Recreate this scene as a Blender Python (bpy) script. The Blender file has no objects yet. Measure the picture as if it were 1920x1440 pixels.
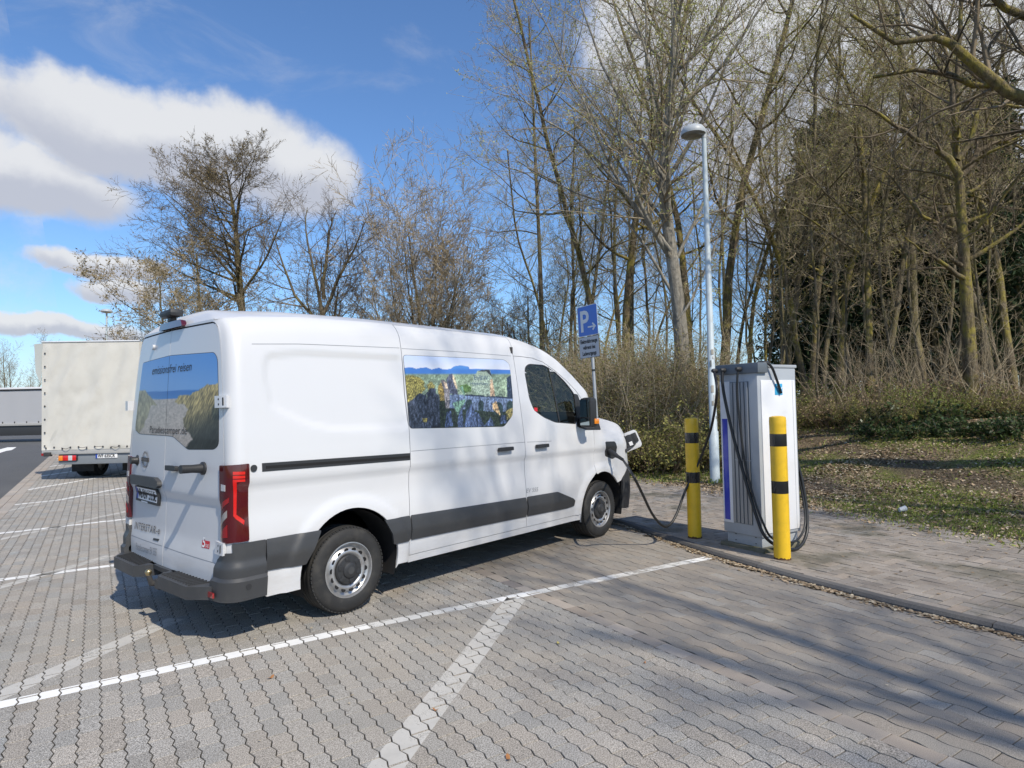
import bpy, bmesh, math, random
import numpy as np
from mathutils import Vector, Matrix
R_ = math.radians
sc = bpy.context.scene
COL = sc.collection

# ------------------------------------------------------------------ camera (fitted to the van's known dimensions)
CAM = np.array([-2.983, -4.374, 1.631]); YAW, PITCH, ROLL, FPX = 0.725, 0.033, -0.022, 1200.0
_fw = np.array([math.cos(PITCH)*math.cos(YAW), math.cos(PITCH)*math.sin(YAW), math.sin(PITCH)])
_rt = np.array([math.sin(YAW), -math.cos(YAW), 0.0]); _up = np.cross(_rt, _fw)
RT = math.cos(ROLL)*_rt + math.sin(ROLL)*_up; UP = -math.sin(ROLL)*_rt + math.cos(ROLL)*_up; FW = _fw
cd = bpy.data.cameras.new('camera'); cam = bpy.data.objects.new('camera', cd); COL.objects.link(cam)
cd.sensor_fit = 'HORIZONTAL'; cd.sensor_width = 36.0; cd.lens = FPX/1920*36; cd.clip_start = 0.05; cd.clip_end = 3000
M = Matrix(((RT[0], UP[0], -FW[0], CAM[0]), (RT[1], UP[1], -FW[1], CAM[1]), (RT[2], UP[2], -FW[2], CAM[2]), (0, 0, 0, 1)))
cam.matrix_world = M; sc.camera = cam

def ray(u, v): return (u-960)/FPX*RT - (v-720)/FPX*UP + FW
def gnd(u, v, z=0.0):
    d = ray(u, v); return CAM + d*((z-CAM[2])/d[2])
def at(u, v, D): return CAM + ray(u, v)*D                      # D: depth along the viewing axis
def proj(P):
    d = np.asarray(P, float)-CAM; z = d@FW
    return np.stack([960+FPX*(d@RT)/z, 720-FPX*(d@UP)/z, z], -1)

# ------------------------------------------------------------------ sun, sky, exposure
SUN_EL = 45.0; LDIR = np.array([0.208*math.cos(R_(SUN_EL)), 0.978*math.cos(R_(SUN_EL)), -math.sin(R_(SUN_EL))])   # direction the light travels
sl = bpy.data.lights.new('sun', 'SUN'); sl.energy = 4.5; sl.angle = R_(0.53); sl.color = (1.0, 0.915, 0.78)
so = bpy.data.objects.new('sun', sl); COL.objects.link(so)
so.rotation_euler = Vector(LDIR).to_track_quat('-Z', 'Y').to_euler(); so.location = (-10, -30, 40)
SKY_STRENGTH = 0.11
sc.view_settings.view_transform = 'Standard'; sc.view_settings.look = 'None'; sc.view_settings.gamma = 1.0
sc.view_settings.use_curve_mapping = False; sc.view_settings.exposure = 0.0
sc.render.engine = 'CYCLES'
sc.cycles.use_denoising = True
try: sc.cycles.denoiser = 'OPENIMAGEDENOISE'
except Exception: pass
sc.cycles.use_adaptive_sampling = True; sc.cycles.adaptive_threshold = 0.012
sc.cycles.max_bounces = 7; sc.cycles.transparent_max_bounces = 16; sc.cycles.diffuse_bounces = 3
sc.cycles.caustics_reflective = False; sc.cycles.caustics_refractive = False
sc.cycles.sample_clamp_indirect = 6.0

# ------------------------------------------------------------------ node helper
class NT:
    def __init__(s, tree): s.t = tree; s.n = tree.nodes; s.l = tree.links
    def new(s, typ, **kw):
        n = s.n.new(typ)
        for k, v in kw.items(): setattr(n, k, v)
        return n
    def set(s, sock, v):
        if isinstance(v, bpy.types.NodeSocket): s.l.new(v, sock)
        elif v is not None: sock.default_value = v
    def math(s, op, a, b=None, c=None, clamp=False):
        n = s.new('ShaderNodeMath', operation=op, use_clamp=clamp)
        for i, v in enumerate((a, b, c)):
            if v is not None: s.set(n.inputs[i], v)
        return n.outputs[0]
    def vmath(s, op, a, b=None):
        n = s.new('ShaderNodeVectorMath', operation=op); s.set(n.inputs[0], a)
        if b is not None: s.set(n.inputs[1], b)
        return n.outputs['Value'] if op in ('DOT_PRODUCT', 'LENGTH', 'DISTANCE') else n.outputs[0]
    def maprange(s, v, a, b, c=0.0, d=1.0, smooth=True):
        n = s.new('ShaderNodeMapRange'); n.interpolation_type = 'SMOOTHSTEP' if smooth else 'LINEAR'
        s.set(n.inputs[0], v)
        for i, x in enumerate((a, b, c, d)): s.set(n.inputs[i+1], x)
        return n.outputs[0]
    def mix(s, f, a, b, blend='MIX'):
        n = s.new('ShaderNodeMix', data_type='RGBA', blend_type=blend); s.set(n.inputs[0], f)
        s.set(n.inputs[6], a if isinstance(a, bpy.types.NodeSocket) else tuple(a)+((1.0,) if len(a) == 3 else ()))
        s.set(n.inputs[7], b if isinstance(b, bpy.types.NodeSocket) else tuple(b)+((1.0,) if len(b) == 3 else ()))
        return n.outputs[2]
    def noise(s, vec, scale, detail=3.0, rough=0.55, dist=0.0):
        n = s.new('ShaderNodeTexNoise'); s.set(n.inputs['Vector'], vec); n.inputs['Scale'].default_value = scale
        n.inputs['Detail'].default_value = detail; n.inputs['Roughness'].default_value = rough; n.inputs['Distortion'].default_value = dist
        return n.outputs['Fac'], n.outputs['Color']
    def ramp(s, f, stops, interp='LINEAR'):
        n = s.new('ShaderNodeValToRGB'); s.set(n.inputs[0], f); e = n.color_ramp.elements; n.color_ramp.interpolation = interp
        while len(e) < len(stops): e.new(0.5)
        for i, (p, c) in enumerate(stops): e[i].position = p; e[i].color = tuple(c)+((1.0,) if len(c) == 3 else ())
        return n.outputs[0]

# ------------------------------------------------------------------ world: Nishita sky with cumulus clouds given by direction
w = bpy.data.worlds.new('World'); sc.world = w; w.use_nodes = True
wt = NT(w.node_tree); wt.n.clear()
sky = wt.new('ShaderNodeTexSky'); sky.sky_type = 'NISHITA'; sky.sun_disc = False
sky.sun_elevation = R_(SUN_EL); sky.sun_rotation = math.atan2(-LDIR[0], -LDIR[1]); sky.altitude = 300; sky.air_density = 1.15; sky.dust_density = 0.35; sky.ozone_density = 4.0
tc = wt.new('ShaderNodeTexCoord'); D0 = wt.vmath('NORMALIZE', tc.outputs['Generated'])
sp = wt.new('ShaderNodeSeparateXYZ'); wt.set(sp.inputs[0], D0); zz = sp.outputs[2]
nf, nc = wt.noise(D0, 5.5, 6.0, 0.6)
off = wt.vmath('SCALE', wt.vmath('SUBTRACT', nc, (0.5, 0.5, 0.5))); off.node.inputs['Scale'].default_value = 0.085
DW = wt.vmath('ADD', D0, off)
nf2, nc2 = wt.noise(D0, 22.0, 5.0, 0.6)
def dirpx(u, v): d = ray(u, v); return d/np.linalg.norm(d)
# clouds seen: (pixel centre, half width px, half height px)
blobs = [(40, 345, 205, 72), (200, 245, 265, 95), (420, 285, 210, 108), (570, 330, 115, 85), (-200, 290, 260, 130), (-600, 330, 260, 120),
         (180, 490, 130, 26), (215, 535, 85, 30), (90, 612, 190, 24), (-300, 560, 220, 60),
         (1330, 60, 260, 230), (1650, 160, 420, 330), (2150, 240, 420, 300), (2700, 420, 500, 260)]
dens = None; vert = None
for (u, v, hw, hh) in blobs:
    c = dirpx(u, v); e1 = np.cross(c, [0, 0, 1.0]); e1 /= np.linalg.norm(e1); e2 = np.cross(e1, c)
    k = math.cos(math.atan(math.hypot(u-960, v-720)/FPX)) 
    rx, ry = hw/FPX*k, hh/FPX*k
    a = wt.vmath('DOT_PRODUCT', DW, tuple(e1/rx)); b = wt.vmath('DOT_PRODUCT', DW, tuple(e2/ry))
    f = wt.math('DOT_PRODUCT' if False else 'GREATER_THAN', wt.vmath('DOT_PRODUCT', D0, tuple(c)), 0.0)
    r2 = wt.math('ADD', wt.math('MULTIPLY', a, a), wt.math('MULTIPLY', b, b))
    g = wt.math('MULTIPLY', wt.math('SUBTRACT', 1.0, r2), f)
    g = wt.math('MAXIMUM', g, -1.0)
    dens = g if dens is None else wt.math('MAXIMUM', dens, g)
    bv = wt.math('MULTIPLY', wt.math('MAXIMUM', g, 0.0), b)
    vert = bv if vert is None else wt.math('ADD', vert, bv)
# scattered fair-weather clouds over the rest of the sky, thinning with the same noise
gn, _ = wt.noise(wt.vmath('MULTIPLY', D0, (1.0, 1.0, 2.6)), 2.3, 5.0, 0.55)
back = wt.maprange(wt.vmath('DOT_PRODUCT', D0, tuple(FW)), 0.15, -0.35)
gen = wt.math('SUBTRACT', wt.math('MULTIPLY', wt.math('SUBTRACT', gn, 0.56), 6.0), wt.math('SUBTRACT', 1.0, back))
dens = wt.math('MAXIMUM', dens, gen)
edge = wt.math('ADD', dens, wt.math('MULTIPLY', wt.math('SUBTRACT', nf2, 0.5), 0.75))
cover = wt.maprange(edge, -0.10, 0.60, 0.0, 0.96)
cirr, _ = wt.noise(wt.vmath('MULTIPLY', D0, (3.0, 1.0, 7.0)), 2.0, 6.0, 0.65, 0.6)
wisp = wt.math('MULTIPLY', wt.maprange(cirr, 0.52, 0.8), 0.22)
cover = wt.math('MAXIMUM', cover, wisp)
shade = wt.maprange(wt.math('ADD', vert, wt.math('MULTIPLY', wt.math('SUBTRACT', nf, 0.5), 1.1)), -0.35, 0.35)
ccol = wt.mix(shade, (4.9, 5.15, 5.9), (7.3, 7.4, 7.6))
haz = wt.maprange(zz, 0.0, 0.16, 0.35, 0.0)
skyc = wt.mix(1.0, sky.outputs[0], (1.04, 1.27, 1.52), 'MULTIPLY')
skyc = wt.mix(haz, skyc, (4.6, 5.6, 7.2))
fin = wt.mix(cover, skyc, ccol)
bg = wt.new('ShaderNodeBackground'); wt.set(bg.inputs[0], fin); bg.inputs[1].default_value = SKY_STRENGTH
wo = wt.new('ShaderNodeOutputWorld'); wt.l.new(bg.outputs[0], wo.inputs[0])

# ------------------------------------------------------------------ mesh helpers
rng = np.random.default_rng(7)
def _mesh(name, verts, faces):
    me = bpy.data.meshes.new(name)
    if isinstance(faces, np.ndarray):
        verts = np.asarray(verts, np.float32); k = faces.shape[1]; nf_ = len(faces)
        me.vertices.add(len(verts)); me.vertices.foreach_set('co', verts.ravel())
        me.loops.add(nf_*k); me.loops.foreach_set('vertex_index', faces.astype(np.int32).ravel())
        me.polygons.add(nf_); me.polygons.foreach_set('loop_start', np.arange(0, nf_*k, k, dtype=np.int32))
        me.update(calc_edges=True)
    else:
        me.from_pydata([tuple(map(float, v)) for v in verts], [], [tuple(map(int, f)) for f in faces]); me.update()
    return me
def tag(o, label=None, cat=None, group=None, kind=None):
    if label: o['label'] = label
    if cat: o['category'] = cat
    if group: o['group'] = group
    if kind: o['kind'] = kind
    return o
def link(name, me, mat=None, parent=None, smooth=None):
    o = bpy.data.objects.new(name, me); COL.objects.link(o)
    if mat is not None and me is not None and len(me.materials) == 0: me.materials.append(mat)
    if parent is not None: o.parent = parent
    if smooth is not None and me is not None: set_smooth(me, smooth)
    return o
def set_smooth(me, ang):
    n = len(me.polygons)
    me.polygons.foreach_set('use_smooth', np.ones(n, bool))
    if ang < 180:
        try: me.set_sharp_from_angle(angle=R_(ang))
        except Exception: pass
def empty(name, loc=(0, 0, 0), rz=0.0):
    o = bpy.data.objects.new(name, None); COL.objects.link(o); o.location = [float(x) for x in loc]; o.rotation_euler = (0, 0, rz)
    o.empty_display_size = 0.1
    return o
def set_col(me, cols, name='col'):
    a = me.color_attributes.new(name, 'FLOAT_COLOR', 'POINT'); c = np.ones((len(me.vertices), 4), np.float32); c[:, :cols.shape[1]] = cols
    a.data.foreach_set('color', c.ravel())
class MB:
    def __init__(s): s.v = []; s.f = []
    def add(s, V, F):
        o = len(s.v); s.v += [tuple(map(float, x)) for x in V]; s.f += [tuple(int(i)+o for i in f) for f in F]; return s
    def box(s, c, d, rot=None, taper=1.0):
        x, y, z = [k/2 for k in d]; V = []
        for (i, j, k) in ((-1, -1, -1), (1, -1, -1), (1, 1, -1), (-1, 1, -1), (-1, -1, 1), (1, -1, 1), (1, 1, 1), (-1, 1, 1)):
            t = taper if k > 0 else 1.0
            p = Vector((i*x*t, j*y*t, k*z))
            if rot is not None: p = rot @ p
            V.append(p+Vector([float(q) for q in c]))
        return s.add(V, ((0, 3, 2, 1), (4, 5, 6, 7), (0, 1, 5, 4), (1, 2, 6, 5), (2, 3, 7, 6), (3, 0, 4, 7)))
    def lathe(s, prof, c=(0, 0, 0), axis='Z', n=24, caps=True, mat3=None):
        V = []; F = []
        for (r, h) in prof:
            for i in range(n):
                a = 2*math.pi*i/n; p = (r*math.cos(a), r*math.sin(a), h)
                if axis == 'Y': p = (p[0], p[2], -p[1])
                elif axis == 'X': p = (p[2], p[0], p[1])
                if mat3 is not None: p = mat3 @ Vector(p)
                V.append((p[0]+c[0], p[1]+c[1], p[2]+c[2]))
        m = len(prof)
        for j in range(m-1):
            for i in range(n): F.append((j*n+i, j*n+(i+1) % n, (j+1)*n+(i+1) % n, (j+1)*n+i))
        if caps: F.append(tuple(reversed(range(n)))); F.append(tuple(range((m-1)*n, m*n)))
        return s.add(V, F)
    def tube(s, pts, r, n=10, caps=True):
        V, F = tubes(np.asarray(pts, float)[None], np.full((1, len(pts)), r) if np.isscalar(r) else np.asarray(r, float)[None], n)
        s.add(V, F)
        if caps: o = len(s.v)-len(V); s.f.append(tuple(reversed(range(o, o+n)))); s.f.append(tuple(range(len(s.v)-n, len(s.v))))
        return s
    def prism(s, poly, z0, z1):
        n = len(poly); V = [(p[0], p[1], z0) for p in poly]+[(p[0], p[1], z1) for p in poly]
        F = [tuple(reversed(range(n))), tuple(range(n, 2*n))]+[(i, (i+1) % n, n+(i+1) % n, n+i) for i in range(n)]
        return s.add(V, F)
    def build(s, name, mat, parent=None, smooth=35, bevel=0.0, xf=None):
        V = s.v
        if xf is not None: V = [tuple(xf @ Vector(v)) for v in V]
        me = _mesh(name, V, s.f)
        bm = bmesh.new(); bm.from_mesh(me); bmesh.ops.recalc_face_normals(bm, faces=bm.faces)
        if bevel > 0:
            es = [e for e in bm.edges if len(e.link_faces) == 2 and e.calc_face_angle(0) > R_(25)]
            bmesh.ops.bevel(bm, geom=es, offset=bevel, segments=2, affect='EDGES', profile=0.6, clamp_overlap=True)
        bm.to_mesh(me); bm.free()
        return link(name, me, mat, parent, smooth)
def tubes(P, Rr, n=6):
    """P (C,m,3) polylines, Rr (C,m) radii -> verts, quad faces (open tubes)"""
    C, m, _ = P.shape
    T = np.empty_like(P); T[:, 1:-1] = P[:, 2:]-P[:, :-2]; T[:, 0] = P[:, 1]-P[:, 0]; T[:, -1] = P[:, -1]-P[:, -2]
    T /= np.linalg.norm(T, axis=2, keepdims=True)+1e-12
    ref = np.where(np.abs(T[:, :1, 2:3]) > 0.9, np.array([1.0, 0, 0]), np.array([0, 0, 1.0]))
    A = np.cross(T, np.broadcast_to(ref, T.shape)); A /= np.linalg.norm(A, axis=2, keepdims=True)+1e-12
    # keep frames coherent along a polyline
    for k in range(1, m):
        a = A[:, k-1]-T[:, k]*np.sum(A[:, k-1]*T[:, k], 1, keepdims=True); l = np.linalg.norm(a, axis=1, keepdims=True)
        A[:, k] = np.where(l > 1e-6, a/(l+1e-12), A[:, k])
    B = np.cross(T, A)
    ang = 2*np.pi*np.arange(n)/n; ca, sa = np.cos(ang), np.sin(ang)
    V = P[:, :, None, :]+Rr[:, :, None, None]*(A[:, :, None, :]*ca[None, None, :, None]+B[:, :, None, :]*sa[None, None, :, None])
    base = (np.arange(C)*m*n)[:, None, None]+(np.arange(m-1)*n)[None, :, None]; i = np.arange(n)[None, None, :]; j = (i+1) % n
    F = np.stack([base+i, base+j, base+n+j, base+n+i], -1).reshape(-1, 4)
    return V.reshape(-1, 3), F
def spline(pts, n=24):
    P = np.asarray(pts, float); P = np.vstack([2*P[0]-P[1], P, 2*P[-1]-P[-2]]); out = []
    for i in range(1, len(P)-2):
        for t in np.linspace(0, 1, n, endpoint=False):
            a, b, c, d = P[i-1:i+3]; out.append(0.5*((2*b)+(-a+c)*t+(2*a-5*b+4*c-d)*t*t+(-a+3*b-3*c+d)*t**3))
    out.append(P[-2]); return np.array(out)
def rrect(x0, y0, x1, y1, r, n=5):
    o = []
    for (cx, cy, a0) in ((x1-r, y1-r, 0), (x0+r, y1-r, 90), (x0+r, y0+r, 180), (x1-r, y0+r, 270)):
        for i in range(n+1):
            a = R_(a0+90*i/n); o.append((cx+r*math.cos(a), cy+r*math.sin(a)))
    return o
def round_poly(P, r, n=4):
    P = [np.array(p, float) for p in P]; out = []; N = len(P)
    for i in range(N):
        a, b, c = P[i-1], P[i], P[(i+1) % N]; la, lc = np.linalg.norm(a-b), np.linalg.norm(c-b); rr = min(r, la*0.45, lc*0.45)
        p, q = b+(a-b)/la*rr, b+(c-b)/lc*rr
        for t in np.linspace(0, 1, n+1): out.append((1-t)**2*p+2*t*(1-t)*b+t*t*q)
    return np.array(out)
def clip_convex(subj, clip):
    """Sutherland-Hodgman, clip polygon counter-clockwise"""
    out = [tuple(p) for p in subj]; n = len(clip)
    for i in range(n):
        ax, ay = clip[i]; bx, by = clip[(i+1) % n]; inp = out; out = []
        if not inp: return []
        ex, ey = bx-ax, by-ay
        s = inp[-1]; ds = ex*(s[1]-ay)-ey*(s[0]-ax)
        for p in inp:
            dp = ex*(p[1]-ay)-ey*(p[0]-ax)
            if (dp >= 0) != (ds >= 0):
                t = ds/(ds-dp); out.append((s[0]+(p[0]-s[0])*t, s[1]+(p[1]-s[1])*t))
            if dp >= 0: out.append(p)
            s, ds = p, dp
    return out
def text_mesh(txt, size=1.0, shear=0.0, spacing=1.0, bold=0.0, width=None):
    """flat mesh of a text in its own xy plane, origin at its lower left; returns verts, faces, width"""
    cu = bpy.data.curves.new('t', 'FONT'); cu.body = txt; cu.size = size; cu.shear = shear; cu.space_character = spacing; cu.offset = bold; cu.resolution_u = 3
    o = bpy.data.objects.new('t', cu); COL.objects.link(o)
    dg = bpy.context.evaluated_depsgraph_get(); me = bpy.data.meshes.new_from_object(o.evaluated_get(dg))
    V = np.array([v.co[:] for v in me.vertices]); F = [tuple(p.vertices) for p in me.polygons]
    bpy.data.objects.remove(o); bpy.data.curves.remove(cu); bpy.data.meshes.remove(me)
    V[:, 0] -= V[:, 0].min()
    if width: V[:, 0] *= width/V[:, 0].max()
    return V, F, V[:, 0].max()

# ------------------------------------------------------------------ materials
MATS = {}
def mat(name, col=(0.5, 0.5, 0.5), rough=0.5, metal=0.0, coat=0.0, var=0.06, vscale=6.0, bump=0.0, bscale=120.0, spec=None, dirt=None, attr=None, trans=0.0, coat_rough=0.05):
    if name in MATS: return MATS[name]
    m = bpy.data.materials.new(name); m.use_nodes = True; t = NT(m.node_tree); b = m.node_tree.nodes['Principled BSDF']
    tcn = t.new('ShaderNodeTexCoord'); ob = tcn.outputs['Object']
    c = tuple(col)+(1.0,)
    if attr:
        an = t.new('ShaderNodeAttribute'); an.attribute_name = attr; c = an.outputs['Color']
    nf_, _ = t.noise(ob, vscale, 4.0, 0.6)
    hsv = t.math('MULTIPLY_ADD', nf_, 2*var, 1.0-var)
    if attr: cc = t.mix(1.0, c, t.mix(1.0, (1, 1, 1), (1, 1, 1)), 'MULTIPLY')
    else: cc = c
    n = t.new('ShaderNodeVectorMath', operation='SCALE'); t.set(n.inputs[0], cc if attr else tuple(col)); t.set(n.inputs['Scale'], hsv)
    out = n.outputs[0]
    if dirt:
        dn, _ = t.noise(ob, dirt[1], 5.0, 0.65); out = t.mix(t.math('MULTIPLY', t.maprange(dn, 0.45, 0.75), dirt[2]), out, dirt[0])
    if name == 'white_paint':
        sx = t.new('ShaderNodeSeparateXYZ'); t.set(sx.inputs[0], ob); dn, _ = t.noise(t.vmath('MULTIPLY', ob, (1.0, 1.0, 3.0)), 3.5, 5.0, 0.65)
        out = t.mix(t.math('MULTIPLY', t.math('MULTIPLY', t.maprange(sx.outputs[2], 0.95, 0.30), t.maprange(dn, 0.35, 0.7)), 0.30), out, (0.42, 0.39, 0.35))
    t.set(b.inputs['Base Color'], out)
    t.set(b.inputs['Roughness'], t.math('MULTIPLY_ADD', nf_, 0.12, rough-0.06, clamp=True)); b.inputs['Metallic'].default_value = metal
    b.inputs['Coat Weight'].default_value = coat; b.inputs['Coat Roughness'].default_value = coat_rough
    if spec is not None: b.inputs['Specular IOR Level'].default_value = spec
    if trans: b.inputs['Transmission Weight'].default_value = trans
    if bump:
        bn, _ = t.noise(ob, bscale, 4.0, 0.6); bp_ = t.new('ShaderNodeBump'); bp_.inputs['Strength'].default_value = 1.0; bp_.inputs['Distance'].default_value = bump
        t.set(bp_.inputs['Height'], bn); t.l.new(bp_.outputs[0], b.inputs['Normal'])
    MATS[name] = m; return m
mat('white_paint', (0.63, 0.635, 0.645), 0.36, coat=0.4, var=0.012, vscale=2.0)
mat('black_plastic', (0.028, 0.029, 0.031), 0.5, var=0.12, bump=0.0004, bscale=700)
mat('trim_plastic', (0.045, 0.047, 0.050), 0.48, var=0.12, bump=0.0004, bscale=600, dirt=((0.10, 0.095, 0.085), 5.0, 0.25))
mat('gap_dark', (0.010, 0.010, 0.011), 0.9)
mat('interior', (0.03, 0.032, 0.036), 0.7)
mat('rubber', (0.022, 0.022, 0.022), 0.72, var=0.15, vscale=20, bump=0.0006, bscale=300, dirt=((0.075, 0.070, 0.060), 9.0, 0.5))
mat('steel_rim', (0.50, 0.50, 0.50), 0.38, metal=0.75, var=0.05, dirt=((0.20, 0.18, 0.15), 12.0, 0.35))
mat('chrome', (0.75, 0.75, 0.76), 0.12, metal=1.0)
mat('dark_metal', (0.06, 0.06, 0.062), 0.55, metal=0.3, dirt=((0.09, 0.075, 0.06), 8.0, 0.5))
mat('print_black', (0.02, 0.02, 0.022), 0.5)
mat('print_grey', (0.25, 0.26, 0.28), 0.5)
mat('print_white', (0.8, 0.8, 0.8), 0.5)
mat('red_lens', (0.075, 0.004, 0.007), 0.08, coat=1.0, var=0.05)
mat('red_guide', (0.62, 0.012, 0.010), 0.15, coat=1.0, var=0.05)
mat('clear_lens', (0.55, 0.55, 0.56), 0.15, coat=1.0)
mat('orange_lens', (0.8, 0.25, 0.02), 0.15, coat=1.0)
# ------------------------------------------------------------------ ground frame: a across the kerb (towards the wood), b along the kerb
CA, SA = 0.9636, 0.2672
def ab(a, b): return np.array([a*CA+b*SA, -a*SA+b*CA])
def to_ab(x, y): return x*CA-y*SA, x*SA+y*CA
KB = np.array([-14, -3.2, -2.3, -1.46, -0.44, 0.4, 1.34, 3.0, 8.0, 30, 60.0]); KA = np.array([3.45, 3.50, 3.50, 3.57, 3.72, 3.92, 4.16, 4.42, 4.8, 5.2, 5.4])
def kerb_a(b): return np.interp(b, KB, KA)
KH = 0.038
def edge_a(b): return 6.95+0.17*np.clip(b, -12, 12)
def smooth(e0, e1, x): t = np.clip((x-e0)/(e1-e0), 0, 1); return t*t*(3-2*t)
def ground_h(x, y):
    a, b = to_ab(np.asarray(x, float), np.asarray(y, float)); s = a-edge_a(b)
    wood = smooth(26, 12, b)                      # the bank lies in front of the wood and runs out to the left
    h = 1.02*smooth(0.3, 7.5, s)*(0.25+0.75*wood)+0.7*smooth(8, 34, s)*wood
    bumps = 0.05*np.sin(x*1.3+0.6*y)*np.cos(y*1.1-0.4*x)+0.03*np.sin(2.9*x+1.0)*np.sin(2.3*y)
    return np.where(s > 0, KH-0.012+h+bumps*smooth(0.2, 2.0, s), -0.09)

# materials ----------------------------------------------------
def ground_mat(name, build):
    m = bpy.data.materials.new(name); m.use_nodes = True; t = NT(m.node_tree); b = m.node_tree.nodes['Principled BSDF']
    g = t.new('ShaderNodeNewGeometry'); build(t, b, g.outputs['Position']); MATS[name] = m; return m
def bump(t, b, h, dist):
    n = t.new('ShaderNodeBump'); n.inputs['Distance'].default_value = dist; t.set(n.inputs['Height'], h); t.l.new(n.outputs[0], b.inputs['Normal'])
def _soil(t, b, P):
    n1, _ = t.noise(P, 0.55, 5, 0.6); n2, _ = t.noise(P, 3.0, 5, 0.65); n3, _ = t.noise(P, 24.0, 4, 0.7)
    soil = t.ramp(n3, [(0.25, (0.085, 0.062, 0.043)), (0.5, (0.21, 0.158, 0.108)), (0.75, (0.40, 0.31, 0.215))])
    grass = t.ramp(n3, [(0.3, (0.08, 0.095, 0.024)), (0.7, (0.22, 0.235, 0.07))])
    f = t.math('MULTIPLY', t.maprange(n1, 0.38, 0.54), t.maprange(n2, 0.30, 0.55))
    c = t.mix(f, soil, grass)
    # the trodden earth path that runs through the grass
    A, B = PATH; d = (B-A)/np.linalg.norm(B-A); nrm = (-d[1], d[0], 0.0)
    dist = t.math('ABSOLUTE', t.math('SUBTRACT', t.math('ADD', t.vmath('DOT_PRODUCT', P, nrm), t.math('MULTIPLY', t.math('SUBTRACT', n1, 0.5), 1.2)), float(A[0]*nrm[0]+A[1]*nrm[1])))
    path = t.maprange(dist, 0.45, 0.15)
    pc = t.ramp(n3, [(0.2, (0.085, 0.062, 0.042)), (0.8, (0.21, 0.165, 0.115))])
    c = t.mix(t.math('MULTIPLY', path, 0.9), c, pc)
    t.set(b.inputs['Base Color'], c); b.inputs['Roughness'].default_value = 0.95; b.inputs['Specular IOR Level'].default_value = 0.15
    bump(t, b, t.math('ADD', t.math('MULTIPLY', n2, 0.6), n3), 0.05)
PATH = (gnd(1510, 805, 0.92)[:2], gnd(1915, 872, 0.62)[:2])
ground_mat('soil', _soil)
def _asph(t, b, P):
    n1, _ = t.noise(P, 0.35, 5, 0.6); n2, _ = t.noise(P, 160.0, 2, 0.7); n3, _ = t.noise(P, 2.2, 5, 0.65)
    c = t.ramp(n2, [(0.3, (0.055, 0.056, 0.058)), (0.55, (0.10, 0.10, 0.10)), (0.75, (0.19, 0.19, 0.185))])
    c = t.mix(t.maprange(n1, 0.35, 0.7, 0.0, 0.35), c, (0.14, 0.14, 0.135)); c = t.mix(t.maprange(n3, 0.6, 0.75, 0, 0.25), c, (0.05, 0.05, 0.05))
    t.set(b.inputs['Base Color'], c); b.inputs['Roughness'].default_value = 0.85; bump(t, b, n2, 0.004)
ground_mat('asphalt', _asph)
def _bed(t, b, P):
    n2, _ = t.noise(P, 90.0, 3, 0.7); n1, _ = t.noise(P, 1.4, 5, 0.6)
    c = t.ramp(n2, [(0.3, (0.014, 0.012, 0.010)), (0.7, (0.060, 0.052, 0.040))]); c = t.mix(t.maprange(n1, 0.5, 0.7, 0, 0.6), c, (0.085, 0.07, 0.052))
    c = t.mix(t.maprange(n1, 0.30, 0.22, 0, 0.5), c, (0.04, 0.055, 0.018))
    t.set(b.inputs['Base Color'], c); b.inputs['Roughness'].default_value = 0.95
ground_mat('joint_sand', _bed)
def paver_mat(name, base, speck, dark, light, rough, tint=(0.30, 0.26, 0.21), stain=0.35, mossy=0.0, contrast=1.0):
    def f(t, b, P):
        an = t.new('ShaderNodeAttribute'); an.attribute_name = 'col'
        ns, _ = t.noise(P, speck, 2, 0.75); nb, _ = t.noise(P, 1.1, 6, 0.62); nm, _ = t.noise(P, 7.0, 5, 0.65); nl, _ = t.noise(P, 0.33, 4, 0.55)
        c = t.ramp(ns, [(0.32, dark), (0.50, base), (0.66, light)])
        c = t.mix(1.0, c, an.outputs['Color'], 'MULTIPLY')
        c = t.mix(t.maprange(nl, 0.40, 0.68, 0, 0.45), c, t.mix(1.0, c, tint, 'MULTIPLY') if False else tint)
        c = t.mix(t.math('MULTIPLY', t.maprange(nb, 0.52, 0.78), stain), c, tuple(k*0.35 for k in base))
        c = t.mix(t.math('MULTIPLY', t.maprange(nm, 0.58, 0.8), stain*0.6), c, tuple(k*0.5 for k in base))
        if mossy: c = t.mix(t.math('MULTIPLY', t.maprange(nb, 0.50, 0.34), mossy), c, (0.05, 0.055, 0.028))
        t.set(b.inputs['Base Color'], c); t.set(b.inputs['Roughness'], t.math('MULTIPLY_ADD', ns, 0.15, rough-0.07)); b.inputs['Specular IOR Level'].default_value = 0.35
        bump(t, b, ns, 0.0022)
    return ground_mat(name, f)
paver_mat('paver_aggregate', (0.325, 0.303, 0.268), 165.0, (0.088, 0.081, 0.072), (0.63, 0.59, 0.53), 0.85, tint=(0.335, 0.305, 0.255))
paver_mat('paver_smooth', (0.295, 0.265, 0.226), 240.0, (0.16, 0.142, 0.12), (0.43, 0.39, 0.335), 0.75, tint=(0.31, 0.272, 0.225), stain=0.35)
paver_mat('paver_strip', (0.37, 0.325, 0.275), 260.0, (0.25, 0.22, 0.19), (0.45, 0.40, 0.345), 0.8, tint=(0.40, 0.335, 0.27), stain=0.2)
paver_mat('brick_grey', (0.30, 0.262, 0.222), 230.0, (0.15, 0.135, 0.118), (0.43, 0.39, 0.34), 0.8, tint=(0.34, 0.295, 0.25), stain=0.55, mossy=0.55)
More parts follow.
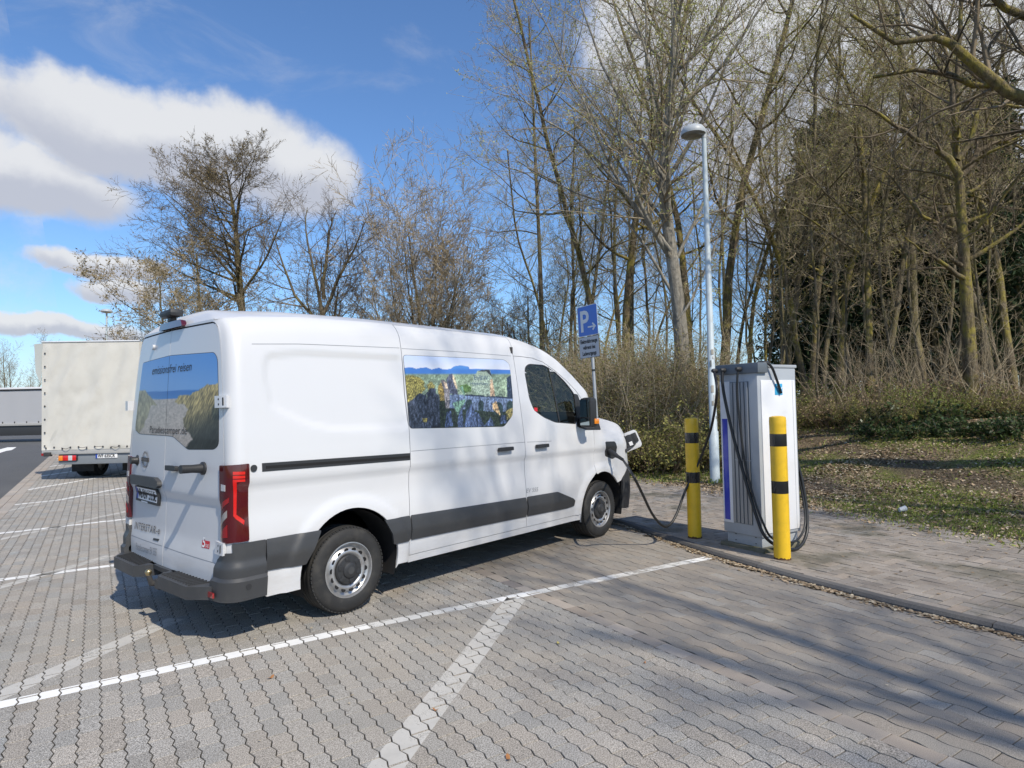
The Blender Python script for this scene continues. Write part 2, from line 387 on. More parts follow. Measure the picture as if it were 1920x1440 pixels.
paver_mat('kerb_concrete', (0.135, 0.13, 0.125), 200.0, (0.08, 0.078, 0.075), (0.20, 0.195, 0.185), 0.85, tint=(0.075, 0.07, 0.065), stain=0.3)
def paint_mat(name, wear, col=(0.86, 0.85, 0.81), maxa=1.0):
    def f(t, b, P):
        n1, _ = t.noise(P, 150.0, 3, 0.75); n2, _ = t.noise(P, 6.0, 5, 0.65); n3, _ = t.noise(P, 1.2, 3, 0.6)
        k = t.math('ADD', t.math('MULTIPLY', n1, 0.55), t.math('ADD', t.math('MULTIPLY', n2, 0.5), t.math('MULTIPLY', n3, 0.35)))
        al = t.math('MULTIPLY', t.maprange(k, wear-0.06, wear+0.06), maxa)
        c = t.mix(t.maprange(n2, 0.4, 0.75, 0, 0.5), col, tuple(q*0.75 for q in col))
        t.set(b.inputs['Base Color'], c); b.inputs['Roughness'].default_value = 0.7; t.set(b.inputs['Alpha'], al)
    return ground_mat(name, f)
paint_mat('paint_fresh', 0.44); paint_mat('paint_worn', 0.64, (0.70, 0.685, 0.64)); paint_mat('paint_ghost', 0.60, (0.62, 0.595, 0.54), 0.85)

# ground sheet -------------------------------------------------
def axis(lo, hi, fine, far): 
    c = list(np.arange(lo, hi+fine/2, fine)); s = fine; x = hi
    while x < far: s *= 1.35; x += s; c.append(x)
    s = fine; x = lo; pre = []
    while x > -far: s *= 1.35; x -= s; pre.append(x)
    return np.array(pre[::-1]+c)
ga, gb = axis(4.0, 46.0, 0.5, 1500), axis(-22, 40, 0.7, 1500)
GA, GB = np.meshgrid(ga, gb, indexing='ij'); X = GA*CA+GB*SA; Y = -GA*SA+GB*CA; Z = ground_h(X, Y)
n1, n2 = GA.shape; V = np.stack([X, Y, Z], -1).reshape(-1, 3); i, j = np.meshgrid(np.arange(n1-1), np.arange(n2-1), indexing='ij')
F = np.stack([i*n2+j, (i+1)*n2+j, (i+1)*n2+j+1, i*n2+j+1], -1).reshape(-1, 4)
go = link('ground', _mesh('ground', V, F), MATS['soil'], smooth=180); tag(go, 'leafy woodland floor with grass patches and trodden earth path', 'ground', kind='structure')
def sheet(name, poly, z, m, label, cat):
    me = _mesh(name, [(p[0], p[1], z) for p in poly], [tuple(range(len(poly)))]); o = link(name, me, m); return tag(o, label, cat, kind='structure')
sheet('asphalt_road', [ab(-3.32, -60), ab(-3.32, 180), ab(-40, 180), ab(-40, -60)], -0.012, MATS['asphalt'], 'grey asphalt driving lane beside the parking bays', 'road')
paint = []
arrow = [gnd(-30, 858)[:2], gnd(-30, 850)[:2], gnd(14, 838.5)[:2], gnd(31, 838)[:2], gnd(22, 843.5)[:2], gnd(12, 845)[:2]]
o = sheet('road_marking', arrow, -0.008, MATS['paint_fresh'], 'white painted line on the asphalt lane', 'road marking')

# paving -------------------------------------------------------
VANPOLY = [(-0.9, 0.35), (4.3, 0.35), (4.3, 1.9), (-0.9, 1.9)]
def in_view(x, y, z=0.0, m=60):
    p = proj([x, y, z]); return p[2] > 0.3 and -max(m, 420) < p[0] < 1920+max(m, 800) and -m < p[1] < 1440+max(m, 260)
def paver_mesh(poly, depth=0.02, bev=0.0014, rings=2):
    """poly: outline (counter-clockwise, local xy); top at z=0"""
    P = np.array(poly, float); n = len(P)
    prev, nxt = np.roll(P, 1, 0), np.roll(P, -1, 0)
    e1 = P-prev; e2 = nxt-P; n1_ = np.stack([-e1[:, 1], e1[:, 0]], 1); n2_ = np.stack([-e2[:, 1], e2[:, 0]], 1)
    n1_ /= np.linalg.norm(n1_, axis=1, keepdims=True)+1e-9; n2_ /= np.linalg.norm(n2_, axis=1, keepdims=True)+1e-9
    nn = n1_+n2_; nn /= np.maximum(np.sum(nn*n1_, 1, keepdims=True), 0.4)*1.0
    Rg = [(P+nn*bev, 0.0)]
    if rings == 2: Rg.append((P+nn*bev*0.25, -bev*0.8))
    Rg.append((P, -depth))
    V = np.vstack([np.column_stack([q, np.full(n, z)]) for q, z in Rg]); F = [tuple(range(n))]
    for k in range(len(Rg)-1):
        for i in range(n): j = (i+1) % n; F.append((k*n+j, k*n+i, (k+1)*n+i, (k+1)*n+j))
    return V, F
class Paving:
    """a paved area: bed sheet as the structure, the largest pavers in view as parts, the rest joined"""
    def __init__(s, name, label, m, bed_poly, bed_z): 
        s.root = sheet(name, bed_poly, bed_z, MATS['joint_sand'], label, 'paving'); s.m = m; s.items = []; s.protos = {}
    def add(s, key, poly, x, y, rz, z, col): s.items.append((key, poly, x, y, rz, z, col))
    def finish(s, part='paver', nmax=300, stuff='paver_field'):
        sz = []
        for it in s.items:
            p = proj([it[2], it[3], it[5]]); vis = p[2] > 0.5 and 0 <= p[0] <= 1920 and 0 <= p[1] <= 1440
            hid = -0.5 < it[2] < 4.3 and 0.5 < it[3] < 2.0
            sz.append(1.0/p[2]**3 if vis and not hid else 0.0)
        order = np.argsort(-np.array(sz)); top = set(int(i) for i in order[:nmax] if sz[int(i)] > 0)
        VV, FF, CC, o = [], [], [], 0
        for i, (key, poly, x, y, rz, z, col) in enumerate(s.items):
            c, sn = math.cos(rz), math.sin(rz)
            if i in top:
                q = int(np.clip(round((col[0]-0.7)/0.6*9), 0, 9)); k2 = (key, q)
                if k2 not in s.protos:
                    V, F = paver_mesh(poly); me = _mesh(part, V, F); set_col(me, np.tile(np.array(col)[None], (len(V), 1))); me.materials.append(s.m); s.protos[k2] = me
                ob = bpy.data.objects.new(part, s.protos[k2]); COL.objects.link(ob); ob.location = (x, y, z); ob.rotation_euler = (rng.normal(0, 0.003), rng.normal(0, 0.003), rz); ob.parent = s.root
            else:
                d = proj([x, y, z])[2]
                V, F = paver_mesh(poly, rings=2 if d < 7 else 1); W_ = np.column_stack([V[:, 0]*c-V[:, 1]*sn+x, V[:, 0]*sn+V[:, 1]*c+y, V[:, 2]+z])
                VV.append(W_); FF += [tuple(k+o for k in f) for f in F]; CC.append(np.tile(np.array(col)[None], (len(V), 1))); o += len(V)
        if VV:
            me = _mesh(stuff, np.vstack(VV), FF); set_col(me, np.vstack(CC)); fo = link(stuff, me, s.m, s.root); fo['kind'] = 'stuff'
RB = math.atan2(CA, SA)                                             # direction of b in the world
def zig(bb, L): k = np.round(bb/(L/4)).astype(int); return np.where(k % 2 == 0, 0.0072, -0.0072)
def row_polys(kind, L, W, gl, gs):
    """outline of a stone whose left end sits at b=0 (phase 0) or L/2 (phase 1); local x along b, local y towards -a"""
    out = []
    for ph in (0, 1):
        if kind == 'zig': bb = np.linspace(0, L, 5); f = zig(bb+ph*L/2, L)
        else: bb = np.linspace(0, L, 9); f = 0.0115*np.sin(2*np.pi*(bb+ph*L/2)/L)
        bb2 = np.clip(bb, gs/2, L-gs/2)
        lo = np.column_stack([bb2, f-W/2+gl/2]); hi = np.column_stack([bb2, f+W/2-gl/2])[::-1]
        P = np.vstack([lo, hi]); P[:, 0] -= L/2; out.append(P)
    return out
def colvar(s=0.06, warm=0.025):
    g = 1+rng.normal(0, s); g = float(np.clip(g, 0.7, 1.3)); k = rng.normal(0, warm); return (g*(1+k), g, g*(1-k))
painted = []                                                         # (polygon in world xy, z) of the stones that lines may cross
def lay(pv, kind, a0, a1, b0, b1, L, W, gl, gs, bound=None):
    polys = row_polys(kind, L, W, gl, gs); nrow = int(round((a1-a0)/W, 3))
    for r in range(nrow):
        a = a0+W*(r+0.5); ph = r % 2; b = b0+(L/2 if ph else 0)
        while b < b1:
            bc = b+L/2
            if bound is None or a+W/2 < bound(bc)-0.004:
                x, y = ab(a, bc)
                if in_view(x, y, m=90 if proj([x, y, 0])[2] > 2 else 400):
                    z = float(np.clip(rng.normal(0, 0.0011), -0.0025, 0.0025))
                    pv.add((kind, ph), polys[ph], x, y, RB, z, colvar())
                    c, sn = math.cos(RB), math.sin(RB); P = polys[ph]
                    painted.append((np.column_stack([P[:, 0]*c-P[:, 1]*sn+x, P[:, 0]*sn+P[:, 1]*c+y]), z))
            b += L
STRIP0, STRIP1 = 1.41, 1.53
pA = Paving('parking_bay_paving', 'light grey zigzag block paving of the parking bays', MATS['paver_aggregate'], [ab(-3.3, -14), ab(STRIP0, -14), ab(STRIP0, 60), ab(-3.3, 60)], -0.0055)
lay(pA, 'zig', STRIP0-4.4, STRIP0, -9.0, 15.0, 0.20, 0.10, 0.0060, 0.0055); 
lay(pA, 'zig', STRIP0-4.4, STRIP0, 15.0+0.1, 34.0, 0.40, 0.20, 0.011, 0.006)
pB = Paving('wave_block_paving', 'brownish wave block paving between the edging strip and kerb', MATS['paver_smooth'], [ab(STRIP1, -14), ab(3.42, -14)]+[ab(float(kerb_a(b)), float(b)) for b in np.linspace(-13.9, 40, 60)]+[ab(STRIP1, 40)], -0.0055)
lay(pB, 'wave', STRIP1, 5.2, -9.0, 12.0, 0.225, 0.1125, 0.0052, 0.0055, bound=kerb_a)
pS = Paving('edging_strip', 'single row of pale rectangular edging stones across the bays', MATS['paver_strip'], [ab(STRIP0, -14), ab(STRIP1, -14), ab(STRIP1, 40), ab(STRIP0, 40)], -0.0060)
b = -8.0
while b < 14:
    L = 0.245; x, y = ab((STRIP0+STRIP1)/2, b+L/2)
    if in_view(x, y, m=120): 
        w2 = (STRIP1-STRIP0)/2-0.003; P = [(-L/2+0.003, -w2), (L/2-0.003, -w2), (L/2-0.003, w2), (-L/2+0.003, w2)]
        cc = colvar(0.09, 0.03); cc = (cc[0]*0.62, cc[1]*0.66, cc[2]*0.75) if rng.random() < 0.1 else cc
        pS.add('strip', P, x, y, RB, float(rng.normal(0, 0.001)), cc); q = np.array(P); painted.append((np.column_stack([q[:, 0]*SA-q[:, 1]*CA+x, q[:, 0]*CA+q[:, 1]*SA+y]), 0.0))
    b += L
pG = Paving('gutter_strip', 'double row of grey gutter stones along the asphalt lane', MATS['paver_strip'], [ab(-3.32, -14), ab(-2.98, -14), ab(-2.98, 60), ab(-3.32, 60)], -0.0065)
for r in range(2):
    b = -2.0
    while b < 40:
        x, y = ab(-3.235+0.165*r, b+0.15)
        if in_view(x, y, m=60): pG.add('gut', [(-0.147, -0.079), (0.147, -0.079), (0.147, 0.079), (-0.147, 0.079)], x, y, RB, 0.0, colvar(0.07, 0.02))
        b += 0.30
# raised footpath in herringbone bricks
bp_poly = [ab(float(kerb_a(b))+0.1, float(b)) for b in np.linspace(-14, 40, 70)]+[ab(float(edge_a(b))+0.35, float(b)) for b in np.linspace(40, -14, 40)]
pH = Paving('footpath', 'weathered herringbone brick footpath under the charging station', MATS['brick_grey'], bp_poly, KH-0.0055)
s_ = 0.1
for ix in range(33, 92):
    for iy in range(-98, 110):
        t4 = (ix-iy) % 4
        if t4 not in (0, 3): continue
        a0, b0 = ix*s_, iy*s_; da, db = (2*s_, s_) if t4 == 0 else (s_, 2*s_)
        ac, bc = a0+da/2, b0+db/2
        lim = float(kerb_a(bc))+0.105
        if ac+da/2 < lim+0.02 or ac > edge_a(bc)+0.12: continue
        x, y = ab(ac, bc)
        if not in_view(x, y, KH, m=80): continue
        hx, hy = db/2-0.0035, da/2-0.0035
        top_y = min(hy, ac-lim)                        # local y runs towards the kerb: the cut stones along it are shorter
        pH.add(('h', t4, round(top_y, 3)), [(-hx, -hy), (hx, -hy), (hx, top_y), (-hx, top_y)], x, y, RB, KH+float(np.clip(rng.normal(0, 0.0016), -0.003, 0.003)), colvar(0.12, 0.03))
for pv, nm in ((pA, 'paver'), (pB, 'paver'), (pS, 'edging_stone'), (pG, 'gutter_stone'), (pH, 'brick')): pv.finish(nm, stuff='paver_field')
# kerb: a row of concrete kerb stones along the curve
kr = empty('kerb', (0, 0, 0)); tag(kr, 'low dark concrete kerb between wave paving and brick footpath', 'kerb', kind='structure')
b = -9.0; prof = [(0.0, -0.12), (0.004, KH-0.02), (0.022, KH+0.004), (0.098, KH+0.004), (0.10, KH-0.02), (0.10, -0.12)]
while b < 26:
    L = 0.995; bb = np.linspace(b+0.004, b+L-0.004, 5); V = []; F = []
    for q in bb:
        for (da, z) in prof: p = ab(float(kerb_a(q))+da, q); V.append((p[0], p[1], z))
    m_ = len(prof)
    for k in range(4):
        for i in range(m_): j = (i+1) % m_; F.append((k*m_+i, k*m_+j, (k+1)*m_+j, (k+1)*m_+i))
    F += [tuple(reversed(range(m_))), tuple(range(4*m_, 5*m_))]
    me = _mesh('kerb_stone', V, F); bm = bmesh.new(); bm.from_mesh(me); bmesh.ops.recalc_face_normals(bm, faces=bm.faces); bm.to_mesh(me); bm.free()
    set_col(me, np.tile(np.array(colvar(0.08, 0.02))[None], (len(V), 1))); link('kerb_stone', me, MATS['kerb_concrete'], kr); b += L
# painted lines, cut by the joints between the stones
LINES = [ # name, label, material per stretch: [(pixel a, pixel b, material)], width
 ('parking_line', 'white bay line running in front of the van to the kerb', [((-140, 1352), (690, 1174), 'paint_fresh'), ((690, 1174), (925, 1127), 'paint_worn'), ((925, 1127), (995, 1112.5), 'paint_fresh'), ((995, 1112.5), (1292, 1053), 'paint_worn'), ((1292, 1053), (1335, 1044.5), 'paint_fresh')], 0.115),
 ('parking_line', 'white bay line meeting the rear step of the van', [((-60, 1095), (330, 1045), 'paint_fresh')], 0.11),
 ('parking_line', 'white bay line level with the plate of the van', [((-60, 1007), (380, 957), 'paint_fresh')], 0.11),
 ('parking_line', 'white bay line nearest to the tarpaulin truck, slanting', [((-60, 955), (108, 938), 'paint_fresh'), ((108, 938), (245, 912), 'paint_fresh')], 0.11),
 ('parking_line', 'thin worn bay line forking from a brighter one near the truck', [((157, 932), (245, 923), 'paint_worn')], 0.09),
 ('parking_line', 'white bay line lying in the shadow edge of the truck', [((20, 924), (245, 885), 'paint_fresh')], 0.11),
 ('parking_line', 'white bay line crossing the shadow under the truck tail', [((49, 897), (200, 874), 'paint_fresh')], 0.11),
 ('parking_line', 'white bay line below the rear lamp of the truck', [((68, 878), (120, 871), 'paint_fresh')], 0.11),
 ('parking_line', 'farthest short bay line beside the asphalt lane', [((82, 863), (112, 859.5), 'paint_fresh')], 0.11),
 ('faded_line', 'blotched grey remains of an old line in the foreground', [((968, 1122), (715, 1450), 'paint_ghost')], 0.17),
 ('faded_line', 'grey remains of an old line behind the van rear', [((-20, 1313), (330, 1160), 'paint_ghost')], 0.15),
 ('faded_line', 'faint old line below the bay line at the rear step', [((-20, 1107), (207, 1042), 'paint_ghost')], 0.12),
 ('faded_line', 'faint old line below the bay line at the plate', [((-20, 1016), (245, 957), 'paint_ghost')], 0.12),
 ('faded_line', 'faint old line joining the slanting bay line', [((-20, 965), (76, 945), 'paint_ghost')], 0.10)]
PC = np.array([p.mean(0) for p, z in painted])
for name, label, segs, wd in LINES:
    root = empty(name, (0, 0, 0)); tag(root, label, 'marking', kind='structure')
    for (pa, pb, m) in segs:
        A, B = gnd(*pa)[:2], gnd(*pb)[:2]; d = (B-A)/np.linalg.norm(B-A); nn = np.array([-d[1], d[0]])*wd/2
        quad = [A-nn, B-nn, B+nn, A+nn]; tt = (PC-A)@d; ss = np.abs((PC-A)@(nn/(wd/2)))
        V, F = [], []
        for k in np.where((tt > -0.3) & (tt < np.linalg.norm(B-A)+0.3) & (ss < 0.25+wd))[0]:
            P, z = painted[k]; c = P.mean(0); c2 = clip_convex(c+(P-c)*0.965, quad)
            if len(c2) >= 3: F.append(tuple(range(len(V), len(V)+len(c2)))); V += [(x, y, z+0.0014) for x, y in c2]
        if V: link('paint', _mesh('paint', V, F), MATS[m], root)
# ================================================================== the white van (x forward, right side at y=0, width 2.08)
VAN = empty('van', (1.8, 1.04, 0)); tag(VAN, 'white electric panel van plugged into the charging station, seen from its rear corner', 'van')
VW = 2.08
def _dense(zs, vs):
    z = np.linspace(zs[0], zs[-1], 600); v = np.interp(z, zs, vs); k = np.ones(25)/25; vp = np.pad(v, 12, mode='edge'); 
    vs2 = np.convolve(vp, k, 'valid'); return z, vs2
IZ, IV = _dense([0.20, 0.45, 0.60, 0.85, 1.05, 1.25, 1.45, 1.70, 1.90, 2.10, 2.20, 2.28, 2.34, 2.38, 2.42, 2.46], [0.045, 0.012, 0.004, 0.0, 0.0, 0.006, 0.025, 0.056, 0.086, 0.120, 0.142, 0.165, 0.200, 0.24, 0.31, 0.42])
RCX = np.array([-1.1, -0.92, -0.76, -0.3, 0.4, 1.4, 2.2, 2.48, 2.75, 5]); RCZ = np.array([2.345, 2.36, 2.385, 2.42, 2.435, 2.432, 2.418, 2.38, 2.31, 2.31])
def crest(x): return np.interp(x, RCX, RCZ)
def xrear(z): return -0.985+0.075*np.clip((z-0.4)/1.95, 0, 1.1)**1.6
US, RC0 = -0.885, 0.09; UA = US-RC0*math.pi/2; UC = UA-(1.04-RC0)           # side start, corner radius, arc end, rear centre
UF, RF = 4.09, 0.42; UF2 = UF+RF*math.pi/2; UFC = UF2+(1.04-RF)
def S0(u, z):
    u = np.asarray(u, float); z = np.asarray(z, float); mir = u < UC; u = np.where(mir, 2*UC-u, u); mir2 = u > UFC; u = np.where(mir2, 2*UFC-u, u)
    zz = z+(2.432-crest(np.clip(u, -0.95, 2.6)))*smooth(1.95, 2.36, z)
    ins = np.interp(zz, IZ, IV)
    ins = ins+0.02*smooth(3.3, 3.9, u)+0.19*smooth(3.35, 3.8, u)*np.clip((z-1.08)/0.38, 0, 1.15)**2
    xr = xrear(z); r = RC0
    th = np.clip((US-u)/RC0, 0, math.pi/2)
    # side
    x = np.where(u > US, u, 0.0); y = ins.copy()
    # rear corner
    xs = xr+r; arc = (u <= US) & (u > UA)
    x = np.where(u > US, np.where(u < US+0.6, u+(xs-US)*(1-smooth(0, 0.6, u-US)), u), x)
    x = np.where(arc, xs-r*np.sin(th), x); y = np.where(arc, ins+r*(1-np.cos(th)), y)
    rear = u <= UA; yv = ins+r+(UA-u)*(1.04-ins-r)/(1.04-RC0); blg = 0.035*(1-((yv-1.04)/0.92)**2)
    x = np.where(rear, xr-np.maximum(blg, 0), x); y = np.where(rear, yv, y)
    # front corner and nose
    rx = RF+np.interp(z, [0.25, 0.5, 0.73, 0.95, 1.2, 1.4], [0.03, 0.04, 0.0, -0.05, -0.07, -0.12])
    tf = np.clip((u-UF)/RF, 0, math.pi/2); fa = (u > UF) & (u <= UF2); ff = u > UF2
    x = np.where(fa, UF+rx*np.sin(tf), x); y = np.where(fa, ins+RF*(1-np.cos(tf)), y)
    yf = ins+RF+(u-UF2)*(1.04-ins-RF)/(1.04-RF); x = np.where(ff, UF+rx+0.06*(1-((1.04-yf)/0.62)**2), x); y = np.where(ff, yf, y)
    y = np.where(mir | mir2, VW-y, y)
    return np.stack([x, y, z+0*x], -1)
RELIEF = []                                                     # functions (u,z)->outward displacement
def S(u, z, off=0.0):
    u = np.asarray(u, float); z = np.asarray(z, float)
    e = 0.004; P = S0(u, z); du = S0(u+e, z)-S0(u-e, z); dz = S0(u, z+e)-S0(u, z-e); n = np.cross(du, dz); n /= np.linalg.norm(n, axis=-1, keepdims=True)+1e-12
    d = np.zeros(u.shape)+off
    for f in RELIEF: d = d+f(u, z)
    return P+n*d[..., None]
_gu, _gz = np.meshgrid(np.linspace(UC-0.95, 4.7, 380), np.linspace(0.22, 2.42, 120), indexing='ij'); _GP = proj(S0(_gu, _gz)); 
_e = 0.004; _n = np.cross(S0(_gu+_e, _gz)-S0(_gu-_e, _gz), S0(_gu, _gz+_e)-S0(_gu, _gz-_e)); _face = np.sum(_n*(CAM-S0(_gu, _gz)), -1) > 0
def uz(px, py):
    """photo pixel -> (u,z) on the van's skin"""
    d = (_GP[..., 0]-px)**2+(_GP[..., 1]-py)**2; d = np.where(_face, d, 1e9); k = np.unravel_index(np.argmin(d), d.shape); q = np.array([_gu[k], _gz[k]])
    for _ in range(12):
        f = lambda q: proj(S0(q[0], q[1]))[:2]-np.array([px, py])
        r = f(q); J = np.column_stack([(f(q+[1e-4, 0])-r)/1e-4, (f(q+[0, 1e-4])-r)/1e-4])
        try: st = np.linalg.solve(J, r)
        except Exception: break
        q = q-np.clip(st, -0.1, 0.1)
        if np.abs(st).max() < 1e-6: break
    return q
def UZ(*pts): return np.array([uz(*p) for p in pts])
def area(P): P = np.asarray(P); return 0.5*np.sum(P[:, 0]*np.roll(P[:, 1], -1)-np.roll(P[:, 0], -1)*P[:, 1])
def inside(P, x, y):
    c = np.zeros(np.shape(x), bool); n = len(P)
    for i in range(n):
        x1, y1 = P[i]; x2, y2 = P[(i+1) % n]
        if y1 == y2: continue
        c ^= ((y1 > y) != (y2 > y)) & (x < (x2-x1)*(y-y1)/(y2-y1)+x1)
    return c
def sdist(P, x, y):
    d = np.full(np.shape(x), 1e9); n = len(P)
    for i in range(n):
        a = np.array(P[i]); b = np.array(P[(i+1) % n]); ab_ = b-a; L = ab_@ab_+1e-12; t = np.clip(((x-a[0])*ab_[0]+(y-a[1])*ab_[1])/L, 0, 1)
        d = np.minimum(d, np.hypot(x-a[0]-t*ab_[0], y-a[1]-t*ab_[1]))
    return np.where(inside(P, x, y), d, -d)
def patch_uz(poly, cell=0.04):
    P = np.asarray(poly, float); P = P if area(P) > 0 else P[::-1]
    lo, hi = P.min(0), P.max(0); nu, nz = max(1, int(np.ceil((hi[0]-lo[0])/cell))), max(1, int(np.ceil((hi[1]-lo[1])/cell))); cu, cz = (hi-lo)/[nu, nz]
    gu = lo[0]+cu*np.arange(nu+1); gz = lo[1]+cz*np.arange(nz+1); I, J = np.meshgrid(gu[:-1]+cu/2, gz[:-1]+cz/2, indexing='ij'); ins = inside(P, I, J)
    mark = np.zeros((nu, nz), bool)
    for i in range(len(P)):
        a, b = P[i], P[(i+1) % len(P)]; n = max(2, int(np.hypot(*((b-a)/[cu, cz]))*24)+2); q = a+(b-a)*np.linspace(0, 1, n)[:, None]
        k = np.clip(((q-lo)/[cu, cz]).astype(int), 0, [nu-1, nz-1]); mark[k[:, 0], k[:, 1]] = True
    idx = {}; V = []; F = []
    def vid(p):
        k = (round(p[0]*2e4), round(p[1]*2e4))
        if k not in idx: idx[k] = len(V); V.append(p)
        return idx[k]
    for i in range(nu):
        for j in range(nz):
            a, b, c, d = (gu[i], gz[j]), (gu[i+1], gz[j]), (gu[i+1], gz[j+1]), (gu[i], gz[j+1])
            if mark[i, j]:
                q = clip_convex(P, [a, b, c, d])
                if len(q) >= 3:
                    f = []
                    for p in q:
                        t = vid(p)
                        if not f or (f[-1] != t and f[0] != t): f.append(t)
                    if len(set(f)) >= 3: F.append(f)
            elif ins[i, j]: F.append([vid(a), vid(b), vid(c), vid(d)])
    return np.array(V), F, P
def panel(poly, cell=0.04, off=0.0, depth=0.018, offf=None, mirror=False, rim=0.0):
    """skin patch with a returned edge; offf: extra offset as function (u,z)"""
    UVs, F, P = patch_uz(poly, cell); o = off+(offf(UVs[:, 0], UVs[:, 1]) if offf else 0)
    V = S(UVs[:, 0], UVs[:, 1], o)
    if depth > 0:
        B = []
        for i in range(len(P)):
            a, b = P[i], P[(i+1) % len(P)]; n = max(1, int(np.ceil(np.linalg.norm(b-a)/cell))); B += [a+(b-a)*t/n for t in range(n)]
        B = np.array(B); ob = off+(offf(B[:, 0], B[:, 1]) if offf else 0); t0 = S(B[:, 0], B[:, 1], ob); t1 = S(B[:, 0], B[:, 1], ob-depth); n = len(B); k = len(V)
        V = np.vstack([V, t0, t1]); F = F+[(k+i, k+n+i, k+n+(i+1) % n, k+(i+1) % n) for i in range(n)]
        UVs = np.vstack([UVs, B, B])
    if mirror: V = V.copy(); V[:, 1] = VW-V[:, 1]; F = [tuple(reversed(f)) for f in F]
    return V, F, UVs
def to_van(V): return np.asarray(V)-np.array([1.8, 1.04, 0.0])
def vpart(name, VF, m, parent=None, smooth_=40, label=None):
    V, F = VF[0], VF[1]; me = _mesh(name, to_van(V), F); o = link(name, me, MATS[m] if isinstance(m, str) else m, parent or VAN, smooth_)
    if label: o['label'] = label
    return o
def joinVF(L):
    V, F, o = [], [], 0
    for q in L:
        v, f = q[0], q[1]; V.append(np.asarray(v)); F += [tuple(int(i)+o for i in k) for k in f]; o += len(v)
    return np.vstack(V), F
def vmb(mb): return mb.v, mb.f
def ribbon(pts, wd, off=0.0015, mirror=False):
    P = np.asarray(pts, float); Q = [P[0]]
    for a, b in zip(P[:-1], P[1:]):
        n = max(1, int(np.linalg.norm(b-a)/0.05)); Q += [a+(b-a)*(k+1)/n for k in range(n)]
    Q = np.array(Q); t = np.gradient(Q, axis=0); t /= np.linalg.norm(t, axis=1, keepdims=True); nn = np.column_stack([-t[:, 1], t[:, 0]])*wd/2
    L, Rr = Q+nn, Q-nn; V = np.vstack([S(Rr[:, 0], Rr[:, 1], off), S(L[:, 0], L[:, 1], off)]); n = len(Q)
    if mirror: V[:, 1] = VW-V[:, 1]
    return V, [(i, i+1, n+i+1, n+i) for i in range(n-1)]
def decal(txt, p0, p1, h, off=0.003, shear=0.0, bold=0.0, spacing=1.0):
    """text laid on the skin between two photo pixels, h = letter size in metres"""
    a, b = uz(*p0), uz(*p1); L = np.linalg.norm(b-a); V, F, w_ = text_mesh(txt, 1.0, shear, spacing, bold); e = (b-a)/L; q = a+np.outer(V[:, 0]/w_*L, e); q[:, 1] += V[:, 1]*h
    return S(q[:, 0], q[:, 1], off), F

# ---- relief of the skin
WR, WF = (0.0, 0.345), (3.585, 0.345)
def _rel_crease(u, z):
    zc = 1.115-0.012*u; on = smooth(4.2, 3.6, u)*smooth(-1.02, -0.86, u)
    return -0.022*on*smooth(zc+0.012, zc-0.04, z)*smooth(0.70, 0.98, z)
BLANK = round_poly(UZ((497, 662), (560, 658.5), (760, 667), (771, 803), (640, 808), (585, 800), (520, 770), (503, 757), (494, 700)), 0.09, 6)
def _rel_blank(u, z):
    m = (u > -0.9) & (u < 0.9) & (z > 1.3) & (z < 2.2); d = np.zeros(np.shape(u))
    if np.any(m): d[m] = -0.015*smooth(0.0, 0.028, sdist(BLANK, np.asarray(u)[m], np.asarray(z)[m]))*smooth(0.62, 0.60, np.asarray(u)[m])
    return d
def _rel_arch(u, z):
    d = np.zeros(np.shape(u))
    for (cx, cz), r0 in ((WR, 0.60), (WF, 0.56)): d = d+0.016*smooth(r0, r0-0.045, np.hypot(u-cx, (z-cz)*1.0))
    return d
def _rel_rear(u, z):                                            # rear doors: swage below the handles, lower crease
    on = smooth(UA+0.02, UA-0.12, u); return on*(-0.022*smooth(1.02, 0.955, z)*smooth(0.52, 0.72, z))
RELIEF += [_rel_crease, _rel_blank, _rel_arch, _rel_rear]

# ---- panel outlines taken from the photo
sd_r = UZ((745.5, 606), (749, 635), (753, 665), (760, 740), (767, 803), (769.5, 860), (769, 930), (767, 990)); sd_rb = uz(766.5, 1037)
sd_f = UZ((955, 627.5), (962, 668), (972, 735), (980, 795), (985.5, 850), (986.5, 930), (986.5, 988))
g = 0.003
sd_r[0, 0] = 0.62; sd_f[0, 0] = 2.15; sd_r[0, 1] = min(sd_r[0, 1], float(crest(sd_r[0, 0]))-0.058); sd_f[0, 1] = min(sd_f[0, 1], float(crest(sd_f[0, 0]))-0.058)
archR = [(WR[0]+0.455*math.cos(R_(t)), 0.385+0.455*math.sin(R_(t))) for t in np.linspace(188, -14, 30)]
archF = [(WF[0]+0.43*math.cos(R_(t)), 0.37+0.43*math.sin(R_(t))) for t in np.linspace(196, 10, 28)]
zb = lambda u: 0.335-0.002*u                                     # sill line
door_out = UZ((404, 604.5), (410, 611), (414.6, 685), (417.7, 741), (420, 852))       # right edge of the rear doors
dx0 = door_out[:, 0].mean()
UD = float(np.median(door_out[:, 0])); ZDT = float(door_out[0, 1])
ztop = lambda u: crest(u)-0.05
def side_top(u0, u1, n): return [(float(u), float(ztop(S0(u, 2.3)[0]))) for u in np.linspace(u0, u1, n)]
quarter = [(UD+g, 0.62)]+[(UD+g, ZDT-0.03), (UD-0.02, ZDT+0.004), (UC, ZDT+0.012)]+[(float(u), float(crest(-0.92)-0.048)) for u in np.linspace(UC, UA, 6)]+side_top(UA+0.01, sd_r[0, 0]-g, 24)
quarter += [(p[0]-g, p[1]) for p in sd_r[1:]]+[(sd_rb[0]-g, zb(0.6)-0.03), (0.462, zb(0.5)-0.03)]+archR[::-1][0:]+[(-0.448, 0.30), (-0.70, 0.30), (-0.70, 0.62)]
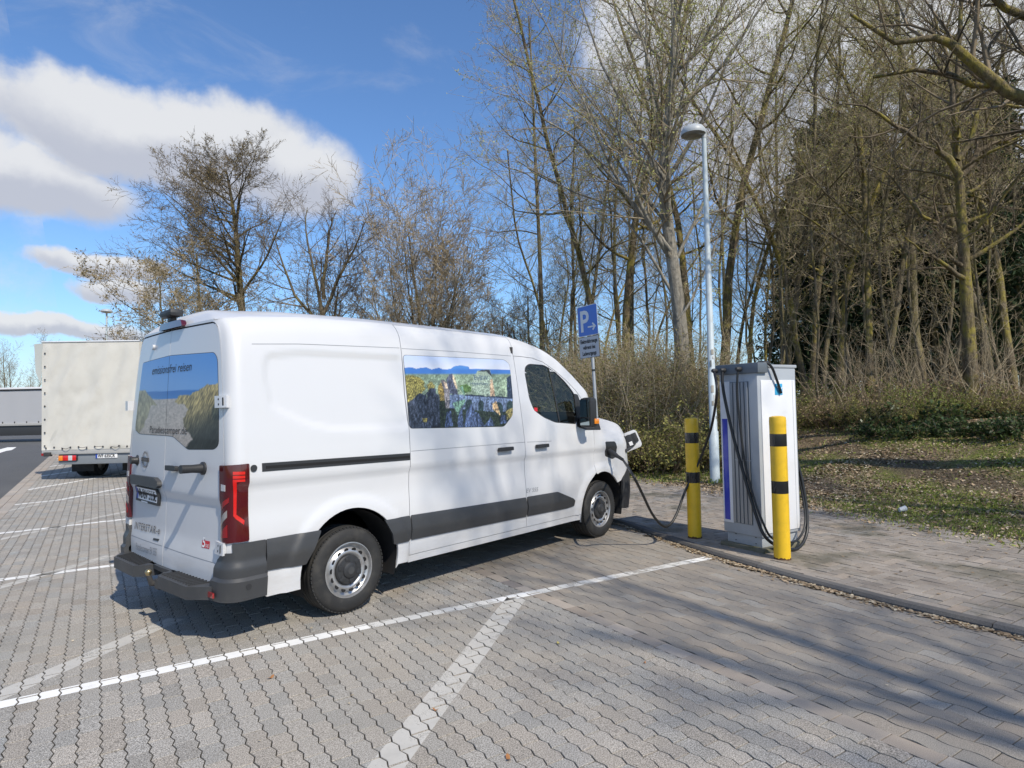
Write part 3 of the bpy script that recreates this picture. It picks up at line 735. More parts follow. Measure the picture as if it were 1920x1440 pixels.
sliding = [(p[0]+g, p[1]) for p in sd_r[::-1]]+[(float(u), float(ztop(u)-0.006)) for u in np.linspace(sd_r[0, 0]+0.02, sd_f[0, 0]-0.02, 14)]+[(p[0]-g, p[1]) for p in sd_f]+[(sd_f[-1, 0]-g, zb(2.1)+0.02), (sd_rb[0]+g, zb(0.6)+0.02)]
sliding = [(sd_rb[0]+g, zb(.6)+.02)]+sliding[:-1]
PIL = [(2.30, float(crest(2.30)-0.05)), (2.42, 2.335), (2.62, 2.285), (2.88, 2.145), (3.13, 1.965), (3.34, 1.80), (3.44, 1.705), (3.66, 1.50)]   # windscreen edge
fd_top = [(float(sd_f[1, 0])+g, float(sd_f[1, 1])), (2.25, 2.152), (2.45, 2.142), (2.62, 2.105), (2.80, 2.018), (3.0, 1.90), (3.15, 1.79), (3.27, 1.665), (3.36, 1.52), (3.415, 1.41)]
fd_front = UZ((1110, 805), (1112, 850), (1113, 889)); FDX = 3.43
frontdoor = [(p[0]+g, p[1]) for p in sd_f[1:]][::-1]+fd_top[1:]+[(FDX, 1.33), (FDX+0.005, 1.0), (FDX+0.0, 0.80)]
fd_arch = [p for p in archF if p[0] < FDX-g and p[1] < 0.80][::-1]; 
frontdoor += [(FDX-0.02, 0.785)]+[(p[0]-0.03, p[1]) for p in archF if p[0] < FDX-0.03][::-1]+[(3.12, zb(3.1)+0.02), (sd_f[-1, 0]+g, zb(2.1)+0.02)]
HOOD = [(3.66, 1.50), (3.80, 1.462), (4.0, 1.415), (4.2, 1.355), (4.33, 1.295), (4.45, 1.21)]
hz = lambda u: float(np.interp(u, [p[0] for p in HOOD], [p[1] for p in HOOD]))
fender = [(FDX+2*g, 0.80), (FDX+2*g, 1.33), (3.42, 1.415), (3.45, 1.51), (3.60, 1.49)]+[(p[0], p[1]-0.008) for p in HOOD[1:5]]+[(4.36, 1.27), (4.40, 1.18), (4.33, 1.06), (4.40, 0.86), (4.22, 0.80), (4.03, 0.66)]+[p for p in archF[::-1] if p[0] > FDX+2*g and p[1] > 0.62]
cabside = [(p[0]+g, p[1]) for p in sd_f[:2]][::-1]+side_top(sd_f[0, 0]+g, 2.30, 8)+PIL[1:]+[(3.60, 1.51), (3.45, 1.525)]+[(p[0]+0.006, p[1]+0.006) for p in fd_top[::-1][1:]]
def both(poly, **k): return [panel(poly, **k), panel(poly, mirror=True, **k)]
# ---- roof, windscreen, bonnet
def loft(B, C, nt=14, f=lambda t: 1-(1-t)**2.2, t0=0.0, t1=1.0):
    B, C = np.asarray(B, float), np.asarray(C, float); t = np.linspace(t0, t1, nt); V = np.empty((len(B), nt, 3))
    V[..., :2] = B[:, None, :2]+(C-B)[:, None, :2]*t[None, :, None]; V[..., 2] = B[:, None, 2]+(C-B)[:, None, 2]*f(t)[None, :]
    n = nt; F = [(i*n+j, i*n+j+1, (i+1)*n+j+1, (i+1)*n+j) for i in range(len(B)-1) for j in range(n-1)]; return V.reshape(-1, 3), F
def mirY(VF): V = np.array(VF[0]); V[:, 1] = VW-V[:, 1]; return V, [tuple(reversed(f)) for f in VF[1]]
ub = np.concatenate([np.linspace(UC, UA, 12), np.linspace(UA, US, 8)[1:], np.linspace(US, 2.30, 50)[1:]])
rb = np.array([S0(u, (crest(-0.92)-0.052) if u < UA else ztop(S0(u, 2.3)[0])-0.004) for u in ub]); rc = np.array([[np.clip(p[0], -0.72, 2.55), 1.04, crest(np.clip(p[0], -0.7, 2.5))+0.062] for p in rb])
rc[:, 0] = np.where(ub > 1.9, 1.9+(ub-1.9)*(2.60-1.9)/(2.30-1.9), rc[:, 0])
roof = loft(rb, rc, 16)
PB = np.array([S0(x, z) for x, z in PIL]); PB = np.array([PB[0]]+[PB[i] for i in range(1, len(PB))])
fr = (PB[:, 0]-PB[0, 0])/(PB[-1, 0]-PB[0, 0]); PCn = np.column_stack([2.60+fr*(4.02-2.60), np.full(len(PB), 1.04), float(crest(2.5)+0.062)-0.02*fr**2-(2.40-1.52)*np.clip(fr, 0, 1)**1.15])
HBs = np.array([S0(x, z) for x, z in HOOD]); fh = np.linspace(0, 1, len(HBs)); HC = np.column_stack([4.02+fh*0.55, np.full(len(HBs), 1.04), 1.53-0.05*fh-0.25*fh**2.2])
fq = lambda t: 1-(1-t)**2.0
def loft3(B, C, nt, t0=0.0, t1=1.0):
    t = np.linspace(t0, t1, nt); q = fq(t); V = np.empty((len(B), nt, 3)); V[..., 1] = B[:, None, 1]+(C-B)[:, None, 1]*t; V[..., 0] = B[:, None, 0]+(C-B)[:, None, 0]*q; V[..., 2] = B[:, None, 2]+(C-B)[:, None, 2]*q
    n = nt; return V.reshape(-1, 3), [(i*n+j, i*n+j+1, (i+1)*n+j+1, (i+1)*n+j) for i in range(len(B)-1) for j in range(n-1)]
pillar = loft3(PB, PCn, 6, 0.0, 0.10); screen = loft3(PB[1:], PCn[1:], 16, 0.10, 1.0); bonnet = loft3(HBs, HC, 12)
bodyL = both(quarter, cell=0.03, depth=0.02)+both(cabside, cell=0.033, depth=0.02)+[roof, mirY(roof), pillar, mirY(pillar)]
left_flank = [(sd_r[0, 0], 2.0)]
vpart('body', joinVF(bodyL), 'white_paint')
vpart('bonnet', joinVF([bonnet, mirY(bonnet)]), 'white_paint')
vpart('front_wing', panel(fender, cell=0.03, depth=0.02), 'white_paint'); vpart('front_wing', panel(fender, cell=0.03, depth=0.02, mirror=True), 'white_paint')
SLD = vpart('sliding_door', panel(sliding, cell=0.031, depth=0.02), 'white_paint', label='white sliding side door with landscape print')
vpart('side_panel', panel(sliding, cell=0.06, depth=0.02, mirror=True), 'white_paint')
WIN = round_poly(UZ((983.5, 700), (984, 688), (991, 682), (1019.5, 684), (1041, 697), (1060, 716), (1075, 735), (1082, 752), (1081, 795.5), (1041, 792.5), (1019.5, 783), (1001, 769.6), (992, 747)), 0.04, 3)
def ring_panel(outer, hole, cell, **k):
    # cut the door skin by its window: bridge outer outline and hole into one polygon
    O = np.asarray(outer, float); O = O if area(O) > 0 else O[::-1]; H = np.asarray(hole, float); H = H if area(H) < 0 else H[::-1]
    d = np.linalg.norm(O[:, None]-H[None], axis=2); i, j = np.unravel_index(np.argmin(d), d.shape)
    return np.vstack([O[:i+1], np.roll(H, -j, 0), H[j:j+1], O[i:]])
FDR = vpart('front_door', panel(ring_panel(frontdoor, WIN, 0.03), cell=0.03, depth=0.02), 'white_paint'); FDL = vpart('front_door', panel(ring_panel(frontdoor, WIN, 0.03), cell=0.05, depth=0.02, mirror=True), 'white_paint')
# glass
def glass_mat(name, tint, gl=0.0):
    m = bpy.data.materials.new(name); m.use_nodes = True; t = NT(m.node_tree); t.n.clear()
    tr = t.new('ShaderNodeBsdfTransparent'); tr.inputs[0].default_value = tint+(1,); gb_ = t.new('ShaderNodeBsdfGlossy'); gb_.inputs['Roughness'].default_value = 0.01
    fr_ = t.new('ShaderNodeFresnel'); fr_.inputs[0].default_value = 1.5; mx = t.new('ShaderNodeMixShader'); t.l.new(fr_.outputs[0], mx.inputs[0]); t.l.new(tr.outputs[0], mx.inputs[1]); t.l.new(gb_.outputs[0], mx.inputs[2])
    o = t.new('ShaderNodeOutputMaterial'); t.l.new(mx.outputs[0], o.inputs[0]); MATS[name] = m; return m
glass_mat('cab_glass', (0.42, 0.47, 0.46)); glass_mat('screen_glass', (0.75, 0.80, 0.78))
for mi, dr in ((False, FDR), (True, FDL)):
    inner = [(p-WIN.mean(0))*0.965+WIN.mean(0) for p in WIN]
    vpart('window', panel(WIN, cell=0.06, off=-0.006, depth=0, mirror=mi), 'cab_glass', dr)
    rim = ring_panel(WIN, inner, 0.05); vpart('window_seal', panel(rim, cell=0.05, off=-0.002, depth=0.006, mirror=mi), 'black_plastic', dr)
    c0, c1 = uz(1028.6, 688), uz(1050, 795); vpart('window_bar', ribbon([c0, c1], 0.022, 0.0, mirror=mi), 'black_plastic', dr)
    tri = round_poly(UZ((1076, 738), (1083, 740), (1089, 758), (1093, 780), (1106, 782), (1121, 790), (1126, 806), (1098, 806), (1082, 800)), 0.015, 2)
    vpart('mirror_sail', panel(tri, cell=0.04, off=0.004, depth=0.012, mirror=mi), 'black_plastic', dr)
vpart('windscreen', joinVF([screen, mirY(screen)]), 'screen_glass')
# ---- dark inner shell seen through the shut lines, and the underbody
inner_side = [(UC, 0.45), (UC, 2.30), (UA, 2.28), (US, 2.28), (2.12, 2.30), (2.12, 0.36), (0.47, 0.36)]+[(x_*1.03, z_+0.015) for x_, z_ in archR[::-1]]+[(-0.80, 0.36), (-0.84, 0.45)]
low_front = [(2.12, 0.36), (2.12, 1.36), (3.42, 1.36), (3.50, 1.42), (4.2, 1.20), (4.35, 1.1), (4.35, 0.86), (4.05, 0.86)]+[(p[0], p[1]+0.03) for p in archF[::-1]]+[(3.10, 0.36)]
shell = both(inner_side, cell=0.12, off=-0.034, depth=0)+both(low_front, cell=0.12, off=-0.034, depth=0)
vpart('inner_shell', joinVF(shell), 'gap_dark')
ubx = MB(); ubx.box((1.7, 1.04, 0.44), (5.2, 1.36, 0.26)); ubx.box((2.12, 1.04, 1.3), (0.03, 1.8, 1.9)); ubx.box((1.85, 1.04, 0.34), (2.5, 1.94, 0.10)); ubx.box((-0.66, 1.04, 0.42), (0.36, 1.86, 0.12))
vpart('underbody', vmb(ubx), 'dark_metal')
for (cx, cz) in (WR, WF):
    for mi in (0, 1):
        th = np.linspace(R_(200), R_(-20), 22); V = []; 
        for y in (0.02, 0.34):
            V += [(cx+0.445*math.cos(t), y, cz+0.03+0.445*math.sin(t)) for t in th]
        F = [(i, i+1, 22+i+1, 22+i) for i in range(21)]; V = np.array(V)
        if mi: V[:, 1] = VW-V[:, 1]
        vpart('wheel_arch_liner', (V, F), 'gap_dark')
# ---- cab furniture seen through the door glass
for y in (0.52, 1.55):
    st = empty('seat', (0, 0, 0)); st.parent = VAN; st.location = (0, 0, 0)
    m1 = MB().box((2.75, y, 0.95), (0.52, 0.50, 0.18)); m1.build('seat_cushion', MATS['interior'], st, bevel=0.04, xf=Matrix.Translation((-1.8, -1.04, 0)))
    m2 = MB().box((2.46, y, 1.32), (0.16, 0.48, 0.66), Matrix.Rotation(R_(-10), 3, 'Y')); m2.build('seat_back', MATS['interior'], st, bevel=0.05, xf=Matrix.Translation((-1.8, -1.04, 0)))
    m3 = MB().box((2.40, y, 1.74), (0.10, 0.26, 0.18)); m3.build('headrest', MATS['interior'], st, bevel=0.04, xf=Matrix.Translation((-1.8, -1.04, 0)))
MB().box((3.62, 1.04, 1.22), (0.55, 1.75, 0.28)).build('dashboard', MATS['interior'], VAN, bevel=0.06, xf=Matrix.Translation((-1.8, -1.04, 0)))
sw = MB().tube([(0.19*math.cos(t), 0.19*math.sin(t), 0) for t in np.linspace(0, 2*math.pi, 25)], 0.016, 8, caps=False); sw.box((0, 0, -0.02), (0.12, 0.34, 0.03))
sw.build('steering_wheel', MATS['black_plastic'], VAN, xf=Matrix.Translation((3.22-1.8, 1.55-1.04, 1.33)) @ Matrix.Rotation(R_(-62), 4, 'Y'))
# ---- lower trim
lowz = lambda u: 0.0
t_rear = UZ((498.5, 1011), (600, 993.5)); tz = t_rear[:, 1].mean()
trims = [(round_poly(UZ((498.5, 1011), (600, 993), (588, 1020), (571, 1057), (497, 1070)), 0.012, 2), VAN), (round_poly(UZ((719, 975), (768, 966.5), (767.5, 1013), (736, 1020), (731, 1000)), 0.01, 2), VAN),
         (round_poly(UZ((770, 966), (985.5, 932.5), (986, 968.5), (769.5, 1012)), 0.01, 2), SLD), (round_poly(UZ((988, 931.5), (1045, 922), (1072, 934), (1076, 938), (1075.5, 948.5), (1062, 953), (988, 968)), 0.012, 2), FDR)]
_ta, _tb, _tc, _td = UZ((498.5, 1011), (1045, 922), (497, 1070), (988, 968))
def tslope(u, z):
    hi = np.interp(u, [_ta[0], _tb[0]], [_ta[1], _tb[1]]); lo = np.interp(u, [_tc[0], _td[0]], [_tc[1], _td[1]]); t_ = (z-lo)/(hi-lo)
    return 0.022*np.interp(t_, [0.0, 0.42, 0.5, 0.95, 1.0], [0.25, 1.0, 1.0, 0.35, 0.1])
for poly, pa in trims: vpart('side_trim', panel(poly, cell=0.022, off=0.004, depth=0.02, offf=tslope), 'trim_plastic', pa)
for poly, pa in trims: vpart('side_trim', panel(poly, cell=0.08, off=0.014, depth=0.02, mirror=True), 'trim_plastic', VAN)
sill = [(sd_rb[0], zb(0.6)-0.045), (3.12, zb(3.1)-0.045), (3.12, zb(3.1)+0.014), (sd_rb[0], zb(.6)+0.014)]
vpart('sill', panel(sill, cell=0.08, off=-0.004, depth=0.05), 'white_paint'); vpart('sill', panel(sill, cell=0.08, off=-0.004, depth=0.05, mirror=True), 'white_paint')
# ---- sliding door rail, handles, locks, seams
rail = UZ((491, 868.5), (768.5, 849.5), (768.8, 862.5), (491.5, 884.5)); RL = vpart('door_rail', panel(rail, cell=0.06, off=0.003, depth=0.012), 'black_plastic')
vpart('rail_slot', panel(UZ((498, 873.5), (768, 854.5), (768, 859), (498, 879)), cell=0.08, off=0.0045, depth=0), 'gap_dark', RL)
seam_z = UZ((472, 645), (560, 645), (650, 648.5), (749, 652.5)); vpart('roof_seam', ribbon(seam_z, 0.005, 0.0008), 'print_grey'); vpart('roof_seam', ribbon(UZ((753, 653.5), (850, 659), (958, 667.5)), 0.005, 0.0008), 'print_grey', SLD)
vpart('door_crease', ribbon(UZ((771, 846), (985, 829)), 0.005, 0.0008), 'print_grey', SLD); vpart('door_crease', ribbon(UZ((988, 829), (1034, 827)), 0.005, 0.0008), 'print_grey', FDR)
def handle(c_px, L_, parent, rear=False):
    u, z = uz(*c_px); 
    cup = [(u+0.055*math.cos(t), z+0.042*math.sin(t)) for t in np.linspace(0, 2*math.pi, 21)[:-1]]
    h = vpart('handle', panel(round_poly([(u-L_/2, z-0.019), (u+L_/2, z-0.019), (u+L_/2, z+0.019), (u-L_/2, z+0.019)], 0.012, 4), cell=0.03, off=0.042, depth=0.026), 'black_plastic', parent, 60)
    vpart('handle_cup', panel(cup, cell=0.03, off=0.0015, depth=0), mat('cup_grey', (0.55, 0.56, 0.58), 0.35), h)
    for s in (-1, 1): vpart('handle_foot', vmb(MB().box(S(u+s*(L_/2-0.025), z, 0.02), (0.03, 0.03, 0.03))), 'black_plastic', h)
handle((945, 842), 0.21, SLD); handle((1013.5, 836), 0.20, FDR)
def disc(c_px, r, off, m, parent, depth=0.01, name='lock'):
    u, z = uz(*c_px); return vpart(name, panel([(u+r*math.cos(t), z+r*math.sin(t)) for t in np.linspace(0, 2*math.pi, 21)[:-1]], cell=r, off=off, depth=depth), m, parent)
disc((475.5, 878), 0.024, 0.008, 'black_plastic', VAN, name='lock_cap')
# ---- rear doors
cent = UZ((322, 618), (320.4, 667), (313.5, 747), (309, 816), (306, 892), (308, 986), (307, 1063)); USM = float(np.median(cent[:, 0]))
dlow = [(UD-0.01, 0.80), (UD-0.045, 0.62), (UD-0.06, 0.435)]
ZB = 0.405
rdoor = [(USM+g, ZB), (UD-0.075, ZB+0.01), (UD-0.055, 0.62), (UD-g, 0.70), (UD-g, ZDT-0.05), (UD-0.02, ZDT-0.012), (UD-0.05, ZDT), (USM+g, ZDT+0.008)]
ULD = 2*UC-UD
ldoor = [(ULD+0.075, ZB+0.01), (USM-g, ZB), (USM-g, ZDT+0.008), (ULD+0.05, ZDT), (ULD+0.02, ZDT-0.012), (ULD+g, ZDT-0.05), (ULD+g, 0.70), (ULD+0.055, 0.62)]
RDR = vpart('rear_door', panel(rdoor, cell=0.03, depth=0.02), 'white_paint', label='right rear door with beach print and door stop'); RDL = vpart('rear_door', panel(ldoor, cell=0.03, depth=0.02), 'white_paint', label='left rear door with number plate and badge')
# ---- printed window films (flat print, coloured vertex by vertex)
def vnoise(x, y, seed, sc_):
    r = np.random.default_rng(seed).random((64, 64)); X, Y = np.asarray(x)*sc_, np.asarray(y)*sc_; i, j = np.floor(X).astype(int), np.floor(Y).astype(int); f, h = X-i, Y-j; f, h = f*f*(3-2*f), h*h*(3-2*h)
    q = lambda a, b: r[a % 64, b % 64]
    return (q(i, j)*(1-f)+q(i+1, j)*f)*(1-h)+(q(i, j+1)*(1-f)+q(i+1, j+1)*f)*h
def fbm(x, y, seed, sc_, o=4): return sum(vnoise(x, y, seed+k, sc_*2**k)*0.5**(k+1) for k in range(o))/(1-0.5**o)
lin = lambda c: np.where(np.asarray(c)/255. <= 0.04045, np.asarray(c)/255./12.92, ((np.asarray(c)/255.+0.055)/1.055)**2.4)
def put(C, m, c, a=1.0):
    m = np.clip(np.asarray(m, float)*a, 0, 1)[:, None]; C[:] = C*(1-m)+np.asarray(c, float)*m
def poly_m(P, X, Y, soft, seed, jit=0.0):
    dx = (fbm(X, Y, seed, 0.02)-0.5)*jit; dy = (fbm(X, Y, seed+9, 0.02)-0.5)*jit; d = sdist(np.array(P, float), X+dx, Y+dy); return smooth(-soft, soft, d)
def beach(V):
    p = proj(V); X, Y = (p[:, 0]-200)*4.8, (p[:, 1]-560)*4.8; C = np.zeros((len(V), 3))
    t = smooth(480, 830, Y)[:, None]; C[:] = np.array([92, 148, 212])*(1-t)+np.array([112, 160, 214])*t
    hl = 842-(X-290)*0.045; put(C, smooth(-3, 3, Y-hl), (40, 108, 178)); put(C, smooth(25, 70, Y-hl), (52, 124, 190), 0.6)
    sl = 905-(X-420)*0.02; sp_ = fbm(X, Y, 3, 0.09, 3); sand = np.array([176, 166, 156])*(0.82+0.36*sp_)[:, None]; m = smooth(-3, 3, Y-sl)[:, None]; C[:] = C*(1-m)+sand*m
    st = fbm(X*1.0, Y*0.22, 5, 0.11, 3); st2 = fbm(X*1.0+Y*0.35, Y*0.18, 11, 0.13, 3)
    gr = np.array([150, 142, 112])*(0.55+0.8*st)[:, None]; m = poly_m([(200, 850), (350, 828), (400, 880), (455, 960), (400, 965), (378, 1040), (340, 1130), (290, 1240), (200, 1240)], X, Y, 6, 21, 40)[:, None]; C[:] = C*(1-m)+gr*m
    sh = smooth(860, 1250, Y+0.45*(X-900)); g2 = (np.array([168, 150, 98])*(1-sh[:, None])+np.array([40, 42, 40])*sh[:, None])*(0.35+1.2*st2)[:, None]
    m = poly_m([(600, 925), (650, 872), (740, 862), (800, 838), (850, 806), (925, 770), (1100, 752), (1100, 1500), (760, 1500), (700, 1335), (770, 1260), (720, 1180), (690, 1080), (735, 1010), (690, 950)], X, Y, 6, 31, 46)[:, None]; C[:] = C*(1-m)+g2*m
    return lin(np.clip(C, 0, 255))
def rocks(V):
    p = proj(V); X, Y = (p[:, 0]-740)*7.2, (p[:, 1]-640)*7.2; C = np.zeros((len(V), 3)); n1 = fbm(X, Y, 41, 0.03, 5); n2 = fbm(X, Y, 45, 0.12, 3); n3 = fbm(X*1.0, Y*0.3, 49, 0.06, 4)
    t = smooth(180, 400, Y)[:, None]; C[:] = np.array([188, 204, 232])*(1-t)+np.array([214, 218, 228])*t
    mt = np.interp(X, [100, 170, 230, 290, 350, 430, 500, 560, 600, 650, 700, 760, 800, 880, 960, 1000, 1010, 1100, 1300, 1560, 1700], [358, 355, 350, 372, 358, 352, 380, 365, 357, 378, 380, 370, 338, 326, 334, 345, 372, 372, 380, 384, 384])
    put(C, smooth(-3, 3, Y-mt), (74, 124, 196)); put(C, smooth(-3, 3, Y-mt)*smooth(700, 760, X)*smooth(1010, 980, X)*smooth(400, 350, Y), (92, 150, 214), 0.7)
    m = smooth(425, 455, Y)[:, None]; C[:] = C*(1-m)+np.array([132, 150, 128])*(0.65+0.7*n1)[:, None]*m
    def blob(P, c, soft=5, jit=30, seed=60, var=0.8, st=None):
        m = poly_m(P, X, Y, soft, seed, jit)[:, None]; q = (n2 if st is None else st); C[:] = C*(1-m)+np.clip(np.array(c, float)*(1-var/2+var*q)[:, None], 0, 255)*m
    blob([(100, 800), (1700, 760), (1700, 1300), (100, 1300)], (46, 54, 44), 20, 60, 61, 1.5)
    blob([(130, 470), (220, 455), (330, 480), (400, 560), (410, 640), (340, 720), (300, 830), (160, 860), (130, 700)], (138, 130, 74), 6, 50, 62, 1.5)
    blob([(440, 590), (490, 540), (540, 600), (530, 690), (460, 680)], (138, 130, 80), 6, 30, 63, 1.0)
    blob([(580, 640), (620, 560), (680, 600), (690, 800), (620, 800)], (146, 126, 72), 6, 30, 64, 1.4)
    blob([(880, 600), (960, 575), (1040, 620), (1030, 680), (940, 700), (890, 660)], (84, 110, 62), 6, 30, 65, 1.0)
    blob([(740, 715), (1000, 725), (1300, 745), (1600, 770), (1600, 920), (1450, 960), (740, 900)], (108, 124, 152), 4, 8, 66, 0.7, n3)
    for cx, cy, r in ((1000, 830, 48), (1165, 830, 34), (1400, 880, 62), (1560, 850, 50)): blob([(cx-r, cy+110), (cx-r, cy), (cx-r*0.6, cy-r*0.8), (cx, cy-r), (cx+r*0.6, cy-r*0.8), (cx+r, cy), (cx+r, cy+110)], (52, 66, 66), 4, 6, 67, 0.9)
    blob([(940, 715), (1600, 755), (1600, 775), (940, 735)], (44, 50, 66), 3, 4, 68, 0.5)
    for P in ([(440, 680), (470, 635), (540, 640), (600, 760), (620, 1200), (400, 1200), (420, 800)], [(160, 850), (330, 700), (420, 720), (430, 1200), (150, 1200)]): blob(P, (58, 64, 76), 5, 34, 69, 1.7, n3)
    blob([(700, 520), (730, 450), (780, 440), (820, 520), (845, 640), (850, 720), (740, 710)], (78, 82, 98), 4, 20, 70, 1.1, n3); blob([(780, 440), (805, 470), (850, 640), (830, 640), (790, 540)], (206, 190, 160), 3, 8, 71, 0.5)
    blob([(620, 530), (670, 515), (700, 560), (740, 660), (740, 900), (690, 900), (660, 640)], (126, 122, 124), 4, 18, 72, 1.0, n3); blob([(660, 540), (700, 565), (720, 640), (690, 640)], (210, 186, 160), 3, 8, 73, 0.5)
    blob([(1060, 480), (1120, 400), (1200, 395), (1290, 385), (1320, 500), (1350, 740), (1220, 740), (1040, 650)], (150, 166, 150), 6, 24, 74, 0.5); blob([(1130, 410), (1180, 385), (1280, 385), (1310, 480), (1240, 410)], (64, 66, 70), 3, 14, 75, 0.8)
    blob([(1290, 520), (1320, 510), (1355, 740), (1290, 740)], (200, 170, 140), 4, 10, 76, 0.7)
    blob([(1510, 500), (1600, 440), (1620, 760), (1520, 760)], (52, 62, 78), 5, 30, 77, 1.2)
    for P in ([(680, 1160), (700, 960), (760, 930), (790, 1150)], [(850, 1160), (870, 920), (910, 910), (930, 1160)], [(940, 1160), (960, 980), (1030, 830), (1090, 960), (1120, 960), (1220, 1150)], [(1200, 1150), (1300, 1020), (1350, 1140)], [(1420, 1120), (1440, 1000), (1500, 1000), (1520, 1100)]): blob(P, (74, 88, 118), 4, 22, 78, 1.6, n3)
    blob([(1320, 840), (1370, 805), (1400, 900), (1430, 1010), (1330, 920)], (206, 172, 128), 4, 14, 79, 0.6); blob([(1500, 930), (1600, 900), (1620, 1000), (1520, 1060)], (140, 130, 84), 5, 24, 80, 1.0); blob([(370, 1040), (440, 1035), (430, 1090), (380, 1085)], (150, 138, 76), 4, 16, 81, 0.8)
    blob([(780, 830), (850, 810), (960, 780), (880, 620), (920, 600), (960, 800), (850, 1000)], (112, 146, 128), 5, 10, 82, 0.3)
    hf = fbm(X*1.0, Y*0.55, 90, 0.16, 3); k = smooth(420, 520, Y)[:, None]; C[:] = C*(1-k)+C*(0.5+1.1*hf)[:, None]*k; dk = smooth(0.55, 0.68, fbm(X, Y*0.5, 95, 0.05, 3))*smooth(640, 760, Y); put(C, dk, (28, 32, 38), 0.5)
    return lin(np.clip(C, 0, 255))
mat('print_film', (1, 1, 1), 0.4, coat=0.15, var=0.0, attr='col', spec=0.3)
def film(name, poly, painter, parent, off=0.002, cell=0.008):
    V, F, q = panel(poly, cell=cell, off=off, depth=0); me = _mesh(name, to_van(V), F); set_col(me, painter(V)); return link(name, me, MATS['print_film'], parent, 180)
RW = round_poly(UZ((268.5, 681), (320, 667), (402, 661), (408, 672), (410, 768), (410, 834), (402, 842), (352, 842), (337.5, 829), (325, 818), (314, 816.5), (262, 813), (254.5, 806), (254.5, 798), (262.5, 727)), 0.03, 3)
def half(P, u0, keep):
    lo, hi = P.min(0)-1, P.max(0)+1; box_ = [(u0, lo[1]), (hi[0], lo[1]), (hi[0], hi[1]), (u0, hi[1])] if keep > 0 else [(lo[0], lo[1]), (u0, lo[1]), (u0, hi[1]), (lo[0], hi[1])]
    Q = P if area(P) > 0 else P[::-1]; q = clip_convex(Q, box_); o = []
    for p in q:
        if not o or np.hypot(p[0]-o[-1][0], p[1]-o[-1][1]) > 1e-4: o.append(p)
    return np.array(o)
for dr, kp in ((RDR, 1), (RDL, -1)):
    P = half(RW, USM+kp*g, kp); f_ = film('window_film', P, beach, dr)
    vpart('window_edge', ribbon(np.vstack([P, P[:1]]), 0.008, 0.001), 'black_plastic', f_)
SW = round_poly(UZ((755.5, 666), (945, 674.5), (955, 683), (961, 745), (961, 778), (945, 799.5), (768, 803)), 0.035, 4)
sf = film('window_film', SW, rocks, SLD, cell=0.0065); vpart('window_edge', ribbon(np.vstack([SW, SW[:1]]), 0.007, 0.001), 'black_plastic', sf)
vpart('lettering', decal('EnBW', (889, 712.5), (915, 713), 0.068, 0.004), mat('reflected_text', (0.10, 0.15, 0.22), 0.4), SLD); vpart('lettering', decal('HyperNetz', (882, 721.5), (915, 722.5), 0.042, 0.004), MATS['reflected_text'], SLD)  # reflection of the charging sign in the glass, painted on as letters
vpart('lettering', decal('emissionsfrei', (286, 702.5), (331, 697.5), 0.098, 0.004, shear=0.22), 'print_black', RDL); vpart('lettering', decal('reisen', (334, 697.2), (360, 694.5), 0.098, 0.004, shear=0.22), 'print_black', RDR); vpart('lettering', decal('Paradiescamper.de', (281.5, 811.5), (351, 814.5), 0.085, 0.004, shear=0.0), mat('letter_brown', (0.06, 0.05, 0.045), 0.5), RDL)
vpart('lettering', decal('EV 555', (986.5, 924), (1009, 921), 0.062, 0.003, shear=0.22), 'print_grey', FDR)
vpart('lettering', decal('INTERSTAR-e', (250, 991), (296, 1002.5), 0.085, 0.006, bold=0.012, spacing=1.1), 'chrome', RDL); vpart('lettering_bar', panel(UZ((286, 1009), (296, 1011), (295, 1015), (285.5, 1012.5)), cell=0.05, off=0.004, depth=0.004), 'black_plastic', RDL)
vpart('lettering', decal('Paradiescamper EV 555', (255.5, 1030), (294, 1042.5), 0.085, 0.003, shear=0.15), 'print_grey', RDL)
st_ = vpart('sticker', panel(UZ((374.5, 1013), (388.5, 1016), (388.5, 1030), (374.5, 1027)), cell=0.1, off=0.002, depth=0), mat('sticker_red', (0.55, 0.02, 0.03), 0.4), RDR)
vpart('sticker_text', decal('5', (375.5, 1025.5), (380.5, 1026.8), 0.10, 0.004, bold=0.02), 'print_white', st_); vpart('sticker_text', decal('STARS', (381, 1026.8), (387.5, 1028), 0.035, 0.004), 'print_white', st_)
vpart('door_crease', ribbon([(USM+0.02, 0.575), (UD-0.07, 0.565)], 0.005, 0.0008), 'print_grey', RDR); vpart('door_crease', ribbon([(ULD+0.07, 0.565), (USM-0.02, 0.575)], 0.005, 0.0008), 'print_grey', RDL)
vpart('top_seal', ribbon([(USM+g, ZDT+0.011), (UD-0.05, ZDT+0.004), (UD-0.02, ZDT-0.006)], 0.012, 0.0006), 'gap_dark', RDR); vpart('top_seal', ribbon([(ULD+0.03, ZDT), (ULD+0.05, ZDT+0.004), (USM-g, ZDT+0.011)], 0.012, 0.0006), 'gap_dark', RDL)
vpart('window_sticker', panel(UZ((1001.5, 764), (1007.5, 764.5), (1008, 771.5), (1002, 771)), cell=0.05, off=0.0, depth=0), MATS['sticker_red'], FDR)
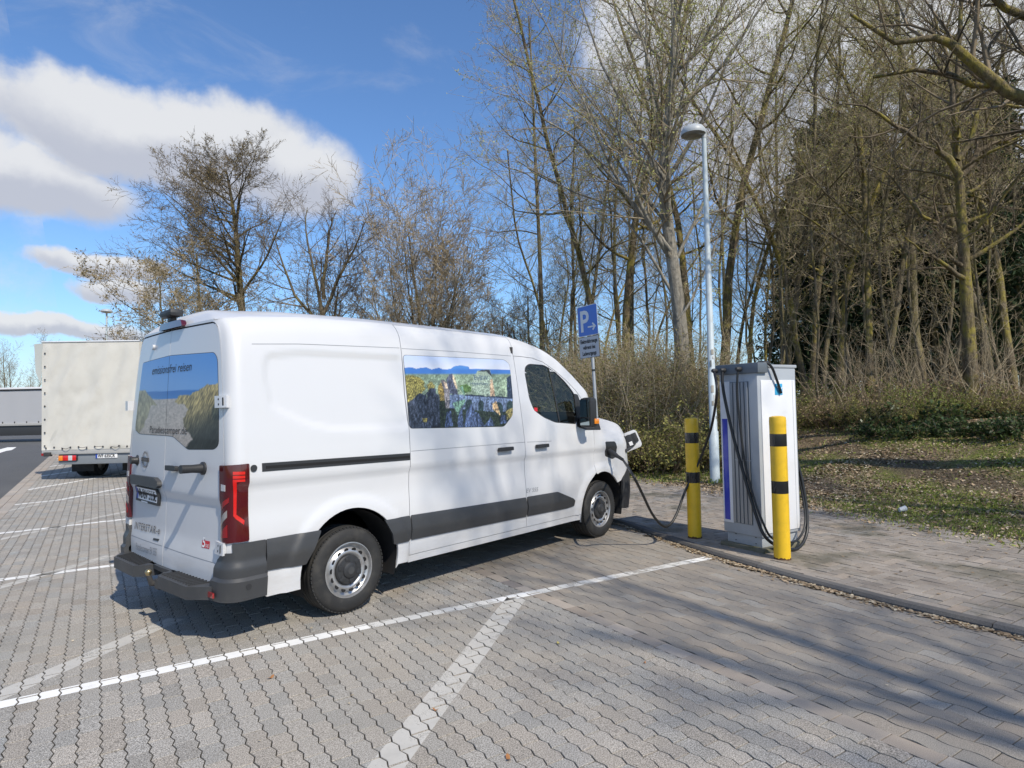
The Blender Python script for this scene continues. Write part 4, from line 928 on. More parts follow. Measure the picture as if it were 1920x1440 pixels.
# badge: ring with a crossbar
bu, bz = uz(273.3, 861.5); rx_, rz_ = 0.066, 0.062
outer = np.array([(bu+rx_*math.cos(t), bz+rz_*math.sin(t)) for t in np.linspace(0, 2*math.pi, 29)]); bd = vpart('badge', ribbon(outer, 0.014, 0.008), 'chrome', RDL)
vpart('badge_bar', panel([(bu-0.085, bz-0.016), (bu+0.085, bz-0.016), (bu+0.085, bz+0.016), (bu-0.085, bz+0.016)], cell=0.05, off=0.010, depth=0.01), 'dark_metal', bd)
q_ = np.array([(bu-0.07, bz-0.011), (bu+0.07, bz-0.011)]); Vt, Ft, wt_ = text_mesh('NISSAN', 1.0, 0, 1.0, 0.01); uu = bu-0.07+Vt[:, 0]/wt_*0.14; vpart('badge_text', (S(uu, bz-0.011+Vt[:, 1]*0.032, 0.012), Ft), 'chrome', bd)
# number plate and its lamp housing
pl = UZ((257.5, 909.5), (298, 918), (295.5, 949), (254.5, 937)); fr2 = vpart('plate_frame', panel(round_poly(pl, 0.008, 2), cell=0.08, off=0.022, depth=0.022), 'black_plastic', RDL)
plw = UZ((258.5, 911.5), (296.5, 919.5), (294.5, 943.5), (256.5, 933)); vpart('plate', panel(plw, cell=0.1, off=0.0235, depth=0), 'print_white', fr2)
vpart('plate_band', panel(UZ((258.5, 911.5), (261.5, 912.1), (259.6, 933.9), (256.5, 933)), cell=0.1, off=0.0242, depth=0), mat('plate_blue', (0.02, 0.06, 0.35), 0.4), fr2)
vpart('plate_text', decal('VB EV 555E', (261, 931.5), (293.5, 940.5), 0.112, 0.0248, bold=0.016), 'print_black', fr2); vpart('dealer_strip', panel(UZ((265.5, 938), (277, 941), (277, 943.4), (265.5, 940.2)), cell=0.1, off=0.024, depth=0), 'print_white', fr2)
vpart('plate_lamp_housing', panel(round_poly(UZ((251.5, 889), (296, 895), (303, 902.5), (304, 911), (300, 915.5), (252.5, 906)), 0.015, 2), cell=0.05, off=0.034, depth=0.034), 'trim_plastic', RDL)
handle((328.5, 877.5), 0.19, RDR)
def stop_rod(px, L_, parent):
    u, z = uz(*px); a = S(np.array(u), np.array(z), 0.0); b = S(np.array(u), np.array(z), L_); m_ = MB().tube([a, a+(b-a)*0.08, a+(b-a)*0.12, a+(b-a)*0.5, b], [0.047, 0.047, 0.034, 0.029, 0.031], 16); return vpart('door_stop', vmb(m_), 'black_plastic', parent, 40)
stop_rod((382, 878), 0.165, RDR); stop_rod((258, 863), 0.055, RDL)
def hinge(px, parent, w_=0.13, h_=0.085):
    u, z = uz(*px); hg = vpart('hinge', panel([(u-w_*0.6, z-h_/2), (u+w_*0.4, z-h_/2), (u+w_*0.4, z+h_/2), (u-w_*0.6, z+h_/2)], cell=0.03, off=0.03, depth=0.03), 'white_paint', parent)
    for du, dz in ((-0.02, 0.018), (-0.02, -0.018)): vpart('hinge_bolt', panel([(u+du+0.008*math.cos(t), z+dz+0.008*math.sin(t)) for t in np.linspace(0, 6.283, 9)[:-1]], cell=0.02, off=0.0315, depth=0), 'gap_dark', hg)
    vpart('hinge_pin', panel([(u+0.024, z-0.028), (u+0.034, z-0.028), (u+0.034, z+0.028), (u+0.024, z+0.028)], cell=0.03, off=0.0315, depth=0), 'gap_dark', hg)
hinge((420, 753.5), RDR); hinge((417, 1028), RDR)
for zq in (1.70, 0.685):
    V = MB().box((-0.93, VW-0.055, zq), (0.10, 0.06, 0.085)); vpart('hinge', vmb(V), 'white_paint', RDL)
# ---- tail lamps
LMP = round_poly(UZ((414.6, 872.5), (466, 869), (466.5, 905), (466, 1013.5), (440, 1017), (414.6, 1019.5)), 0.01, 2)
for mi in (False, True):
    tl = vpart('tail_lamp', panel(LMP, cell=0.03, off=0.014, depth=0.03, mirror=mi), 'red_lens')
    C2 = lambda x, y: uz(200+x/4.8, 840+y/4.8)
    for P in ([(1143, 213), (1237, 212), (1237, 238), (1143, 241)], [(1143, 249), (1237, 248), (1237, 272), (1143, 276)], [(1143, 284), (1237, 281), (1237, 302), (1172, 306), (1168, 600), (1240, 652), (1232, 690), (1165, 640), (1143, 612)]): vpart('light_guide', panel(np.array([C2(*p) for p in P]), cell=0.03, off=0.0165, depth=0.004, mirror=mi), 'red_guide', tl)
    vpart('reversing_lens', panel(np.array([C2(*p) for p in [(1047, 325), (1082, 333), (1082, 390), (1047, 384)]]), cell=0.03, off=0.0165, depth=0.003, mirror=mi), 'clear_lens', tl)
    vpart('reversing_lens', panel(np.array([C2(*p) for p in [(1046, 630), (1094, 560), (1094, 625), (1046, 700)]]), cell=0.03, off=0.0165, depth=0.003, mirror=mi), mat('grey_lens', (0.32, 0.30, 0.29), 0.2, coat=1.0), tl)
    for P in ([(1048, 505), (1110, 445), (1108, 490), (1048, 565)], [(1046, 770), (1096, 690), (1098, 805), (1050, 810)]): vpart('reflector', panel(np.array([C2(*p) for p in P]), cell=0.03, off=0.0165, depth=0.003, mirror=mi), mat('reflector_red', (0.28, 0.01, 0.012), 0.2, coat=1.0), tl)
# ---- rear bumper with step and tow ball
def bstep(u, z): return 0.020*smooth(0.60, 0.545, z)+0.020*smooth(0.475, 0.468, z)
_b1, _b2, _b3 = uz(498, 1011), uz(436, 1020), uz(437, 1037); bpoly = [(UA-0.085, 0.33), (_b1[0]-0.004, 0.335), (_b1[0]-0.004, _b1[1]), (_b2[0], _b2[1]), (_b3[0], _b3[1]), (UA-0.01, _b3[1]-0.005), (UA-0.075, 0.60)]
BUM = empty('rear_bumper', (0, 0, 0)); BUM.parent = VAN
for mi in (False, True):
    vpart('bumper_corner', panel(bpoly, cell=0.02, off=0.014, depth=0.04, offf=bstep, mirror=mi), 'trim_plastic', BUM)
    for u_, z_ in ((UA+0.165, 0.425), (UA-0.045, 0.40)): vpart('parking_sensor', panel([(u_+0.02*math.cos(t), z_+0.02*math.sin(t)) for t in np.linspace(0, 6.283, 17)[:-1]], cell=0.02, off=0.0565, depth=0.004, mirror=mi), 'black_plastic', BUM)
    stp = MB(); y0, y1 = (0.20, 0.84) if not mi else (1.24, 1.88)
    poly = [(-0.96, 0.17), (-1.015, 0.10), (-1.05, 0.16), (-1.155, 0.30), (-1.165, 0.78), (-1.10, 0.86), (-0.96, 0.88)]
    if mi: poly = [(x, VW-y) for x, y in poly][::-1]
    stp.prism(poly, 0.335, 0.425); st2 = vpart('step', vmb(stp), 'trim_plastic', BUM)
    for k in range(11):
        yy = (0.30+0.048*k); yy = VW-yy if mi else yy; vpart('tread_rib', vmb(MB().box((-1.065, yy, 0.428), (0.14, 0.011, 0.010), Matrix.Rotation(R_(-14 if not mi else 14), 3, 'Z'))), 'black_plastic', st2)
    vpart('reflector', vmb(MB().box((-1.055, 0.135 if not mi else VW-0.135, 0.375), (0.012, 0.075, 0.034))), 'reflector_red', BUM)
bar = MB().prism([(-0.93, 0.18), (-1.03, 0.30), (-1.05, 1.04), (-1.03, VW-0.30), (-0.93, VW-0.18)], 0.392, 0.425); vpart('step_bar', vmb(bar), 'trim_plastic', BUM)
TB = vpart('tow_bar', vmb(MB().tube([(-0.88, 1.04, 0.33), (-1.03, 1.04, 0.30), (-1.12, 1.04, 0.32), (-1.14, 1.04, 0.385)], [0.03, 0.028, 0.024, 0.018], 12)), 'dark_metal')
vpart('tow_ball', vmb(MB().lathe([(0.0005, -0.026), (0.015, -0.022), (0.025, 0), (0.022, 0.014), (0.012, 0.024), (0.0005, 0.026)], (-1.14, 1.04, 0.405), n=16)), mat('brass', (0.45, 0.36, 0.2), 0.3, metal=0.9), TB)
vpart('tow_socket', vmb(MB().box((-1.08, 0.92, 0.33), (0.09, 0.08, 0.07))), 'dark_metal', TB)
# ---- wheels
def wheel(cx, mi, steer=0.0):
    wh = empty('wheel', (cx-1.8, (0.055 if not mi else VW-0.055)-1.04, 0.343), math.pi if mi else 0.0); wh.parent = VAN
    R = 0.343; prof = [(0.215, 0.0), (0.232, -0.010), (0.262, -0.014), (0.296, -0.010), (0.318, 0.0), (0.330, 0.014), (0.3375, 0.030)]
    z = 0.036
    for k in range(4): prof += [(0.341, z), (0.343, z+0.012), (0.343, z+0.030), (0.341, z+0.036), (0.333, z+0.039), (0.333, z+0.045)]; z += 0.048
    prof += [(0.3375, 0.218), (0.318, 0.236), (0.262, 0.240), (0.215, 0.236)]
    ty = MB().lathe(prof, axis='Y', n=72, caps=False); t_ = ty.build('tyre', MATS['rubber'], wh, 35)
    lug = MB()
    for k in range(64):
        a = 2*math.pi*k/64; rot = Matrix.Rotation(-a, 3, 'Y'); lug.box(rot @ Vector((0.3325, 0.017, 0)), (0.010, 0.022, 0.022), rot)
    lug.build('tread_block', MATS['rubber'], t_, 35)['kind'] = 'stuff'
    rm = MB().lathe([(0.221, 0.004), (0.219, -0.006), (0.212, -0.007), (0.207, 0.0), (0.203, 0.022), (0.192, 0.030), (0.184, 0.034), (0.176, 0.028), (0.162, 0.010), (0.146, 0.002), (0.134, 0.004), (0.120, 0.020), (0.10, 0.026), (0.002, 0.026)], axis='Y', n=56, caps=False)
    r_ = rm.build('rim', MATS['steel_rim'], wh, 40)
    for k in range(14):
        a = 2*math.pi*k/14+0.1; h = MB().lathe([(0.0005, -0.0012), (0.019, -0.0012), (0.019, 0.006)], axis='Y', n=12, caps=False); h.build('rim_hole', MATS['gap_dark'], r_, 30, xf=Matrix.Rotation(a, 4, 'Y') @ Matrix.Translation((0.157, 0.0045, 0)) @ Matrix.Rotation(R_(-28), 4, 'Z'))
    cp = MB().lathe([(0.118, 0.022), (0.117, 0.004), (0.108, -0.006), (0.066, -0.012), (0.060, -0.022), (0.044, -0.030), (0.0005, -0.031)], axis='Y', n=40, caps=False); c_ = cp.build('hub_cap', MATS['black_plastic'], wh, 30)
    for k in range(6):
        a = 2*math.pi*k/6+0.3; MB().box((0, 0, 0), (0.048, 0.010, 0.040), None, 0.7).build('cap_spoke', MATS['black_plastic'], c_, 30, bevel=0.003, xf=Matrix.Rotation(a, 4, 'Y') @ Matrix.Translation((0.090, -0.010, 0)))
    MB().lathe([(0.03, -0.031), (0.03, -0.033), (0.0005, -0.033)], axis='Y', n=20, caps=False).build('cap_centre', MATS['trim_plastic'], c_, 30)
    return wh
for cx in (0.0, 3.585):
    for mi in (False, True): wheel(cx, mi)
# ---- mirror, camera, brake light
for mi in (False, True):
    mr = empty('mirror', (0, 0, 0)); mr.parent = VAN; s = -1 if not mi else 1; y0 = 0.045 if not mi else VW-0.045
    X4 = Matrix.Translation((-1.8, -1.04, 0))
    c = Vector((3.14, y0+s*0.165, 1.525)); m_ = MB().box(c, (0.14, 0.165, 0.35)); m_.build('mirror_housing', MATS['black_plastic'], mr, 40, bevel=0.045, xf=X4)
    MB().box(c+Vector((-0.0765, 0, 0.05)), (0.004, 0.125, 0.20)).build('mirror_glass', mat('mirror_glass', (0.35, 0.42, 0.44), 0.03, metal=1.0, var=0.0), mr, 40, xf=X4); MB().box(c+Vector((-0.0765, 0, -0.105)), (0.004, 0.125, 0.075)).build('blind_spot_glass', MATS['mirror_glass'], mr, 40, xf=X4)
    MB().box((3.20, y0+s*0.04, 1.42), (0.13, 0.12, 0.10)).build('mirror_arm', MATS['black_plastic'], mr, 40, bevel=0.02, xf=X4)
    MB().box(c+Vector((0.035, s*0.087, -0.10)), (0.09, 0.012, 0.06)).build('indicator', MATS['orange_lens'], mr, 40, bevel=0.004, xf=X4)
kp = rear_pt = S0(UC+0.0, ZDT+0.03)
bl = vpart('brake_lamp', panel(round_poly([(uz(307.5, 613)[0], ZDT+0.018), (uz(346, 601)[0], ZDT+0.018), (uz(346, 601)[0], ZDT+0.072), (uz(307.5, 613)[0], ZDT+0.072)], 0.02, 3), cell=0.04, off=0.03, depth=0.04), 'red_lens')
cq = S0(uz(323, 603)[0], 2.35); c3 = MB().box((cq[0]-0.005, cq[1], 2.425), (0.11, 0.24, 0.06)); CMR = c3.build('reversing_camera', MATS['black_plastic'], VAN, 40, bevel=0.028, xf=Matrix.Translation((-1.8, -1.04, 0)))
MB().box((cq[0]-0.0, cq[1], 2.385), (0.05, 0.07, 0.05)).build('camera_foot', MATS['black_plastic'], CMR, 40, bevel=0.008, xf=Matrix.Translation((-1.8, -1.04, 0)))
dm = vpart('door_magnet', panel([(uz(289.5, 651.5)[0]+0.03*math.cos(t), uz(289.5, 651.5)[1]+0.022*math.sin(t)) for t in np.linspace(0, 6.283, 13)[:-1]], cell=0.03, off=0.02, depth=0.02), 'white_paint', RDL)
# ---- front: bumper corner, headlamps, grille
fb = [p for p in archF if p[0] > 4.005 and p[1] < 0.70]; bump_f = [(4.02, 0.30)]+[(4.02, 0.52)]+[(4.04, 0.66), (4.22, 0.81), (4.41, 0.87), (UF2, 0.86), (UFC, 0.86), (UFC, 0.26), (UF2, 0.24), (4.30, 0.26)]
vpart('front_bumper', joinVF(both(bump_f, cell=0.05, off=0.012, depth=0.03)), 'black_plastic')
lampf = [(4.19, 1.19), (4.26, 1.10), (4.36, 1.02), (4.44, 0.90), (UF2+0.1, 0.90), (UF2+0.16, 1.15), (4.56, 1.215), (4.40, 1.215), (4.28, 1.245)]
for mi in (False, True): vpart('headlamp', panel(lampf, cell=0.05, off=0.004, depth=0.02, mirror=mi), mat('lamp_black', (0.015, 0.016, 0.018), 0.06, coat=1.0))
vpart('grille', joinVF(both([(UF2+0.11, 0.88), (UFC, 0.88), (UFC, 1.16), (UF2+0.17, 1.15)], cell=0.06, off=0.0, depth=0.02)), 'black_plastic')
nosec = both([(4.36, 1.20), (4.56, 1.22), (UF2+0.17, 1.155), (UFC, 1.165), (UFC, 1.22), (UF2, 1.235), (4.43, 1.235)], cell=0.05, off=0.0, depth=0.01); vpart('nose_panel', joinVF(nosec), 'white_paint')
# ---- charge port with open flap
port = round_poly(UZ((1134.5, 828), (1153, 827.5), (1157, 838), (1156.5, 856), (1150, 861), (1137, 855)), 0.025, 3); CP = vpart('charge_port', panel(port, cell=0.03, off=0.002, depth=0.01), 'black_plastic')
uq, zq = uz(1144, 845); fl = S0(4.20, zq+0.04); fc = np.array(at(1181, 827, (S0(4.2, zq)-CAM)@FW+0.12))
ex = np.array([0.42, -0.62, 0.30]); ex /= np.linalg.norm(ex); nz = np.array([-0.75, -0.62, 0.12]); nz -= ex*(nz@ex); nz /= np.linalg.norm(nz); ey = np.cross(nz, ex)
Mx = Matrix(((ex[0], ey[0], nz[0], fc[0]-1.8), (ex[1], ey[1], nz[1], fc[1]-1.04), (ex[2], ey[2], nz[2], fc[2]), (0, 0, 0, 1)))
FLP = MB().prism(rrect(-0.13, -0.12, 0.13, 0.12, 0.045), -0.012, 0.006).build('port_flap', MATS['white_paint'], VAN, 40, bevel=0.004, xf=Mx)
fp = MB().prism([(0.085*math.cos(t), 0.085*math.sin(t)) for t in np.linspace(0, 6.283, 21)[:-1]], 0.008, 0.030); fp.box((0.075, 0.02, 0.02), (0.07, 0.12, 0.022)); fp.build('flap_inner', MATS['black_plastic'], FLP, 40, bevel=0.004, xf=Mx)
MB().box((0.0, -0.035, 0.0315), (0.045, 0.05, 0.002)).build('flap_label', MATS['print_white'], FLP, 40, xf=Mx)
hp = np.array(S(np.array(4.16), np.array(zq-0.03), 0.0)); MB().tube([hp-[1.8, 1.04, 0], (hp+fc)/2-[1.8, 1.04, 0]+np.array([0, -0.03, -0.03]), fc-[1.8, 1.04, 0]-ex*0.09], 0.022, 8).build('flap_arm', MATS['black_plastic'], FLP, 40)
PORT = S(np.array(uq-0.01), np.array(zq), 0.0)
# ================================================================== charging station
mat('cab_white', (0.74, 0.75, 0.77), 0.45, var=0.02, dirt=((0.45, 0.44, 0.42), 3.0, 0.25)); mat('cab_grey', (0.38, 0.41, 0.44), 0.45, var=0.04, dirt=((0.2, 0.2, 0.2), 4.0, 0.2)); mat('cab_dark', (0.115, 0.135, 0.155), 0.5, var=0.05)
mat('grille_grey', (0.34, 0.355, 0.37), 0.42, metal=0.4, var=0.1, vscale=3); mat('blue_panel', (0.03, 0.05, 0.42), 0.3, coat=0.5, var=0.03)
mat('cable_black', (0.014, 0.015, 0.016), 0.45, var=0.1); mat('moss_concrete', (0.16, 0.15, 0.11), 0.9, var=0.2, vscale=20, bump=0.004, bscale=60, dirt=((0.06, 0.075, 0.02), 9.0, 0.9))
CH0 = np.array([3.74, -1.85]); CHR = math.atan2(-0.30, 0.954)                # front right corner, heading of the depth axis
CHS = empty('charging_station', (CH0[0], CH0[1], KH), CHR); tag(CHS, 'grey and white fast charging station with blue stripe and hanging black cables', 'charging station')
CW, CD, CZ0, CZ1 = 0.50, 0.64, 0.155, 1.935                                   # local: x depth (away), y to the left (+), z up
def cb(name, c, d, m, parent=CHS, bevel=0.006, rot=None): return MB().box(c, d, rot).build(name, MATS[m], parent, 40, bevel=bevel)
cb('foundation', (CD/2, CW/2, 0.012), (CD+0.06, CW+0.06, 0.07), 'moss_concrete', bevel=0.012)
cb('plinth', (CD/2, CW/2, 0.105), (CD-0.05, CW-0.05, 0.13), 'cab_grey')
for yy in (0.10, 0.36):
    for zz_ in (0.075, 0.14): cb('plinth_screw', (0.0235, yy, zz_), (0.004, 0.018, 0.006), 'gap_dark', bevel=0)
body = cb('cabinet', (CD/2, CW/2, (CZ0+CZ1)/2), (CD, CW, CZ1-CZ0), 'cab_grey', bevel=0.012)
cb('front_panel', (-0.004, CW-0.077, (0.26+1.80)/2), (0.012, 0.135, 1.54), 'cab_white')
cb('blue_stripe', (-0.0115, CW-0.068, 0.84), (0.004, 0.072, 1.10), 'blue_panel', bevel=0.0015)
gb = cb('grille', (-0.002, 0.235, 1.03), (0.008, 0.25, 1.52), 'cab_dark', bevel=0)
for k in range(5): cb('grille_slat', (-0.010, 0.137+0.049*k, 1.03), (0.012, 0.036, 1.51), 'grille_grey', gb, bevel=0.004)
cb('grille_joint', (-0.0175, 0.20, 0.95), (0.003, 0.21, 0.008), 'cab_grey', gb, bevel=0)
sp_ = cb('side_panel', (CD/2+0.01, -0.004, (0.19+1.80)/2), (CD-0.075, 0.012, 1.61), 'cab_white'); cb('panel_seam', (CD-0.075, -0.0108, (0.19+1.80)/2), (0.004, 0.002, 1.60), 'cab_grey', sp_, bevel=0)
cb('side_panel', (CD/2+0.01, CW+0.004, (0.19+1.80)/2), (CD-0.075, 0.012, 1.61), 'cab_white')
cb('roof', (CD/2, CW/2, CZ1+0.014), (CD+0.03, CW+0.02, 0.034), 'cab_grey', bevel=0.008)
cb('cable_beam', (0.055, CW/2, CZ1-0.005), (0.16, CW+0.07, 0.11), 'cab_dark', bevel=0.012)
cb('roof_knob', (CD*0.62, CW*0.45, CZ1+0.055), (0.10, 0.10, 0.06), 'black_plastic', bevel=0.012)
stk = cb('sticker', (0.33, -0.0115, 1.70), (0.125, 0.003, 0.12), 'blue_panel', bevel=0.001); stk.data.materials.clear(); stk.data.materials.append(mat('sticker_cyan', (0.05, 0.38, 0.66), 0.4))
curl = [(0.29+0.02*math.sin(t*1.3)+0.015*t, 1.715+0.022*math.cos(t*2.1)) for t in np.linspace(0, 5.4, 26)]
MB().tube([(x, -0.0145, z) for x, z in curl], 0.0035, 6).build('sticker_mark', MATS['print_white'], stk, 40)
def cable(name, pts, r, parent=CHS, n=10): return MB().tube(spline(pts, 10), r, 12).build(name, MATS['cable_black'], parent, 60)
def loc(P): # world -> charger frame
    d = np.asarray(P, float)-np.array([CH0[0], CH0[1], KH]); c, s = math.cos(CHR), math.sin(CHR); return np.array([d[0]*c+d[1]*s, -d[0]*s+d[1]*c, d[2]])
for yy in (0.515, 0.40, 0.19):
    MB().lathe([(0.026, 0), (0.026, 0.05), (0.018, 0.07)], axis='X', n=14).build('cable_gland', MATS['black_plastic'], CHS, 40, xf=Matrix.Translation((-0.02, yy, CZ1-0.01)) @ Matrix.Rotation(math.pi, 4, 'Z'))
pw = PORT; bl_ = gnd(1303, 1012, KH)
w1 = [loc(at(u, v, D)) for u, v, D in ((1345, 695, 6.92), (1344, 735, 6.88), (1334, 800, 7.2), (1317, 850, 7.4), (1300, 888, 7.45), (1283, 925, 7.45), (1268, 965, 7.35), (1254, 985, 7.25), (1240, 984, 7.15), (1222, 962, 7.05), (1204, 925, 6.9), (1185, 888, 6.75), (1168, 862, (PORT-CAM)@FW-0.16))]
w1[0] = np.array([-0.06, 0.515, CZ1-0.012]); c1 = cable('cable', w1, 0.0145); c1['label'] = 'black cable plugged into the van'
pe = w1[-1]; pp = loc(pw); MB().tube([pe, pe+(pp-pe)*0.35, pe+(pp-pe)*0.5, pp+(pe-pp)*0.12, pp], [0.019, 0.022, 0.030, 0.034, 0.034], 14).build('charging_plug', MATS['black_plastic'], c1, 40)
cable('cable', [(-0.06, 0.40, CZ1-0.012), (-0.075, 0.392, 1.80), (-0.072, 0.37, 1.62), (-0.065, 0.29, 1.25), (-0.06, 0.205, 0.95), (-0.06, 0.10, 0.62), (-0.06, 0.01, 0.36), (-0.06, -0.07, 0.20), (0.04, -0.12, 0.10), (0.22, -0.15, 0.035), (0.42, -0.14, 0.04), (0.60, -0.10, 0.17), (0.69, -0.04, 0.42), (0.70, 0.02, 0.75), (0.67, 0.08, 1.05)], 0.017)
cable('cable', [(-0.06, 0.19, CZ1-0.012), (-0.07, 0.195, 1.82), (-0.07, 0.20, 1.60), (-0.06, 0.17, 1.15), (-0.055, 0.14, 0.90), (-0.055, 0.05, 0.58), (-0.05, -0.05, 0.33), (0.02, -0.10, 0.17), (0.25, -0.13, 0.10), (0.45, -0.11, 0.12), (0.62, -0.07, 0.26), (0.685, 0.0, 0.55), (0.675, 0.06, 0.85)], 0.012)
cable('cable', [(0.06, 0.02, CZ1+0.03), (0.12, -0.02, CZ1+0.045), (0.19, -0.04, CZ1+0.0), (0.26, -0.045, 1.80), (0.345, -0.03, 1.66)], 0.014)
# ================================================================== bollards
mat('bollard_yellow', (0.80, 0.50, 0.018), 0.42, coat=0.25, var=0.05, vscale=3, dirt=((0.25, 0.17, 0.02), 6.0, 0.3)); mat('band_black', (0.012, 0.012, 0.013), 0.25, coat=0.4); mat('rust', (0.10, 0.05, 0.02), 0.9, var=0.3, vscale=30)
def bollard(px, h, r, lean, label):
    g_ = gnd(*px, KH); o = empty('bollard', (g_[0], g_[1], KH), 0.3); o.rotation_euler = (lean[0], lean[1], 0.3); tag(o, label, 'bollard', 'yellow bollards guarding the charging station')
    MB().lathe([(r, -0.03), (r, h-0.045), (r*1.0, h-0.04), (r*0.93, h-0.012), (r*0.6, h), (0.001, h+0.003)], n=40, caps=False).build('post', MATS['bollard_yellow'], o, 40)
    MB().lathe([(r*1.012, h-0.085), (r*1.012, h-0.04), (r*0.97, h-0.004), (r*0.6, h+0.006), (0.001, h+0.008)], n=40, caps=False).build('cap', MATS['bollard_yellow'], o, 40)
    for z in (h*0.835, h*0.505): MB().lathe([(r*1.006, z-0.062), (r*1.008, z-0.06), (r*1.008, z+0.06), (r*1.006, z+0.062)], n=40, caps=False).build('black_band', MATS['band_black'], o, 40)
    pts = []
    for i in range(48):
        a = 2*math.pi*i/48; pts.append((a, 0.012+0.022*abs(math.sin(3.1*a+1))*random.Random(i).random()))
    V = [(r*1.004*math.cos(a), r*1.004*math.sin(a), -0.005) for a, z in pts]+[(r*1.004*math.cos(a), r*1.004*math.sin(a), z) for a, z in pts]
    link('rust_edge', _mesh('rust_edge', V, [(i, (i+1) % 48, 48+(i+1) % 48, 48+i) for i in range(48)]), MATS['rust'], o, 40); return o
bollard((1303, 1008), 1.395, 0.079, (0, 0), 'yellow bollard with two black bands, standing nearer the van')
bollard((1467, 1048), 1.42, 0.080, (0.0, 0), 'yellow bollard with two black bands, in front of the station side panel')
# ================================================================== street lamps
mat('pole_paint', (0.50, 0.57, 0.60), 0.45, var=0.04, vscale=4, dirt=((0.30, 0.30, 0.27), 5.0, 0.35)); mat('lamp_hood', (0.42, 0.45, 0.47), 0.45, var=0.04); mat('lamp_glass', (0.20, 0.19, 0.17), 0.25, coat=0.5, var=0.1)
def street_lamp(x, y, z0, h, r0, r1, label, side_dir, head_r, reach, detail=True):
    o = empty('street_lamp', (x, y, z0), 0); tag(o, label, 'street lamp')
    MB().tube([(0, 0, -0.1), (0, 0, 1.0), (0, 0, 1.02), (0, 0, h-0.35), (0, 0, h)], [r0, r0*0.98, r0*0.80, r1, r1], 20).build('post', MATS['pole_paint'], o, 40)
    d = Vector(side_dir)*reach
    tilt = Matrix.Translation(Vector((d.x, d.y, h+0.02))) 
    hd = MB().lathe([(head_r*0.98, -0.06), (head_r, -0.03), (head_r*0.97, 0.02), (head_r*0.8, 0.085), (head_r*0.45, 0.125), (0.001, 0.14)], n=36, caps=False).build('lamp_hood', MATS['lamp_hood'], o, 50, xf=tilt)
    MB().lathe([(0.001, -0.115), (head_r*0.5, -0.11), (head_r*0.85, -0.085), (head_r*0.97, -0.055)], n=36, caps=False).build('lamp_lens', MATS['lamp_glass'], hd, 50, xf=tilt)
    if reach > 0.05: MB().tube([(0, 0, h-0.12), (0, 0, h+0.04), (d.x*0.4, d.y*0.4, h+0.05)], [r1*1.15, r1*1.15, r1], 12).build('neck', MATS['lamp_hood'], o, 40)
    if detail:
        cols = [(0.35, 0.33, 0.28), (0.55, 0.56, 0.55), (0.2, 0.21, 0.2), (0.45, 0.42, 0.35), (0.6, 0.6, 0.58)]
        for k, (z, dz, a0, wa) in enumerate([(2.48, 0.10, 3.6, 0.5), (2.40, 0.05, 3.9, 0.6), (2.25, 0.12, 3.2, 0.3), (1.75, 0.14, 3.3, 0.5), (1.60, 0.11, 3.9, 0.4), (1.50, 0.09, 3.4, 0.4), (1.38, 0.10, 3.8, 0.5), (1.24, 0.06, 4.3, 0.3)]):
            rr = (r0*0.98 if z < 1.0 else r0*0.80)*1.012; A = np.linspace(a0, a0+wa*1.4, 7); V = [(rr*math.cos(a), rr*math.sin(a), z) for a in A]+[(rr*math.cos(a), rr*math.sin(a), z+dz) for a in A]
            link('sticker', _mesh('sticker', V, [(i, i+1, 8+i, 7+i) for i in range(6)]), mat('pole_sticker%d' % (k % 5), cols[k % 5], 0.6, var=0.3, vscale=40), o, 40)
    return o
lg = gnd(1341, 907, KH); hd_dir = -RT*1.0; hd_dir[2] = 0
street_lamp(lg[0], lg[1], KH, 6.84, 0.092, 0.045, 'tall pale street lamp with one round head behind the charging station', (-0.55, 0.835, 0), 0.24, 0.20)
fl_ = at(200, 632, 40.0); street_lamp(fl_[0], fl_[1], 0.0, 8.05, 0.09, 0.05, 'distant street lamp with disc head rising above the tarpaulin truck', (0, 0, 0), 0.34, 0.0, detail=False)
# ================================================================== parking sign
mat('sign_blue', (0.015, 0.13, 0.58), 0.35, coat=0.3, var=0.04); mat('sign_white', (0.72, 0.73, 0.75), 0.4, var=0.04); mat('sign_grey', (0.52, 0.53, 0.56), 0.45, var=0.04); mat('galvanised', (0.36, 0.38, 0.40), 0.5, metal=0.4, var=0.12, vscale=14)
SD = 12.5; sb = at(1124, 790, SD); sx, sy = sb[0], sb[1]; sz0 = float(ground_h(sx, sy)); zt_ = at(1104, 571, SD)[2]
SG = empty('parking_sign', (sx, sy, sz0), 0); tag(SG, 'blue parking sign with arrow above a white charging notice on grey post', 'traffic sign')
lean = Matrix.Rotation(R_(-2.2), 4, Vector((FW[0], FW[1], 0)))
H = zt_-sz0; MB().tube([(0, 0, -0.1), (0, 0, H-1.0), (0, 0, H-0.99), (0, 0, H-0.03)], [0.032, 0.032, 0.030, 0.030], 14).build('post', MATS['galvanised'], SG, 40, xf=lean)
MB().lathe([(0.037, -0.02), (0.037, 0.02)], (0, 0, H-1.28), n=14).build('post_clamp', MATS['band_black'], SG, 40, xf=lean)
